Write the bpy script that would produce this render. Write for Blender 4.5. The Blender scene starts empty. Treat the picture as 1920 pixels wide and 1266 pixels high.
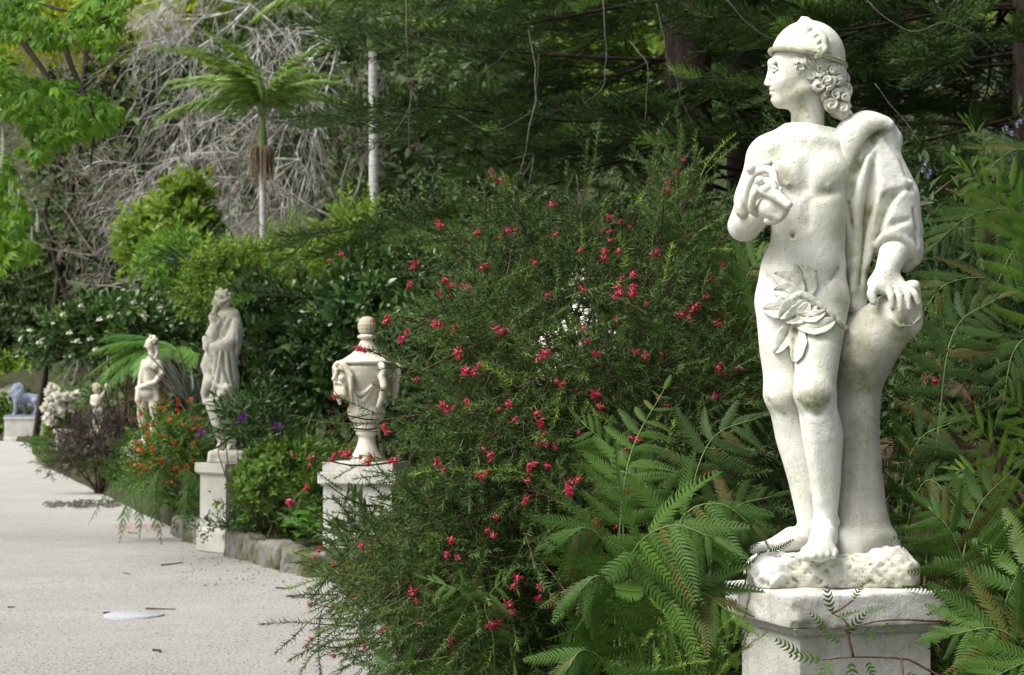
import bpy, math, random
import numpy as np
from mathutils import Vector, Matrix, Euler, noise as mnoise

# ------------------------------------------------------------------ camera, sky, sun, exposure
SC = bpy.context.scene
COL = SC.collection
FPX = 3400.0            # focal length in pixels of the 1920-wide photograph
EYE = 1.455
PITCH = math.atan(133.0 / FPX)

cam_d = bpy.data.cameras.new('camera')
cam = bpy.data.objects.new('camera', cam_d)
COL.objects.link(cam)
cam.location = (0, 0, EYE)
cam.rotation_euler = (math.pi / 2 + PITCH, 0, 0)
cam_d.sensor_width = 36.0
cam_d.lens = FPX / 1920 * 36.0
cam_d.clip_start = 0.05
cam_d.clip_end = 3000
cam_d.dof.use_dof = True
cam_d.dof.focus_distance = 5.7
cam_d.dof.aperture_fstop = 9.0
SC.camera = cam

SUN_EL, SUN_AZ = 54.0, -62.0      # light comes from in front of the statues, from the left, behind the camera
world = bpy.data.worlds.new('World')
SC.world = world
world.use_nodes = True
wn = world.node_tree.nodes; wl = world.node_tree.links
for n in list(wn): wn.remove(n)
sky = wn.new('ShaderNodeTexSky'); sky.sky_type = 'NISHITA'; sky.sun_disc = False
sky.sun_elevation = math.radians(SUN_EL)
sky.air_density = 1.0; sky.dust_density = 6.0; sky.ozone_density = 0.6
bg = wn.new('ShaderNodeBackground'); bg.inputs['Strength'].default_value = 0.058
wo = wn.new('ShaderNodeOutputWorld')
hs = wn.new('ShaderNodeHueSaturation'); hs.inputs['Saturation'].default_value = 0.35      # overcast: the cloud layer greys the blue
wl.new(sky.outputs[0], hs.inputs['Color']); wl.new(hs.outputs[0], bg.inputs[0]); wl.new(bg.outputs[0], wo.inputs[0])

sun_d = bpy.data.lights.new('sun', 'SUN'); sun_d.energy = 1.5; sun_d.angle = math.radians(28); sun_d.color = (1.0, 0.98, 0.94)
sun = bpy.data.objects.new('sun', sun_d); COL.objects.link(sun)
_az = math.radians(SUN_AZ)
_d = Vector((math.sin(_az) * math.cos(math.radians(SUN_EL)), -math.cos(_az) * math.cos(math.radians(SUN_EL)), math.sin(math.radians(SUN_EL))))
sun.rotation_euler = _d.to_track_quat('Z', 'Y').to_euler()
sun.location = _d * 60
sky.sun_rotation = math.atan2(_d.x, _d.y)

SC.view_settings.view_transform = 'Standard'
SC.view_settings.look = 'None'
SC.view_settings.gamma = 1.0
SC.view_settings.exposure = 1.5
SC.view_settings.use_curve_mapping = False
SC.render.engine = 'CYCLES'
SC.cycles.max_bounces = 6
SC.cycles.diffuse_bounces = 2
SC.cycles.glossy_bounces = 2
SC.cycles.transmission_bounces = 3
SC.cycles.use_denoising = True

rng = np.random.default_rng(7)
random.seed(7)

# ------------------------------------------------------------------ pixel -> world (photo pixel and distance along the view)
_cp, _sp = math.cos(PITCH), math.sin(PITCH)
def at(px, py, Y):
    cx = (px - 960.0) / FPX; cz = -(py - 633.0) / FPX
    dy = _cp - cz * _sp; dz = _sp + cz * _cp
    t = Y / dy
    return np.array([cx * t, Y, EYE + dz * t])

# ------------------------------------------------------------------ objects
def link(o, parent=None, label=None, cat=None, group=None, kind=None):
    COL.objects.link(o)
    if parent is not None: o.parent = parent
    if label: o['label'] = label
    if cat: o['category'] = cat
    if group: o['group'] = group
    if kind: o['kind'] = kind
    return o
def thing(name, loc, label, cat, group=None, rotz=0.0, kind=None):
    o = bpy.data.objects.new(name, None)
    o.empty_display_size = 0.1
    link(o, None, label, cat, group, kind)
    o.location = tuple(loc); o.rotation_euler = (0, 0, rotz)
    return o
def meshobj(name, me, mat=None, parent=None, **kw):
    o = bpy.data.objects.new(name, me)
    if mat is not None and len(me.materials) == 0: me.materials.append(mat)
    return link(o, parent, **kw)
def inst(name, me, parent, loc, rot=None, scale=1.0, **kw):
    o = bpy.data.objects.new(name, me)
    M = np.eye(4)
    if rot is not None: M[:3, :3] = rot
    M[:3, :3] = M[:3, :3] * scale
    M[:3, 3] = loc
    link(o, parent, **kw)
    o.matrix_local = Matrix(M.tolist())
    return o

def make_mesh(name, V, F, tint=None, smooth=True, attrs=None, mats=None, matidx=None):
    """V (n,3); F list of (m,k) int arrays"""
    me = bpy.data.meshes.new(name)
    V = np.ascontiguousarray(V, dtype=np.float32)
    if not isinstance(F, (list, tuple)): F = [F]
    F = [np.asarray(f, dtype=np.int32) for f in F if len(f)]
    loops = np.concatenate([f.ravel() for f in F]); tot = np.concatenate([np.full(len(f), f.shape[1], np.int32) for f in F])
    st = np.concatenate([[0], np.cumsum(tot)[:-1]]).astype(np.int32)
    me.vertices.add(len(V)); me.vertices.foreach_set('co', V.ravel())
    me.loops.add(len(loops)); me.loops.foreach_set('vertex_index', loops)
    me.polygons.add(len(tot)); me.polygons.foreach_set('loop_start', st); me.polygons.foreach_set('loop_total', tot)
    me.polygons.foreach_set('use_smooth', np.full(len(tot), bool(smooth)))
    if mats:
        for m in mats: me.materials.append(m)
    if matidx is not None: me.polygons.foreach_set('material_index', np.asarray(matidx, np.int32))
    me.update(calc_edges=True)
    if tint is not None:
        a = me.attributes.new('tint', 'FLOAT', 'POINT'); a.data.foreach_set('value', np.asarray(tint, np.float32))
    for k, v in (attrs or {}).items():
        a = me.attributes.new(k, 'FLOAT', 'POINT'); a.data.foreach_set('value', np.asarray(v, np.float32))
    return me

class MB:
    """collects numpy geometry; tint is a per-vertex value read by the materials"""
    def __init__(s): s.V = []; s.F = {}; s.T = []; s.n = 0; s.order = []; s.MI = []
    def add(s, V, F, tint=0.5, mi=0):
        V = np.asarray(V, float)
        if not isinstance(F, (list, tuple)): F = [F]
        for f in F:
            if len(f):
                f = np.asarray(f, np.int64)
                s.order.append(f + s.n); s.MI.append(np.full(len(f), mi))
        s.V.append(V); s.T.append(np.broadcast_to(np.asarray(tint, float), (len(V),)).copy()); s.n += len(V)
        return s
    def scatter(s, tpl, P, R, S, tint=None, mi=0, tvar=0.0):
        """tpl=(V,F[,T]); P (n,3), R (n,3,3), S (n,) or (n,3)"""
        V, F = tpl[0], tpl[1]; n = len(P)
        if n == 0: return s
        S = np.asarray(S, float)
        if S.ndim == 1: S = np.repeat(S[:, None], 3, 1)
        VV = np.einsum('nij,nkj->nki', R, V[None] * S[:, None, :]) + P[:, None, :]
        k = len(V)
        T = np.zeros((n, k)) + (tpl[2][None] if len(tpl) > 2 else 0.5)
        if tint is not None: T = T + np.asarray(tint)[:, None]
        if not isinstance(F, (list, tuple)): F = [F]
        FF = [(f[None] + (np.arange(n) * k)[:, None, None]).reshape(-1, f.shape[1]) for f in F]
        return s.add(VV.reshape(-1, 3), FF, T.ravel(), mi)
    def arrays(s):
        by = {}
        for f in s.order: by.setdefault(f.shape[1], []).append(f)
        return np.concatenate(s.V), [np.concatenate(v) for v in by.values()], np.concatenate(s.T)
    def mesh(s, name, mats, smooth=True):
        V = np.concatenate(s.V); T = np.concatenate(s.T)
        # keep order of faces by size
        by = {}
        for f, m in zip(s.order, s.MI): by.setdefault(f.shape[1], []).append((f, m))
        F = [np.concatenate([a for a, _ in v]) for v in by.values()]; M = np.concatenate([np.concatenate([b for _, b in v]) for v in by.values()])
        if not isinstance(mats, (list, tuple)): mats = [mats]
        return make_mesh(name, V, F, T, smooth, mats=mats, matidx=M)
    def tpl(s):
        V, F, T = s.arrays(); return (V, F, T)

def tube(pts, radii, sides=5, cap=True):
    pts = np.asarray(pts, float); n = len(pts)
    radii = np.broadcast_to(np.asarray(radii, float), (n,))
    tan = np.gradient(pts, axis=0); tan /= np.linalg.norm(tan, axis=1, keepdims=True) + 1e-12
    up = np.array([0, 0, 1.0]) if abs(tan[0][2]) < 0.9 else np.array([1.0, 0, 0])
    V = []
    u = np.cross(tan[0], up); u /= np.linalg.norm(u)
    ang = np.arange(sides) * 2 * math.pi / sides
    for i in range(n):
        u = u - tan[i] * np.dot(u, tan[i]); u /= np.linalg.norm(u) + 1e-12
        w = np.cross(tan[i], u)
        V.append(pts[i] + radii[i] * (np.cos(ang)[:, None] * u + np.sin(ang)[:, None] * w))
    V = np.concatenate(V)
    a = np.arange(sides); b = (a + 1) % sides
    F = np.concatenate([np.stack([i * sides + a, i * sides + b, (i + 1) * sides + b, (i + 1) * sides + a], 1) for i in range(n - 1)])
    out = [F]
    if cap:
        V = np.concatenate([V, pts[:1], pts[-1:]]); c0 = n * sides; c1 = c0 + 1
        out.append(np.concatenate([np.stack([b, a, np.full(sides, c0)], 1), np.stack([(n - 1) * sides + a, (n - 1) * sides + b, np.full(sides, c1)], 1)]))
    return V, out

def smoothpath(pts, n=12):
    """Catmull-Rom through pts"""
    p = np.asarray(pts, float)
    if len(p) < 3: return np.array([p[0] + (p[-1] - p[0]) * t for t in np.linspace(0, 1, n)])
    q = np.concatenate([[2 * p[0] - p[1]], p, [2 * p[-1] - p[-2]]])
    out = []
    m = len(p) - 1
    for t in np.linspace(0, m - 1e-6, n):
        i = int(t); f = t - i
        a, b, c, d = q[i], q[i + 1], q[i + 2], q[i + 3]
        out.append(0.5 * (2 * b + (c - a) * f + (2 * a - 5 * b + 4 * c - d) * f * f + (3 * b - a - 3 * c + d) * f ** 3))
    return np.array(out)

def unit(v):
    v = np.asarray(v, float); return v / (np.linalg.norm(v, axis=-1, keepdims=True) + 1e-12)
def frames(d, roll=None, up=(0, 0, 1.0)):
    """rotation matrices whose +Y axis is d, Z roughly up, with optional roll"""
    d = unit(d); upv = np.broadcast_to(np.asarray(up, float), d.shape)
    x = np.cross(d, upv); bad = np.linalg.norm(x, axis=-1) < 1e-3
    if bad.any(): x[bad] = np.cross(d[bad], np.array([1.0, 0.2, 0]))
    x = unit(x); z = np.cross(x, d)
    if roll is not None:
        c, s = np.cos(roll)[:, None], np.sin(roll)[:, None]
        x, z = x * c + z * s, z * c - x * s
    return np.stack([x, d, z], -1)
def frame1(d, roll=0.0, up=(0, 0, 1.0)):
    return frames(np.asarray(d, float)[None], np.array([roll]), up)[0]
def rdir(n, r=None):
    r = r or rng
    return unit(r.normal(size=(n, 3)))

def vnoise(P, scale=1.0, seed=0.0):
    """cheap smooth pseudo noise, vectorised, about -1..1"""
    x, y, z = [P[..., i] * scale + seed * (1.7 + i) for i in range(3)]
    v = np.sin(1.31 * x + 1.9 * np.sin(0.83 * y + 0.6 * z)) + np.sin(1.73 * y + 1.7 * np.sin(1.07 * z + 0.5 * x + 1.3)) + np.sin(1.57 * z + 1.8 * np.sin(0.91 * x - 0.7 * y + 2.1))
    return v / 3.0

# ------------------------------------------------------------------ signed distance sculpting
class SDF:
    def __init__(s, lo, hi, h):
        s.h = h; s.lo = np.asarray(lo, float)
        s.n = np.ceil((np.asarray(hi) - s.lo) / h).astype(int) + 1
        s.ax = [(s.lo[i] + h * np.arange(s.n[i])).astype(np.float32) for i in range(3)]
        s.f = np.full(tuple(s.n), 1.0, np.float32)
    def _sub(s, lo, hi):
        a = np.clip(np.floor((np.asarray(lo) - s.lo) / s.h).astype(int), 0, s.n)
        b = np.clip(np.ceil((np.asarray(hi) - s.lo) / s.h).astype(int) + 1, 0, s.n)
        sl = tuple(slice(a[i], b[i]) for i in range(3))
        X, Y, Z = np.meshgrid(*[s.ax[i][sl[i]] for i in range(3)], indexing='ij', sparse=True)
        return sl, X, Y, Z
    def _op(s, sl, d, op, k):
        f = s.f[sl]
        if f.size == 0: return
        if op == 'add':
            if k > 0:
                hh = np.maximum(k - np.abs(f - d), 0) / k
                s.f[sl] = np.minimum(f, d) - hh * hh * k * 0.25
            else: s.f[sl] = np.minimum(f, d)
        else:
            d = -d
            if k > 0:
                hh = np.maximum(k - np.abs(f - d), 0) / k
                s.f[sl] = np.maximum(f, d) + hh * hh * k * 0.25
            else: s.f[sl] = np.maximum(f, d)
    def cone(s, a, b, ra, rb, op='add', k=0.0, squash=None):
        a = np.asarray(a, float); b = np.asarray(b, float); m = max(ra, rb) + k + 3 * s.h
        sl, X, Y, Z = s._sub(np.minimum(a, b) - m, np.maximum(a, b) + m)
        ab = b - a; L = float(ab @ ab) + 1e-12
        t = np.clip(((X - a[0]) * ab[0] + (Y - a[1]) * ab[1] + (Z - a[2]) * ab[2]) / L, 0, 1)
        d = np.sqrt((X - a[0] - t * ab[0]) ** 2 + (Y - a[1] - t * ab[1]) ** 2 + (Z - a[2] - t * ab[2]) ** 2) - (ra + (rb - ra) * t)
        s._op(sl, d.astype(np.float32), op, k); return s
    def chain(s, pts, radii, op='add', k=0.0):
        pts = [np.asarray(p, float) for p in pts]
        r = np.broadcast_to(np.asarray(radii, float), (len(pts),))
        # union of the chain first, then one blend with the body
        m = float(r.max()) + k + 3 * s.h
        sl, X, Y, Z = s._sub(np.min(pts, 0) - m, np.max(pts, 0) + m)
        dd = None
        for i in range(len(pts) - 1):
            a, b = pts[i], pts[i + 1]; ab = b - a; L = float(ab @ ab) + 1e-12
            t = np.clip(((X - a[0]) * ab[0] + (Y - a[1]) * ab[1] + (Z - a[2]) * ab[2]) / L, 0, 1)
            d = np.sqrt((X - a[0] - t * ab[0]) ** 2 + (Y - a[1] - t * ab[1]) ** 2 + (Z - a[2] - t * ab[2]) ** 2) - (r[i] + (r[i + 1] - r[i]) * t)
            dd = d if dd is None else np.minimum(dd, d)
        s._op(sl, dd.astype(np.float32), op, k); return s
    def ell(s, c, r, R=None, op='add', k=0.0):
        c = np.asarray(c, float); r = np.asarray(r, float); m = float(r.max()) + k + 3 * s.h
        sl, X, Y, Z = s._sub(c - m, c + m)
        x, y, z = X - c[0], Y - c[1], Z - c[2]
        if R is not None:
            R = np.asarray(R, float)
            x, y, z = R[0, 0] * x + R[1, 0] * y + R[2, 0] * z, R[0, 1] * x + R[1, 1] * y + R[2, 1] * z, R[0, 2] * x + R[1, 2] * y + R[2, 2] * z
        k0 = np.sqrt((x / r[0]) ** 2 + (y / r[1]) ** 2 + (z / r[2]) ** 2)
        k1 = np.sqrt((x / r[0] ** 2) ** 2 + (y / r[1] ** 2) ** 2 + (z / r[2] ** 2) ** 2) + 1e-9
        s._op(sl, (k0 * (k0 - 1) / k1).astype(np.float32), op, k); return s
    def box(s, c, hs, R=None, rad=0.0, op='add', k=0.0):
        c = np.asarray(c, float); hs = np.asarray(hs, float); m = float(np.linalg.norm(hs)) + k + 3 * s.h
        sl, X, Y, Z = s._sub(c - m, c + m)
        x, y, z = X - c[0], Y - c[1], Z - c[2]
        if R is not None:
            R = np.asarray(R, float)
            x, y, z = R[0, 0] * x + R[1, 0] * y + R[2, 0] * z, R[0, 1] * x + R[1, 1] * y + R[2, 1] * z, R[0, 2] * x + R[1, 2] * y + R[2, 2] * z
        qx, qy, qz = np.abs(x) - hs[0] + rad, np.abs(y) - hs[1] + rad, np.abs(z) - hs[2] + rad
        d = np.sqrt(np.maximum(qx, 0) ** 2 + np.maximum(qy, 0) ** 2 + np.maximum(qz, 0) ** 2) + np.minimum(np.maximum(qx, np.maximum(qy, qz)), 0) - rad
        s._op(sl, d.astype(np.float32), op, k); return s
    def plane_cut(s, p, n, k=0.0):
        """remove everything on the +n side"""
        n = unit(n); X, Y, Z = np.meshgrid(*s.ax, indexing='ij', sparse=True)
        d = (X - p[0]) * n[0] + (Y - p[1]) * n[1] + (Z - p[2]) * n[2]
        s._op((slice(None),) * 3, -d.astype(np.float32), 'sub', k); return s
    def rough(s, amp, scale, seed=0.0):
        X, Y, Z = np.meshgrid(*s.ax, indexing='ij')
        P = np.stack([X, Y, Z], -1)
        s.f += (amp * vnoise(P, scale, seed)).astype(np.float32); return s
    def surface(s):
        f = s.f; h = s.h
        f[0], f[-1] = 1, 1; f[:, 0], f[:, -1] = 1, 1; f[:, :, 0], f[:, :, -1] = 1, 1
        ins = f < 0
        c = np.zeros(tuple(np.array(f.shape) - 1), np.uint8)
        for dx in (0, 1):
            for dy in (0, 1):
                for dz in (0, 1):
                    c += ins[dx:f.shape[0] - 1 + dx, dy:f.shape[1] - 1 + dy, dz:f.shape[2] - 1 + dz]
        act = (c > 0) & (c < 8)
        idx = np.argwhere(act); n = len(idx)
        vid = np.full(act.shape, -1, np.int32); vid[act] = np.arange(n)
        corn = np.array([(x, y, z) for x in (0, 1) for y in (0, 1) for z in (0, 1)])
        val = np.stack([f[idx[:, 0] + k[0], idx[:, 1] + k[1], idx[:, 2] + k[2]] for k in corn], 1)
        acc = np.zeros((n, 3)); cnt = np.zeros(n)
        for i in range(8):
            for j in range(i + 1, 8):
                if np.abs(corn[i] - corn[j]).sum() != 1: continue
                m = (val[:, i] < 0) != (val[:, j] < 0)
                t = val[m, i] / (val[m, i] - val[m, j])
                acc[m] += corn[i] + t[:, None] * (corn[j] - corn[i]); cnt[m] += 1
        V = s.lo + h * (idx + acc / cnt[:, None])
        Q = []
        for axn in range(3):
            a = [slice(None)] * 3; b = [slice(None)] * 3
            a[axn] = slice(0, -1); b[axn] = slice(1, None)
            i0, i1 = ins[tuple(a)], ins[tuple(b)]
            e = np.argwhere(i0 != i1)
            o1, o2 = [(1, 2), (2, 0), (0, 1)][axn]
            e = e[(e[:, o1] > 0) & (e[:, o2] > 0) & (e[:, o1] < f.shape[o1] - 1) & (e[:, o2] < f.shape[o2] - 1)]
            def cell(d1, d2):
                q = e.copy(); q[:, o1] -= d1; q[:, o2] -= d2
                return vid[q[:, 0], q[:, 1], q[:, 2]]
            q = np.stack([cell(0, 0), cell(1, 0), cell(1, 1), cell(0, 1)], 1)
            flip = ~i0[e[:, 0], e[:, 1], e[:, 2]]
            q[flip] = q[flip][:, ::-1]
            Q.append(q)
        return V, np.concatenate(Q)
    def mesh(s, name, mat, smooth_it=1, attrs=None):
        V, Q = s.surface()
        # light Laplacian to remove stair steps
        for _ in range(smooth_it):
            acc = np.zeros_like(V); cn = np.zeros(len(V))
            for i in range(4):
                np.add.at(acc, Q[:, i], V[Q[:, (i + 1) % 4]]); np.add.at(cn, Q[:, i], 1)
            V = V * 0.5 + 0.5 * acc / np.maximum(cn, 1)[:, None]
        at_ = attrs(V) if callable(attrs) else attrs
        return make_mesh(name, V, [Q], smooth=True, attrs=at_, mats=[mat])

# ------------------------------------------------------------------ materials (all procedural)
class NT:
    def __init__(s, name):
        s.m = bpy.data.materials.new(name); s.m.use_nodes = True
        s.t = s.m.node_tree
        for n in list(s.t.nodes): s.t.nodes.remove(n)
        s.out = s.t.nodes.new('ShaderNodeOutputMaterial')
    def n(s, typ, inp=None, **props):
        nd = s.t.nodes.new('ShaderNode' + typ)
        for k, v in props.items(): setattr(nd, k, v)
        for k, v in (inp or {}).items(): s.set(nd, k, v)
        return nd
    def set(s, nd, k, v):
        sock = nd.inputs[k]
        if hasattr(v, 'is_output') or isinstance(v, bpy.types.NodeSocket): s.t.links.new(v, sock)
        else:
            if isinstance(v, tuple) and len(v) == 3 and sock.type == 'RGBA': v = (*v, 1)
            sock.default_value = v
    def coord(s, which='Object'): return s.n('TexCoord').outputs[which]
    def noise(s, scale, detail=3, rough=0.55, vec=None, w=None):
        nd = s.n('TexNoise', {'Scale': scale, 'Detail': detail, 'Roughness': rough})
        if vec is not None: s.set(nd, 'Vector', vec)
        return nd.outputs['Fac']
    def ramp(s, fac, lo, hi, a=0.0, b=1.0):
        nd = s.n('MapRange', {'Value': fac, 'From Min': lo, 'From Max': hi, 'To Min': a, 'To Max': b}); return nd.outputs[0]
    def mix(s, fac, a, b, blend='MIX'):
        nd = s.n('Mix', data_type='RGBA', blend_type=blend)
        for key, v in (('Factor', fac), ('A', a), ('B', b)):
            sock = [i for i in nd.inputs if i.name == key and i.type == ('VALUE' if key == 'Factor' else 'RGBA')][0]
            if isinstance(v, bpy.types.NodeSocket): s.t.links.new(v, sock)
            else: sock.default_value = (*v, 1) if isinstance(v, tuple) and len(v) == 3 else v
        return [o for o in nd.outputs if o.type == 'RGBA'][0]
    def math(s, op, a, b=0.0, clamp=False):
        nd = s.n('Math', operation=op, use_clamp=clamp)
        s.set(nd, 0, a); s.set(nd, 1, b); return nd.outputs[0]
    def attr(s, name): return s.n('Attribute', attribute_name=name).outputs['Fac']
    def vec(s, scale, vec=None):
        nd = s.n('Mapping'); s.set(nd, 'Vector', vec if vec is not None else s.coord()); nd.inputs['Scale'].default_value = scale; return nd.outputs[0]
    def bsdf(s, color, rough=0.6, bump=None, bumpstr=0.3, dist=0.01, spec=0.5, **extra):
        p = s.n('BsdfPrincipled'); s.set(p, 'Base Color', color); s.set(p, 'Roughness', rough); s.set(p, 'Specular IOR Level', spec)
        if bump is not None:
            b = s.n('Bump', {'Strength': bumpstr, 'Distance': dist, 'Height': bump}); s.t.links.new(b.outputs[0], p.inputs['Normal'])
        for k, v in extra.items(): s.set(p, k, v)
        s.p = p
        s.t.links.new(p.outputs[0], s.out.inputs[0]); return s.m

def marble(name, base=(0.81, 0.815, 0.76), warm=(0.67, 0.67, 0.55), algae=(0.16, 0.175, 0.045), dirt=0.25, chisel=False, pits=1.0, amb=0.45, grime=(0.30, 0.30, 0.25), coarse=1.0):
    t = NT(name); co = t.coord()
    big = t.noise(3.0, 4, 0.6, co); fine = t.noise(48, 6, 0.72, co); mid = t.noise(11, 5, 0.62, co)
    c = t.mix(t.ramp(big, 0.40, 0.70), base, warm)
    c = t.mix(t.math('MULTIPLY', t.ramp(mid, 0.48, 0.72), dirt), c, (0.46, 0.46, 0.38))
    # vertical rain streaks
    st = t.noise(1.0, 5, 0.65, t.vec((30, 30, 1.8), co))
    c = t.mix(t.math('MULTIPLY', t.ramp(st, 0.52, 0.72), dirt), c, (0.42, 0.43, 0.31))
    # mottled lichen: grey freckles in patches
    lich = t.math('MULTIPLY', t.ramp(t.noise(95, 4, 0.7, co), 0.56, 0.64), t.ramp(mid, 0.44, 0.58))
    c = t.mix(t.math('MULTIPLY', lich, min(1.0, dirt * 1.6)), c, grime)
    # algae: authored patches plus growth in carved hollows
    al = t.attr('algae')
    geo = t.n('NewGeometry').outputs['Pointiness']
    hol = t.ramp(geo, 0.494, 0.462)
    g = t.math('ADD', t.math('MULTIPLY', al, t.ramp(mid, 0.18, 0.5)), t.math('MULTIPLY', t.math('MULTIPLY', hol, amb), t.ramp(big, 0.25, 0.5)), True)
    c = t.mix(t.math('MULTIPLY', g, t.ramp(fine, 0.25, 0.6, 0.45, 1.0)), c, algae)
    # small black pits
    vo = t.n('TexVoronoi', {'Scale': 60.0}); t.set(vo, 'Vector', co)
    pit = t.math('MULTIPLY', t.ramp(vo.outputs['Distance'], 0.16, 0.06), t.ramp(t.noise(6, 3, 0.6, co), 0.56, 0.64))
    c = t.mix(t.math('MULTIPLY', pit, 0.8 * pits), c, (0.09, 0.09, 0.07))
    h = t.math('ADD', t.math('MULTIPLY', fine, 0.8 * coarse), t.math('MULTIPLY', pit, -0.9))
    if chisel:
        wv = t.n('TexWave', {'Scale': 105.0, 'Distortion': 4.0, 'Detail': 2.0, 'Detail Scale': 1.2}, wave_type='BANDS', bands_direction='Z'); t.set(wv, 'Vector', co)
        cw = t.math('MULTIPLY', wv.outputs['Fac'], t.attr('chisel'))
        h = t.math('ADD', h, t.math('MULTIPLY', cw, 0.6))
        c = t.mix(t.math('MULTIPLY', cw, 0.30), c, (0.40, 0.39, 0.31))
    return t.bsdf(c, 0.72, h, 0.75, 0.008, spec=0.2)

M_MARBLE = marble('marble', dirt=0.32, amb=0.85)
M_STUMP = marble('marble_chiselled', base=(0.78, 0.77, 0.72), warm=(0.58, 0.55, 0.43), dirt=0.6, chisel=True, amb=0.8)
M_ROCK = marble('marble_rock', warm=(0.58, 0.56, 0.44), dirt=0.6, amb=1.0, coarse=2.0)
M_GREYSTONE = marble('weathered_marble', base=(0.74, 0.72, 0.65), warm=(0.52, 0.50, 0.41), algae=(0.20, 0.21, 0.10), dirt=0.6, amb=0.9)
M_MARBLE_FAR = marble('old_marble', base=(0.70, 0.66, 0.57), warm=(0.50, 0.46, 0.36), algae=(0.26, 0.23, 0.10), dirt=0.5, amb=0.9)
M_PED = marble('limestone', base=(0.66, 0.65, 0.61), warm=(0.50, 0.50, 0.45), algae=(0.24, 0.24, 0.15), dirt=0.85, pits=1.0, amb=0.5, coarse=1.6)
M_PED2 = marble('grey_limestone', base=(0.50, 0.49, 0.45), warm=(0.37, 0.36, 0.32), algae=(0.20, 0.20, 0.12), dirt=0.8, pits=0.8, amb=0.4, coarse=1.6)
M_BLUESTONE = marble('blue_grey_stone', base=(0.20, 0.24, 0.36), warm=(0.15, 0.18, 0.28), algae=(0.10, 0.12, 0.16), dirt=0.4)

def leafmat(name, dark, light, trans=0.3, rough=0.45, spec=0.4, tip=None, var=0.35, brown=0.0):
    """leaf colour runs from dark to light with the per-leaf tint, plus slow variation through the plant"""
    t = NT(name); tint = t.attr('tint')
    nz = t.noise(1.7, 2, 0.5, t.n('NewGeometry').outputs['Position'])
    rnd = t.math('MULTIPLY', t.math('SUBTRACT', t.n('ObjectInfo').outputs['Random'], 0.5), 0.45)
    f = t.math('ADD', t.math('ADD', tint, rnd), t.ramp(nz, 0.3, 0.7, -var * 0.5, var * 0.5), True)
    c = t.mix(f, dark, light)
    if brown: c = t.mix(t.math('MULTIPLY', t.ramp(t.n('ObjectInfo').outputs['Random'], 1 - brown, 1 - brown + .02), t.ramp(t.noise(14, 3, .6, t.coord('Object')), .35, .6)), c, (0.13, 0.085, 0.03))
    if tip: c = t.mix(t.ramp(tint, 1.3, 1.9), c, tip)
    p = t.n('BsdfPrincipled'); t.set(p, 'Base Color', c); t.set(p, 'Roughness', rough); t.set(p, 'Specular IOR Level', spec)
    tr = t.n('BsdfTranslucent'); t.set(tr, 'Color', t.mix(0.5, c, t.mix(1.0, c, (1.0, 0.95, 0.25), 'MULTIPLY')))
    mx = t.n('MixShader', {0: trans}); t.t.links.new(p.outputs[0], mx.inputs[1]); t.t.links.new(tr.outputs[0], mx.inputs[2])
    t.t.links.new(mx.outputs[0], t.out.inputs[0])
    return t.m
def barkmat(name, a, b, scale=8.0, rough=0.85, stretch=(1, 1, 0.25), patch=None):
    t = NT(name); co = t.n('NewGeometry').outputs['Position']
    v = t.vec(stretch, co); nz = t.noise(scale, 5, 0.65, v)
    c = t.mix(t.ramp(nz, 0.35, 0.68), a, b)
    if patch: c = t.mix(t.ramp(t.noise(scale * 0.45, 3, 0.6, co), 0.5, 0.62), c, patch)
    return t.bsdf(c, rough, nz, 0.7, 0.02, spec=0.2)

M_GREV = leafmat('grevillea_needles', (0.018, 0.042, 0.010), (0.130, 0.210, 0.050), 0.2, 0.5, 0.25, tip=(0.22, 0.34, 0.05))
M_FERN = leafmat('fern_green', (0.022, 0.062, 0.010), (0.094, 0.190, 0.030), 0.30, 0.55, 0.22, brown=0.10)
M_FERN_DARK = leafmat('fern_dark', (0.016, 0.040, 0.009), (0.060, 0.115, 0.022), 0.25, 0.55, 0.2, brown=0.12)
M_FERN_LIME = leafmat('fern_lime', (0.085, 0.20, 0.025), (0.22, 0.40, 0.055), 0.42, 0.5)
M_TREEFERN = leafmat('tree_fern', (0.035, 0.12, 0.02), (0.16, 0.34, 0.05), 0.38, 0.5)
M_CONIFER = leafmat('conifer_needles', (0.008, 0.020, 0.006), (0.068, 0.120, 0.028), 0.15, 0.55, 0.2, tip=(0.17, 0.32, 0.06))
M_CAMELLIA = leafmat('camellia_leaf', (0.020, 0.052, 0.013), (0.080, 0.165, 0.036), 0.2, 0.28, 0.5, tip=(0.16, 0.26, 0.05))
M_AZALEA = leafmat('azalea_leaf', (0.042, 0.105, 0.014), (0.165, 0.29, 0.042), 0.35, 0.45)
M_LIME = leafmat('lime_leaf', (0.085, 0.165, 0.018), (0.25, 0.37, 0.055), 0.45, 0.5)
M_CHESTNUT = leafmat('chestnut_leaf', (0.050, 0.145, 0.012), (0.175, 0.34, 0.03), 0.45, 0.5, 0.25, tip=(0.45, 0.58, 0.04))
M_YELLOW = leafmat('yellow_green_leaf', (0.26, 0.38, 0.03), (0.62, 0.68, 0.08), 0.55, 0.5)
M_SCRUB = leafmat('scrub_leaf', (0.028, 0.055, 0.018), (0.105, 0.165, 0.045), 0.25, 0.55, var=0.7)
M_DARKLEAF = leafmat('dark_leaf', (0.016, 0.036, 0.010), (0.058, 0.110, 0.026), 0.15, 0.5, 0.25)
M_BURG = leafmat('burgundy_leaf', (0.020, 0.018, 0.014), (0.085, 0.055, 0.040), 0.2, 0.55)
M_PALM = leafmat('palm_leaf', (0.10, 0.20, 0.035), (0.29, 0.43, 0.10), 0.45, 0.4)
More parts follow.
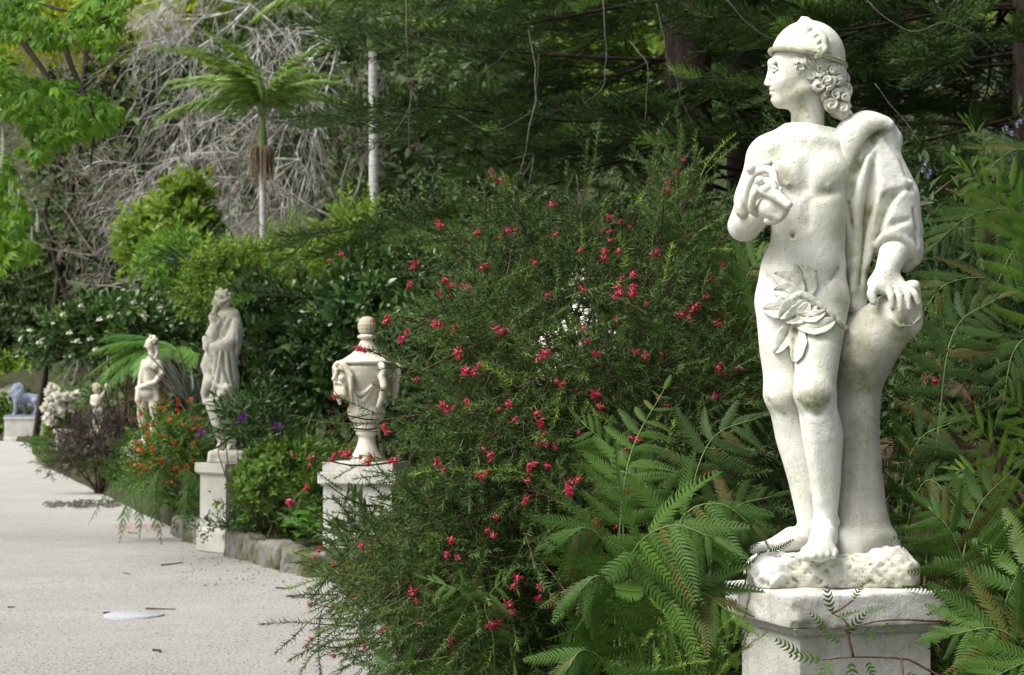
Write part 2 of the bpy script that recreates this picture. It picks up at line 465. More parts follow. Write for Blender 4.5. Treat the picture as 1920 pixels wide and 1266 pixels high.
M_SPIKE = leafmat('spiky_leaf', (0.015, 0.055, 0.022), (0.06, 0.16, 0.06), 0.15, 0.35)
M_FLAX = leafmat('flax_blade', (0.05, 0.065, 0.05), (0.17, 0.19, 0.16), 0.1, 0.4)
M_BIGLEAF = leafmat('broad_leaf', (0.05, 0.21, 0.02), (0.16, 0.40, 0.04), 0.4, 0.35)
M_DEAD = leafmat('dead_frond', (0.045, 0.028, 0.014), (0.16, 0.10, 0.05), 0.25, 0.7)
M_DEADPALE = leafmat('dried_spray', (0.13, 0.09, 0.06), (0.36, 0.27, 0.18), 0.2, 0.7)
M_TWIGBR = barkmat('brown_twig', (0.06, 0.035, 0.022), (0.16, 0.10, 0.065), 30)
M_STEM_G = barkmat('green_stem', (0.10, 0.15, 0.05), (0.22, 0.27, 0.11), 20)
M_STEM_PALE = barkmat('pale_rachis', (0.07, 0.12, 0.035), (0.17, 0.24, 0.08), 20)
M_LICHEN = barkmat('lichen_branch', (0.20, 0.18, 0.155), (0.44, 0.43, 0.40), 5, patch=(0.66, 0.66, 0.63), stretch=(1, 1, 1))
M_BAREBR = barkmat('bare_twig', (0.12, 0.105, 0.085), (0.30, 0.27, 0.225), 6)
M_BARK = barkmat('conifer_bark', (0.030, 0.022, 0.018), (0.095, 0.070, 0.058), 14, stretch=(1, 1, 0.4))
M_BARK2 = barkmat('dark_bark', (0.018, 0.014, 0.011), (0.06, 0.045, 0.035), 9)
M_LIANA = barkmat('liana_bark', (0.05, 0.042, 0.035), (0.20, 0.18, 0.15), 12)
M_PALMTRUNK = barkmat('palm_trunk', (0.30, 0.30, 0.285), (0.58, 0.58, 0.56), 7, stretch=(0.6, 0.6, 3.0))
def plain(name, c, rough=0.5, trans=0.0, var=0.3, spec=0.4):
    return leafmat(name, tuple(x * (1 - var) for x in c), c, trans, rough, spec, var=0.2)
M_RED = plain('red_flower', (0.60, 0.032, 0.075), 0.45, 0.25, 0.35)
M_PINK = plain('pink_flower', (0.78, 0.20, 0.30), 0.45, 0.25, 0.3)
M_ORANGE = plain('orange_flower', (0.62, 0.115, 0.012), 0.5, 0.3, 0.4)
M_WHITE = plain('white_flower', (0.86, 0.86, 0.83), 0.6, 0.25, 0.1)
M_PURPLE = plain('purple_flower', (0.30, 0.08, 0.45), 0.5, 0.3)
M_BLUE = plain('blue_flower', (0.30, 0.31, 0.62), 0.5, 0.3)
M_BLUEPETAL = plain('violet_petal', (0.06, 0.05, 0.38), 0.5, 0.2)

# ================================================================== ground: gravel path, planted bed and hillside
EDGE = np.array([(-30, 3.4), (0, 1.15), (3, 0.95), (5.5, -0.05), (8, -0.42), (10, -0.55), (12.5, -0.88), (15.3, -1.50), (18.0, -2.72), (20, -3.45), (27.6, -5.9), (43.4, -11.0), (59, -15.6), (78, -20.6), (86, -27), (90, -60), (100, -170)], float)
def xedge(Y): return np.interp(Y, EDGE[:, 0], EDGE[:, 1])
def hill_z(X, Y):
    d = X - np.where(Y > 78, -20.6 - .30 * (Y - 78), xedge(Y)); de = X - xedge(Y)
    sl = np.interp(Y, [0, 12, 20, 30, 45, 200], [.05, .07, .16, .36, .55, .55])
    z = .24 * np.clip(de / .10, 0, 1) + sl * np.clip(d - 1.3, 0, 60) - .25 * sl * np.clip(d - 26, 0, 80) + np.clip(Y - 88, 0, 200) * .55
    P = np.stack([X, Y, 0 * X], -1)
    return z + .25 * np.clip(d / 6, 0, 1) * vnoise(P, .55, 3) + 1.0 * np.clip(d / 20, 0, 1) * vnoise(P, .13, 1)
def build_terrain():
    Ys = np.concatenate([np.linspace(-25, 4, 12), np.linspace(5, 30, 80), np.linspace(31, 100, 70), np.linspace(104, 260, 24)])
    ds = np.concatenate([[0, .03, .10, .2, .35, .6, 1.0], np.linspace(1.4, 12, 28), np.linspace(13, 40, 24), np.linspace(45, 260, 20)])
    X = xedge(Ys)[:, None] + ds[None]; Y = np.repeat(Ys[:, None], len(ds), 1)
    Z = hill_z(X, Y); Z[:, 0] = -0.02
    V = np.stack([X, Y, Z], -1).reshape(-1, 3); m = len(ds)
    i, j = np.meshgrid(np.arange(len(Ys) - 1), np.arange(m - 1), indexing='ij'); a = (i * m + j).ravel()
    return make_mesh('hillside', V, [np.stack([a, a + 1, a + m + 1, a + m], 1)], smooth=True)
t = NT('bed_soil'); po = t.n('NewGeometry').outputs['Position']
nz = t.noise(2.2, 6, 0.65, po); n2 = t.noise(14, 5, 0.7, po)
c = t.mix(t.ramp(nz, 0.38, 0.62), (0.030, 0.026, 0.016), (0.040, 0.062, 0.020)); c = t.mix(t.ramp(n2, 0.45, 0.75), c, (0.075, 0.062, 0.040))
M_SOIL = t.bsdf(c, 0.9, n2, 0.9, 0.05, spec=0.2)
meshobj('hillside', build_terrain(), M_SOIL, None, kind='structure')

t = NT('pale_gravel'); po = t.n('NewGeometry').outputs['Position']
big = t.noise(0.55, 4, 0.6, po); mid = t.noise(3.2, 5, 0.6, po); fin = t.noise(46, 5, 0.8, po); gr = t.noise(260, 2, 0.6, po)
c = t.mix(t.ramp(big, 0.35, 0.68), (0.46, 0.45, 0.422), (0.385, 0.372, 0.342))
c = t.mix(t.math('MULTIPLY', t.ramp(mid, 0.48, 0.70), 0.6), c, (0.37, 0.335, 0.29))
c = t.mix(t.math('MULTIPLY', t.ramp(fin, 0.53, 0.62), 0.75), c, (0.20, 0.185, 0.155))
c = t.mix(t.math('MULTIPLY', t.ramp(fin, 0.47, 0.37), 0.85), c, (0.68, 0.675, 0.65))
vo = t.n('TexVoronoi', {'Scale': 42.0}); t.set(vo, 'Vector', po)
sp = t.math('MULTIPLY', t.ramp(vo.outputs['Distance'], 0.20, 0.10), t.ramp(t.noise(11, 2, 0.5, po), 0.50, 0.60))
c = t.mix(t.math('MULTIPLY', sp, 0.45), c, (0.11, 0.09, 0.07))
h = t.math('ADD', t.math('MULTIPLY', fin, 0.7), t.math('MULTIPLY', gr, 0.5))
M_GRAVEL = t.bsdf(c, 0.92, h, 1.0, 0.02, spec=0.15)
def build_path():
    xs = np.concatenate([[-400, -120, -60], np.linspace(-40, 12, 53), [60, 400]]); ys = np.concatenate([[-300, -60, -20], np.linspace(-6, 100, 108), [200, 800]])
    X, Y = np.meshgrid(xs, ys); P = np.stack([X, Y, 0 * X], -1)
    Z = .012 * vnoise(P, .9, 2)
    V = np.stack([X, Y, Z], -1).reshape(-1, 3); m = len(xs)
    i, j = np.meshgrid(np.arange(len(ys) - 1), np.arange(m - 1), indexing='ij'); a = (i * m + j).ravel()
    return make_mesh('path', V, [np.stack([a, a + 1, a + m + 1, a + m], 1)], smooth=True)
meshobj('gravel_path', build_path(), M_GRAVEL, None, kind='structure')

# ================================================================== the near statue (pixel-measured, built at 5.56 m)
Y0 = 5.56
U = 1 / 611.0
ST0 = at(1562, 1106, Y0)
def s1(px, py, d=0.0):
    return at(px, py, Y0 + d * U) - ST0          # d in photo pixels too (611 to the metre), minus is towards the camera

statue = thing('marble_statue', ST0, 'white marble statue of a youth in a winged cap leaning on a tree stump', 'statue', 'marble statues along the path')

def probe(g, px, py, d0=-170, d1=110):
    """depth (px) at which the view ray through a pixel meets the sculpted surface"""
    ds = np.arange(d0, d1, 1.0)
    a, b = s1(px, py, d0), s1(px, py, d1)
    P = a + (b - a) * ((ds - d0) / (d1 - d0))[:, None]
    ix = np.clip(np.round((P - g.lo) / g.h).astype(int), 0, g.n - 1)
    v = g.f[ix[:, 0], ix[:, 1], ix[:, 2]]
    hit = np.argmax(v < 0)
    return float(ds[hit]) if (v < 0).any() else 0.0
def relief(g, pts, radii, op, k, sink, n=14):
    """a ridge or groove that follows the surface: centre sunk by sink*radius below (ridge) or above (groove) it"""
    pp = smoothpath([(x, y, 0) for x, y in pts], n); rr = np.interp(np.linspace(0, 1, n), np.linspace(0, 1, len(radii)), radii)
    dep = np.array([probe(g, x, y) for x, y, _ in pp])
    dep = np.convolve(np.pad(dep, 2, mode='edge'), np.ones(5) / 5, 'valid')
    g.chain([s1(x, y, d + sink * r) for (x, y, _), d, r in zip(pp, dep, rr)], rr * U, op, k * U)
def stains(lst):
    def fn(V):
        a = np.zeros(len(V))
        for (px, py, d, r, st) in lst:
            q = np.linalg.norm((V - s1(px, py, d))[:, [0, 2]], axis=1) / (r * U) + np.maximum(V[:, 1] - 0.03, 0) * 30
            a = np.maximum(a, st * np.clip(1.7 - 1.3 * q, 0, 1))
        a *= np.clip(0.7 + 0.6 * vnoise(V, 30, 2.0), 0, 1.2)
        return {'algae': np.clip(a, 0, 1)}
    return fn

def build_body():
    lo = s1(1340, 1080, -175); hi = s1(1760, 190, 120)
    g = SDF(np.minimum(lo, hi), np.maximum(lo, hi), 0.0051)
    E = lambda px, py, d, rx, ry, rz, k=20, op='add', R=None: g.ell(s1(px, py, d), np.array([rx, ry, rz]) * U, R, op, k * U)
    Cn = lambda a, b, ra, rb, k=14, op='add': g.cone(s1(*a), s1(*b), ra * U, rb * U, op, k * U)
    # torso
    E(1517, 345, 4, 74, 56, 92)
    E(1512, 285, 6, 90, 46, 44, 30)
    E(1516, 440, 2, 70, 50, 78, 40)
    E(1502, 545, 4, 81, 58, 72, 40)
    E(1506, 500, 2, 74, 54, 50, 30)
    # chest and belly relief
    E(1478, 325, -34, 40, 24, 34, 22); E(1552, 328, -34, 38, 24, 34, 22)
    E(1515, 450, -34, 48, 24, 66, 36)
    E(1515, 388, -34, 54, 20, 46, 36)
    Cn((1515, 305, -64), (1515, 350, -65), 3, 3, 22, 'sub')
    Cn((1515, 380, -68), (1514, 420, -69), 2, 2, 18, 'sub')
    Cn((1452, 354, -52), (1496, 364, -66), 2, 2, 20, 'sub'); Cn((1536, 364, -66), (1578, 354, -54), 2, 2, 20, 'sub')
    E(1487, 442, -61, 5, 9, 6, 4, 'sub')                                   # navel
    E(1477, 346, -57, 4, 3.0, 4, 5); E(1553, 349, -57, 4, 3.0, 4, 5)
    Cn((1437, 520, -30), (1490, 566, -62), 3, 4, 16, 'sub'); Cn((1572, 505, -38), (1532, 560, -66), 3, 4, 16, 'sub')
    # collar bones, neck root
    Cn((1500, 262, -36), (1448, 272, -22), 5, 5, 14); Cn((1528, 262, -36), (1580, 268, -22), 5, 5, 14)
    Cn((1513, 262, 2), (1514, 212, 2), 36, 31, 26)
    Cn((1545, 246, 14), (1600, 270, 10), 24, 28, 30); Cn((1490, 250, 12), (1442, 282, 8), 18, 24, 26)
    # bent arm
    E(1438, 298, 2, 34, 36, 36, 24)
    g.chain([s1(1433, 302, 2), s1(1412, 360, 0), s1(1398, 418, -6)], np.array([32, 31, 28]) * U, k=16 * U)
    g.chain([s1(1397, 421, -10), s1(1408, 412, -42), s1(1424, 400, -78), s1(1436, 390, -100)], np.array([29, 29, 24, 18]) * U, k=12 * U)
    E(1394, 428, -2, 26, 26, 22, 12)
    # fist
    E(1449, 388, -112, 25, 24, 23, 12)
    for i, (x0, y0, x1, y1, x2, y2) in enumerate([(1450, 372, 1473, 377, 1474, 392), (1452, 382, 1474, 388, 1468, 401), (1450, 392, 1470, 399, 1460, 409), (1446, 400, 1462, 408, 1452, 414)]):
        g.chain([s1(x0, y0, -128 + i * 2), s1(x1, y1, -136 + i * 3), s1(x2, y2, -124 + i * 3), s1(x2 - 14, y2 + 1, -112)], np.array([9.5, 8.5, 8, 7]) * U, k=2.2 * U)
    g.chain([s1(1440, 372, -118), s1(1456, 362, -130), s1(1472, 372, -136)], np.array([10, 9, 7]) * U, k=3 * U)   # thumb
    # resting arm
    E(1612, 292, 6, 38, 38, 38, 24)
    g.chain([s1(1622, 300, 8), s1(1662, 380, 14), s1(1690, 440, 6)], np.array([32, 31, 28]) * U, k=16 * U)
    g.chain([s1(1688, 442, 2), s1(1676, 475, -22), s1(1660, 512, -44)], np.array([28, 28, 20]) * U, k=12 * U)
    E(1662, 532, -48, 36, 16, 24, 14, R=np.array(Matrix.Rotation(-0.5, 3, 'X').to_3x3()))
    for (x0, y0, x1, y1, x2, y2) in [(1664, 538, 1671, 558, 1673, 576), (1678, 536, 1687, 558, 1689, 580), (1690, 535, 1702, 556, 1705, 578), (1700, 536, 1716, 552, 1722, 568)]:
        g.chain([s1(x0, y0, -58), s1(x1, y1, -68), s1(x2, y2, -66)], np.array([7.6, 6.4, 5.6]) * U, k=1.2 * U)
    g.chain([s1(1640, 534, -52), s1(1634, 552, -62), s1(1638, 566, -64)], np.array([11, 9, 7.5]) * U, k=4 * U)
    # far leg (straight, image left)
    g.chain([s1(1464, 575, 6), s1(1466, 655, 6), s1(1470, 735, 4)], np.array([47, 42, 34]) * U, k=24 * U)
    E(1467, 740, -8, 29, 27, 32, 26)
    g.chain([s1(1470, 742, 6), s1(1487, 815, 16), s1(1505, 900, 16), s1(1516, 985, 14)], np.array([32, 33, 27, 19]) * U, k=12 * U)
    E(1489, 812, 32, 26, 26, 46, 20)
    g.chain([s1(1520, 1010, 18), s1(1485, 1012, 2), s1(1452, 1024, -14), s1(1424, 1029, -26)], np.array([22, 24, 16, 11]) * U, k=14 * U)
    for i in range(5):
        x, d = 1426 + i * 4, -44 + i * 12
        g.chain([s1(x + 14, 1026, d + 8), s1(x - 4, 1026, d), s1(x - 13, 1031, d - 3)], np.array([8, 7.5, 6.5]) * U * (1.25 if i == 0 else 1 - 0.05 * i), k=2 * U)
    f_torso = g.f.copy(); g.f[:] = 1.0
    # near leg (bent forward)
    g.chain([s1(1542, 572, -8), s1(1533, 655, -42), s1(1528, 732, -62)], np.array([49, 43, 36]) * U, k=26 * U)
    E(1526, 737, -72, 29, 26, 34, 26)
    g.chain([s1(1530, 745, -58), s1(1541, 815, -46), s1(1548, 905, -28), s1(1548, 985, -18)], np.array([35, 37, 28, 20]) * U, k=12 * U)
    E(1548, 815, -26, 28, 26, 52, 20)
    g.chain([s1(1524, 775, -78), s1(1530, 850, -64), s1(1540, 940, -42)], np.array([6, 5, 3]) * U, k=16 * U)
    E(1526, 983, -20, 7, 9, 9, 8); E(1569, 978, -18, 7, 9, 9, 8)            # ankle bones
    g.chain([s1(1548, 1010, -14), s1(1544, 1006, -46), s1(1538, 1026, -92), s1(1536, 1036, -116)], np.array([24, 25, 24, 18]) * U, k=14 * U)
    E(1538, 1034, -100, 32, 26, 14, 12)
    for i in range(5):
        x = 1512 + i * 12.5; r = (12.5, 9, 8.5, 8, 7.5)[i]
        f = (0, -6, -3, 3, 12)[i]
        g.chain([s1(x + 3, 1034, -108 + f), s1(x + 1, 1036, -126 + f), s1(x, 1043, -136 + f)], np.array([r, r, r * 0.92]) * U, k=1.5 * U)
    # blend the near leg into the hip, keep it distinct from the other leg further down
    zt, zb = s1(1500, 560)[2], s1(1500, 640)[2]
    kk = (np.clip((g.ax[2] - zb) / (zt - zb), 0, 1) ** 1.5 * 30 + 2.5)[None, None, :] * U
    hh = np.maximum(kk - np.abs(f_torso - g.f), 0) / kk
    g.f = (np.minimum(f_torso, g.f) - hh * hh * kk * 0.25).astype(np.float32)
    # kneecap hollows
    relief(g, [(1500, 756), (1512, 772), (1524, 778)], [2, 3, 2], 'sub', 12, -0.4); relief(g, [(1556, 752), (1546, 770), (1534, 778)], [2, 3, 2], 'sub', 12, -0.4)
    relief(g, [(1440, 752), (1452, 770), (1470, 776)], [2, 3, 2], 'sub', 12, -0.4)
    g.plane_cut(s1(1500, 234, 0), (0.13, 0, 1.0))
    global BODY_G
    BODY_G = g
    return g.mesh('statue_body', M_MARBLE, 2, stains([(1524, 742, -80, 34, .9), (1570, 352, -50, 40, .7), (1458, 350, -60, 40, .75), (1452, 455, -40, 40, .35), (1548, 800, -70, 30, .35), (1575, 440, -40, 40, .45), (1590, 560, -40, 40, .5), (1500, 620, -40, 30, .3), (1560, 690, -60, 45, .35), (1430, 300, -20, 26, .4), (1452, 290, -30, 16, .8), (1530, 1040, -120, 40, .3), (1585, 640, -20, 50, .5)]))
meshobj('body', build_body(), None, statue)

def ell_d(px, py, c, r):
    """depth (px) of the camera-side surface of an ellipsoid at a pixel"""
    q = 1 - ((px - c[0]) / r[0]) ** 2 - ((py - c[1]) / r[2]) ** 2
    return c[2] - r[1] * math.sqrt(max(q, 0.02))

def build_head():
    lo = s1(1415, 262, -75); hi = s1(1610, 30, 75)
    g = SDF(np.minimum(lo, hi), np.maximum(lo, hi), 0.0030)
    E = lambda px, py, d, rx, ry, rz, k=10, op='add', R=None: g.ell(s1(px, py, d), np.array([rx, ry, rz]) * U, R, op, k * U)
    Cn = lambda a, b, ra, rb, k=6, op='add': g.cone(s1(*a), s1(*b), ra * U, rb * U, op, k * U)
    Cn((1513, 256, 2), (1516, 176, 0), 31, 31, 16)
    E(1519, 112, 0, 64, 48, 60)
    E(1487, 142, 0, 44, 40, 54, 20)
    E(1485, 176, 0, 37, 32, 24, 18)
    Cn((1454, 184, 0), (1458, 188, 0), 9, 9, 10)
    for sg in (-1, 1):
        Cn((1462, 192, sg * 10), (1508, 170, sg * 32), 9, 12, 14)            # jaw line
        E(1470, 152, sg * 22, 20, 14, 17, 14)                              # cheek
        E(1446, 129, sg * 20, 7.5, 11, 8, 8, 'sub')                       # eye socket
        Cn((1444, 119, sg * 6), (1452, 117, sg * 28), 4.2, 4.0, 5)        # brow
        E(1453.5, 128, sg * 19, 7.5, 8.5, 7.0, 1.2)                        # eyeball
        g.chain([s1(1446, 127, sg * 11), s1(1444.8, 123.5, sg * 18), s1(1451, 124.5, sg * 27), s1(1458, 129, sg * 31)], np.array([1.9, 2.2, 2.2, 1.8]) * U, k=1.2 * U)
        g.chain([s1(1447, 130, sg * 11), s1(1446.5, 133.5, sg * 18), s1(1452, 134, sg * 26), s1(1458, 130, sg * 31)], np.array([1.6, 1.7, 1.7, 1.5]) * U, k=1.2 * U)
        E(1443.5, 158, sg * 7, 5.5, 5, 4.6, 4)                              # nostril wing
        E(1441, 162.5, sg * 4.5, 2.6, 2.2, 2.0, 1.5, 'sub')
    g.chain([s1(1446, 116, 0), s1(1444.5, 132, 0), s1(1439.5, 150, 0), s1(1437, 156.5, 0)], np.array([6, 4.6, 4.6, 4.6]) * U, k=6 * U)
    g.chain([s1(1452, 169, -14), s1(1446, 167.4, -7), s1(1445, 168, 0), s1(1446, 167.4, 7), s1(1452, 169, 14)], np.array([2.4, 3.4, 3.2, 3.4, 2.4]) * U, k=3 * U)
    g.chain([s1(1453, 173, -13), s1(1447.5, 175, -6), s1(1446.8, 175.6, 0), s1(1447.5, 175, 6), s1(1453, 173, 13)], np.array([2.4, 3.7, 4.0, 3.7, 2.4]) * U, k=3 * U)
    g.chain([s1(1453, 171, -17), s1(1444, 171.4, -8), s1(1442, 171.8, 0), s1(1444, 171.4, 8), s1(1453, 171, 17)], np.array([1.4, 1.7, 1.7, 1.7, 1.4]) * U, op='sub', k=1.0 * U)
    Cn((1446, 181.5, -6), (1446, 181.5, 6), 2.4, 2.4, 5, 'sub')
    g.plane_cut(s1(1500, 236, 0), (-0.13, 0, -1.0))
    return g.mesh('statue_head', M_MARBLE, 1, stains([(1503, 220, -32, 16, .9), (1505, 205, -34, 12, .9), (1470, 200, -16, 26, .7), (1495, 165, -40, 24, .55), (1490, 185, -36, 24, .6)]))
head = meshobj('head', build_head(), None, statue)

def build_hair():
    lo = s1(1440, 246, -85); hi = s1(1625, 80, 85)
    g = SDF(np.minimum(lo, hi), np.maximum(lo, hi), 0.0028)
    c1, r1 = (1546, 146, 0), (44, 50, 48)
    c2, r2 = (1570, 188, 0), (26, 42, 36)
    E = lambda px, py, d, rx, ry, rz, k=10, op='add': g.ell(s1(px, py, d), np.array([rx, ry, rz]) * U, None, op, k * U)
    E(1546, 146, 0, 42, 47, 46); E(1570, 188, 0, 22, 38, 34, 18); E(1510, 118, 0, 32, 48, 18, 10)
    g.ell(s1(1582, 212, -14), np.array([12, 22, 15]) * U, None, 'add', 8 * U)
    r = np.random.default_rng(3)
    def dep(x, y):
        d = 0.0
        for (c, q) in ((c1, (44, 49, 48)), ((1570, 190, 0), (28, 41, 40)), ((1508, 118, 0), (38, 48, 24))):
            e = 1 - ((x - c[0]) / q[0]) ** 2 - ((y - c[1]) / q[2]) ** 2
            if e > 0: d = max(d, q[1] * math.sqrt(e))
        return max(d, 14)
    def lock(x0, y0, x1, y1, wave, width, curl, sg, ph, n=3):
        L = math.hypot(x1 - x0, y1 - y0); ux, uy = (x1 - x0) / L, (y1 - y0) / L; nx, ny = -uy, ux
        for k in range(n):
            off = (k - (n - 1) / 2) * width * 1.35; pts = []; rad = []
            for i in range(14):
                u = i / 13; w = wave * math.sin(u * 7.5 + ph) + off * (1 - .45 * u)
                x, y = x0 + ux * L * u + nx * w, y0 + uy * L * u + ny * w
                pts.append(s1(x, y, sg * (dep(x, y) + 2.5 + 1.6 * math.sin(u * 7.5 + ph + .6) + (1.5 if k % 2 else 0)))); rad.append((3.5 - 1.0 * u) * U)
            if False:
                R = width * 1.9
                for i in range(9):
                    u = i / 8; a = math.atan2(uy, ux) + curl * (u * 5.2); rr = R * (1 - .7 * u) * (.6 + .28 * k)
                    cx, cy = x1 - curl * nx * R * -1, y1 - curl * ny * R * -1
                    x, y = cx + rr * math.cos(a - curl * 1.57), cy + rr * math.sin(a - curl * 1.57)
                    pts.append(s1(x, y, sg * (dep(x, y) + 3 + 3 * u))); rad.append((2.8 - .8 * u) * U)
            g.chain(pts, rad, k=.9 * U)
    E(1546, 150, 0, 37, 40, 40, 4)
    for sg in (-1, 1):
        for (a) in [(1466, 97, 1500, 124, 2.5, 4, 1, 0), (1480, 101, 1516, 138, 3, 4.4, 1, 1.0), (1496, 104, 1530, 150, 3.5, 4.6, 1, 2.0), (1512, 108, 1540, 168, 4, 4.8, 1, .5), (1530, 112, 1552, 172, 4, 4.8, -1, 1.5),
                    (1546, 116, 1566, 180, 4, 4.8, 1, 2.5), (1562, 120, 1580, 178, 3.5, 4.6, -1, 3.1), (1576, 124, 1590, 170, 3, 4.2, 1, .8), (1536, 150, 1552, 196, 3.5, 4.6, 1, 1.2), (1556, 160, 1570, 206, 3.5, 4.6, -1, 2.2), (1574, 165, 1586, 214, 3, 4.4, 1, .2), (1586, 150, 1592, 200, 2.5, 4, -1, 1.8), (1520, 140, 1526, 168, 3, 4.4, -1, 2.8)]:
            lock(a[0], a[1], a[2], a[3], a[4] * 1.3, a[5], a[6], sg, a[7])
        # loose ringlets below the brim and on the nape
        for (x, y, R) in [(1502, 128, 11), (1520, 144, 12), (1535, 160, 13), (1514, 158, 9), (1552, 150, 10), (1572, 152, 11), (1587, 162, 9), (1550, 178, 12), (1569, 178, 12), (1584, 184, 10), (1559, 197, 15), (1581, 203, 11), (1591, 214, 8), (1540, 128, 9), (1562, 132, 9)]:
            d = dep(x, y); w = 1 if r.random() < .5 else -1; a0 = r.random() * 6.28; turn = r.uniform(5.0, 7.5); el = r.uniform(.7, 1.0); ra = r.random() * 3.14; pts = []; rad = []
            g.ell(s1(x, y, sg * (d + 3)), np.array([R * 1.25, 7, R * 1.25]) * U, None, 'sub', 2 * U)
            g.ell(s1(x, y, sg * (d - 4)), np.array([R, 8, R]) * U, None, 'add', 2 * U)
            for i in range(15):
                tt = i / 14; a = a0 + w * tt * turn; rr = R * (1.05 - .85 * tt); ux, uy = rr * math.cos(a), rr * math.sin(a) * el
                pts.append(s1(x + ux * math.cos(ra) - uy * math.sin(ra), y + ux * math.sin(ra) + uy * math.cos(ra), sg * (d + 1 + 7 * tt))); rad.append(R * (.15 + .10 * math.sin(math.pi * tt)) * U)
            g.chain(pts, rad, k=1.0 * U)
    return g.mesh('statue_hair', M_MARBLE, 1, lambda V: {'algae': np.clip(stains([(1530, 160, -50, 46, .9), (1555, 195, -45, 34, .9), (1515, 140, -45, 26, .8), (1478, 105, -40, 20, .7), (1580, 145, -30, 30, .8)])(V)['algae'] * (.45 + .75 * vnoise(V, 75, 6)), 0, .9)})
meshobj('hair', build_hair(), None, statue)

def build_cap():
    lo = s1(1425, 150, -90); hi = s1(1605, 20, 90)
    g = SDF(np.minimum(lo, hi), np.maximum(lo, hi), 0.0034)
    c, r = (1515, 110, 0), (70, 60, 72)
    g.ell(s1(*c), np.array(r) * U)
    nrm = np.array([-32.0, 0, -145.0]); nrm /= np.linalg.norm(nrm)             # under the brim
    bm = s1(1514.5, 110, 0)
    g.plane_cut(bm, (-0.215, 0, -0.977))
    pts = []
    ax1 = unit(s1(1588, 126, 0) - s1(1441, 94, 0)); 
    for i in range(41):
        a = i / 40 * 2 * math.pi
        pts.append(bm + ax1 * 72.5 * U * math.cos(a) + np.array([0, 1, 0]) * 61 * U * math.sin(a))
    g.chain(pts, 4.6 * U, k=2.5 * U)
    return g.mesh('statue_cap', M_MARBLE, 1, lambda V: {'algae': np.clip(1.15 - np.abs((V - bm) @ np.array([-0.215, 0, -0.977]) + 0.0015) / (5.5 * U), 0, 1) * 1.0 + stains([(1490, 75, -55, 16, .5), (1562, 92, -40, 20, .6), (1520, 70, -60, 14, .4)])(V)['algae'] * .8})
cap = meshobj('cap', build_cap(), None, statue)

def build_wing():
    lo = s1(1490, 120, -90); hi = s1(1575, 25, 10)
    g = SDF(np.minimum(lo, hi), np.maximum(lo, hi), 0.0024)
    c, r = (1515, 110, 0), (70, 60, 72)
    D = lambda x, y, o=0: s1(x, y, ell_d(x, y, c, r) - o)
    g.chain([D(1506, 37, 4), D(1518, 44, 6), D(1532, 56, 7), D(1545, 74, 7), D(1547, 92, 6), D(1538, 104, 4)], np.array([6, 7, 7.5, 7.5, 6.5, 4.5]) * U)
    g.chain([s1(1505, 37, -14), s1(1512, 38, -24), s1(1524, 48, -34)], np.array([5, 6.5, 6]) * U, k=4 * U)
    for i, (x, y) in enumerate([(1522, 52), (1531, 62), (1538, 73), (1541, 85), (1538, 96)]):
        g.chain([D(x + 4, y - 2, 2), D(x - 5, y + 6, 2), D(x - 12 + i, y + 15 - i, -1)], np.array([5.5, 6.0, 4.0]) * U, k=2.2 * U)
    g.chain([D(1508, 40, 3), D(1513, 56, 3), D(1508, 70, 1)], np.array([5, 4.6, 2.6]) * U, k=2 * U)
    return g.mesh('cap_wing', M_MARBLE, 1, stains([(1516, 55, -60, 14, .8), (1540, 75, -55, 18, .5), (1534, 96, -60, 10, .8)]))
wg = build_wing()
meshobj('wing', wg, None, cap)
w2 = wg.copy(); w2.name = 'cap_wing_far'
co = np.zeros(len(w2.vertices) * 3, np.float32); w2.vertices.foreach_get('co', co); co = co.reshape(-1, 3); co[:, 1] *= -1
w2.vertices.foreach_set('co', co.ravel()); w2.flip_normals(); w2.update()
meshobj('wing', w2, None, cap)

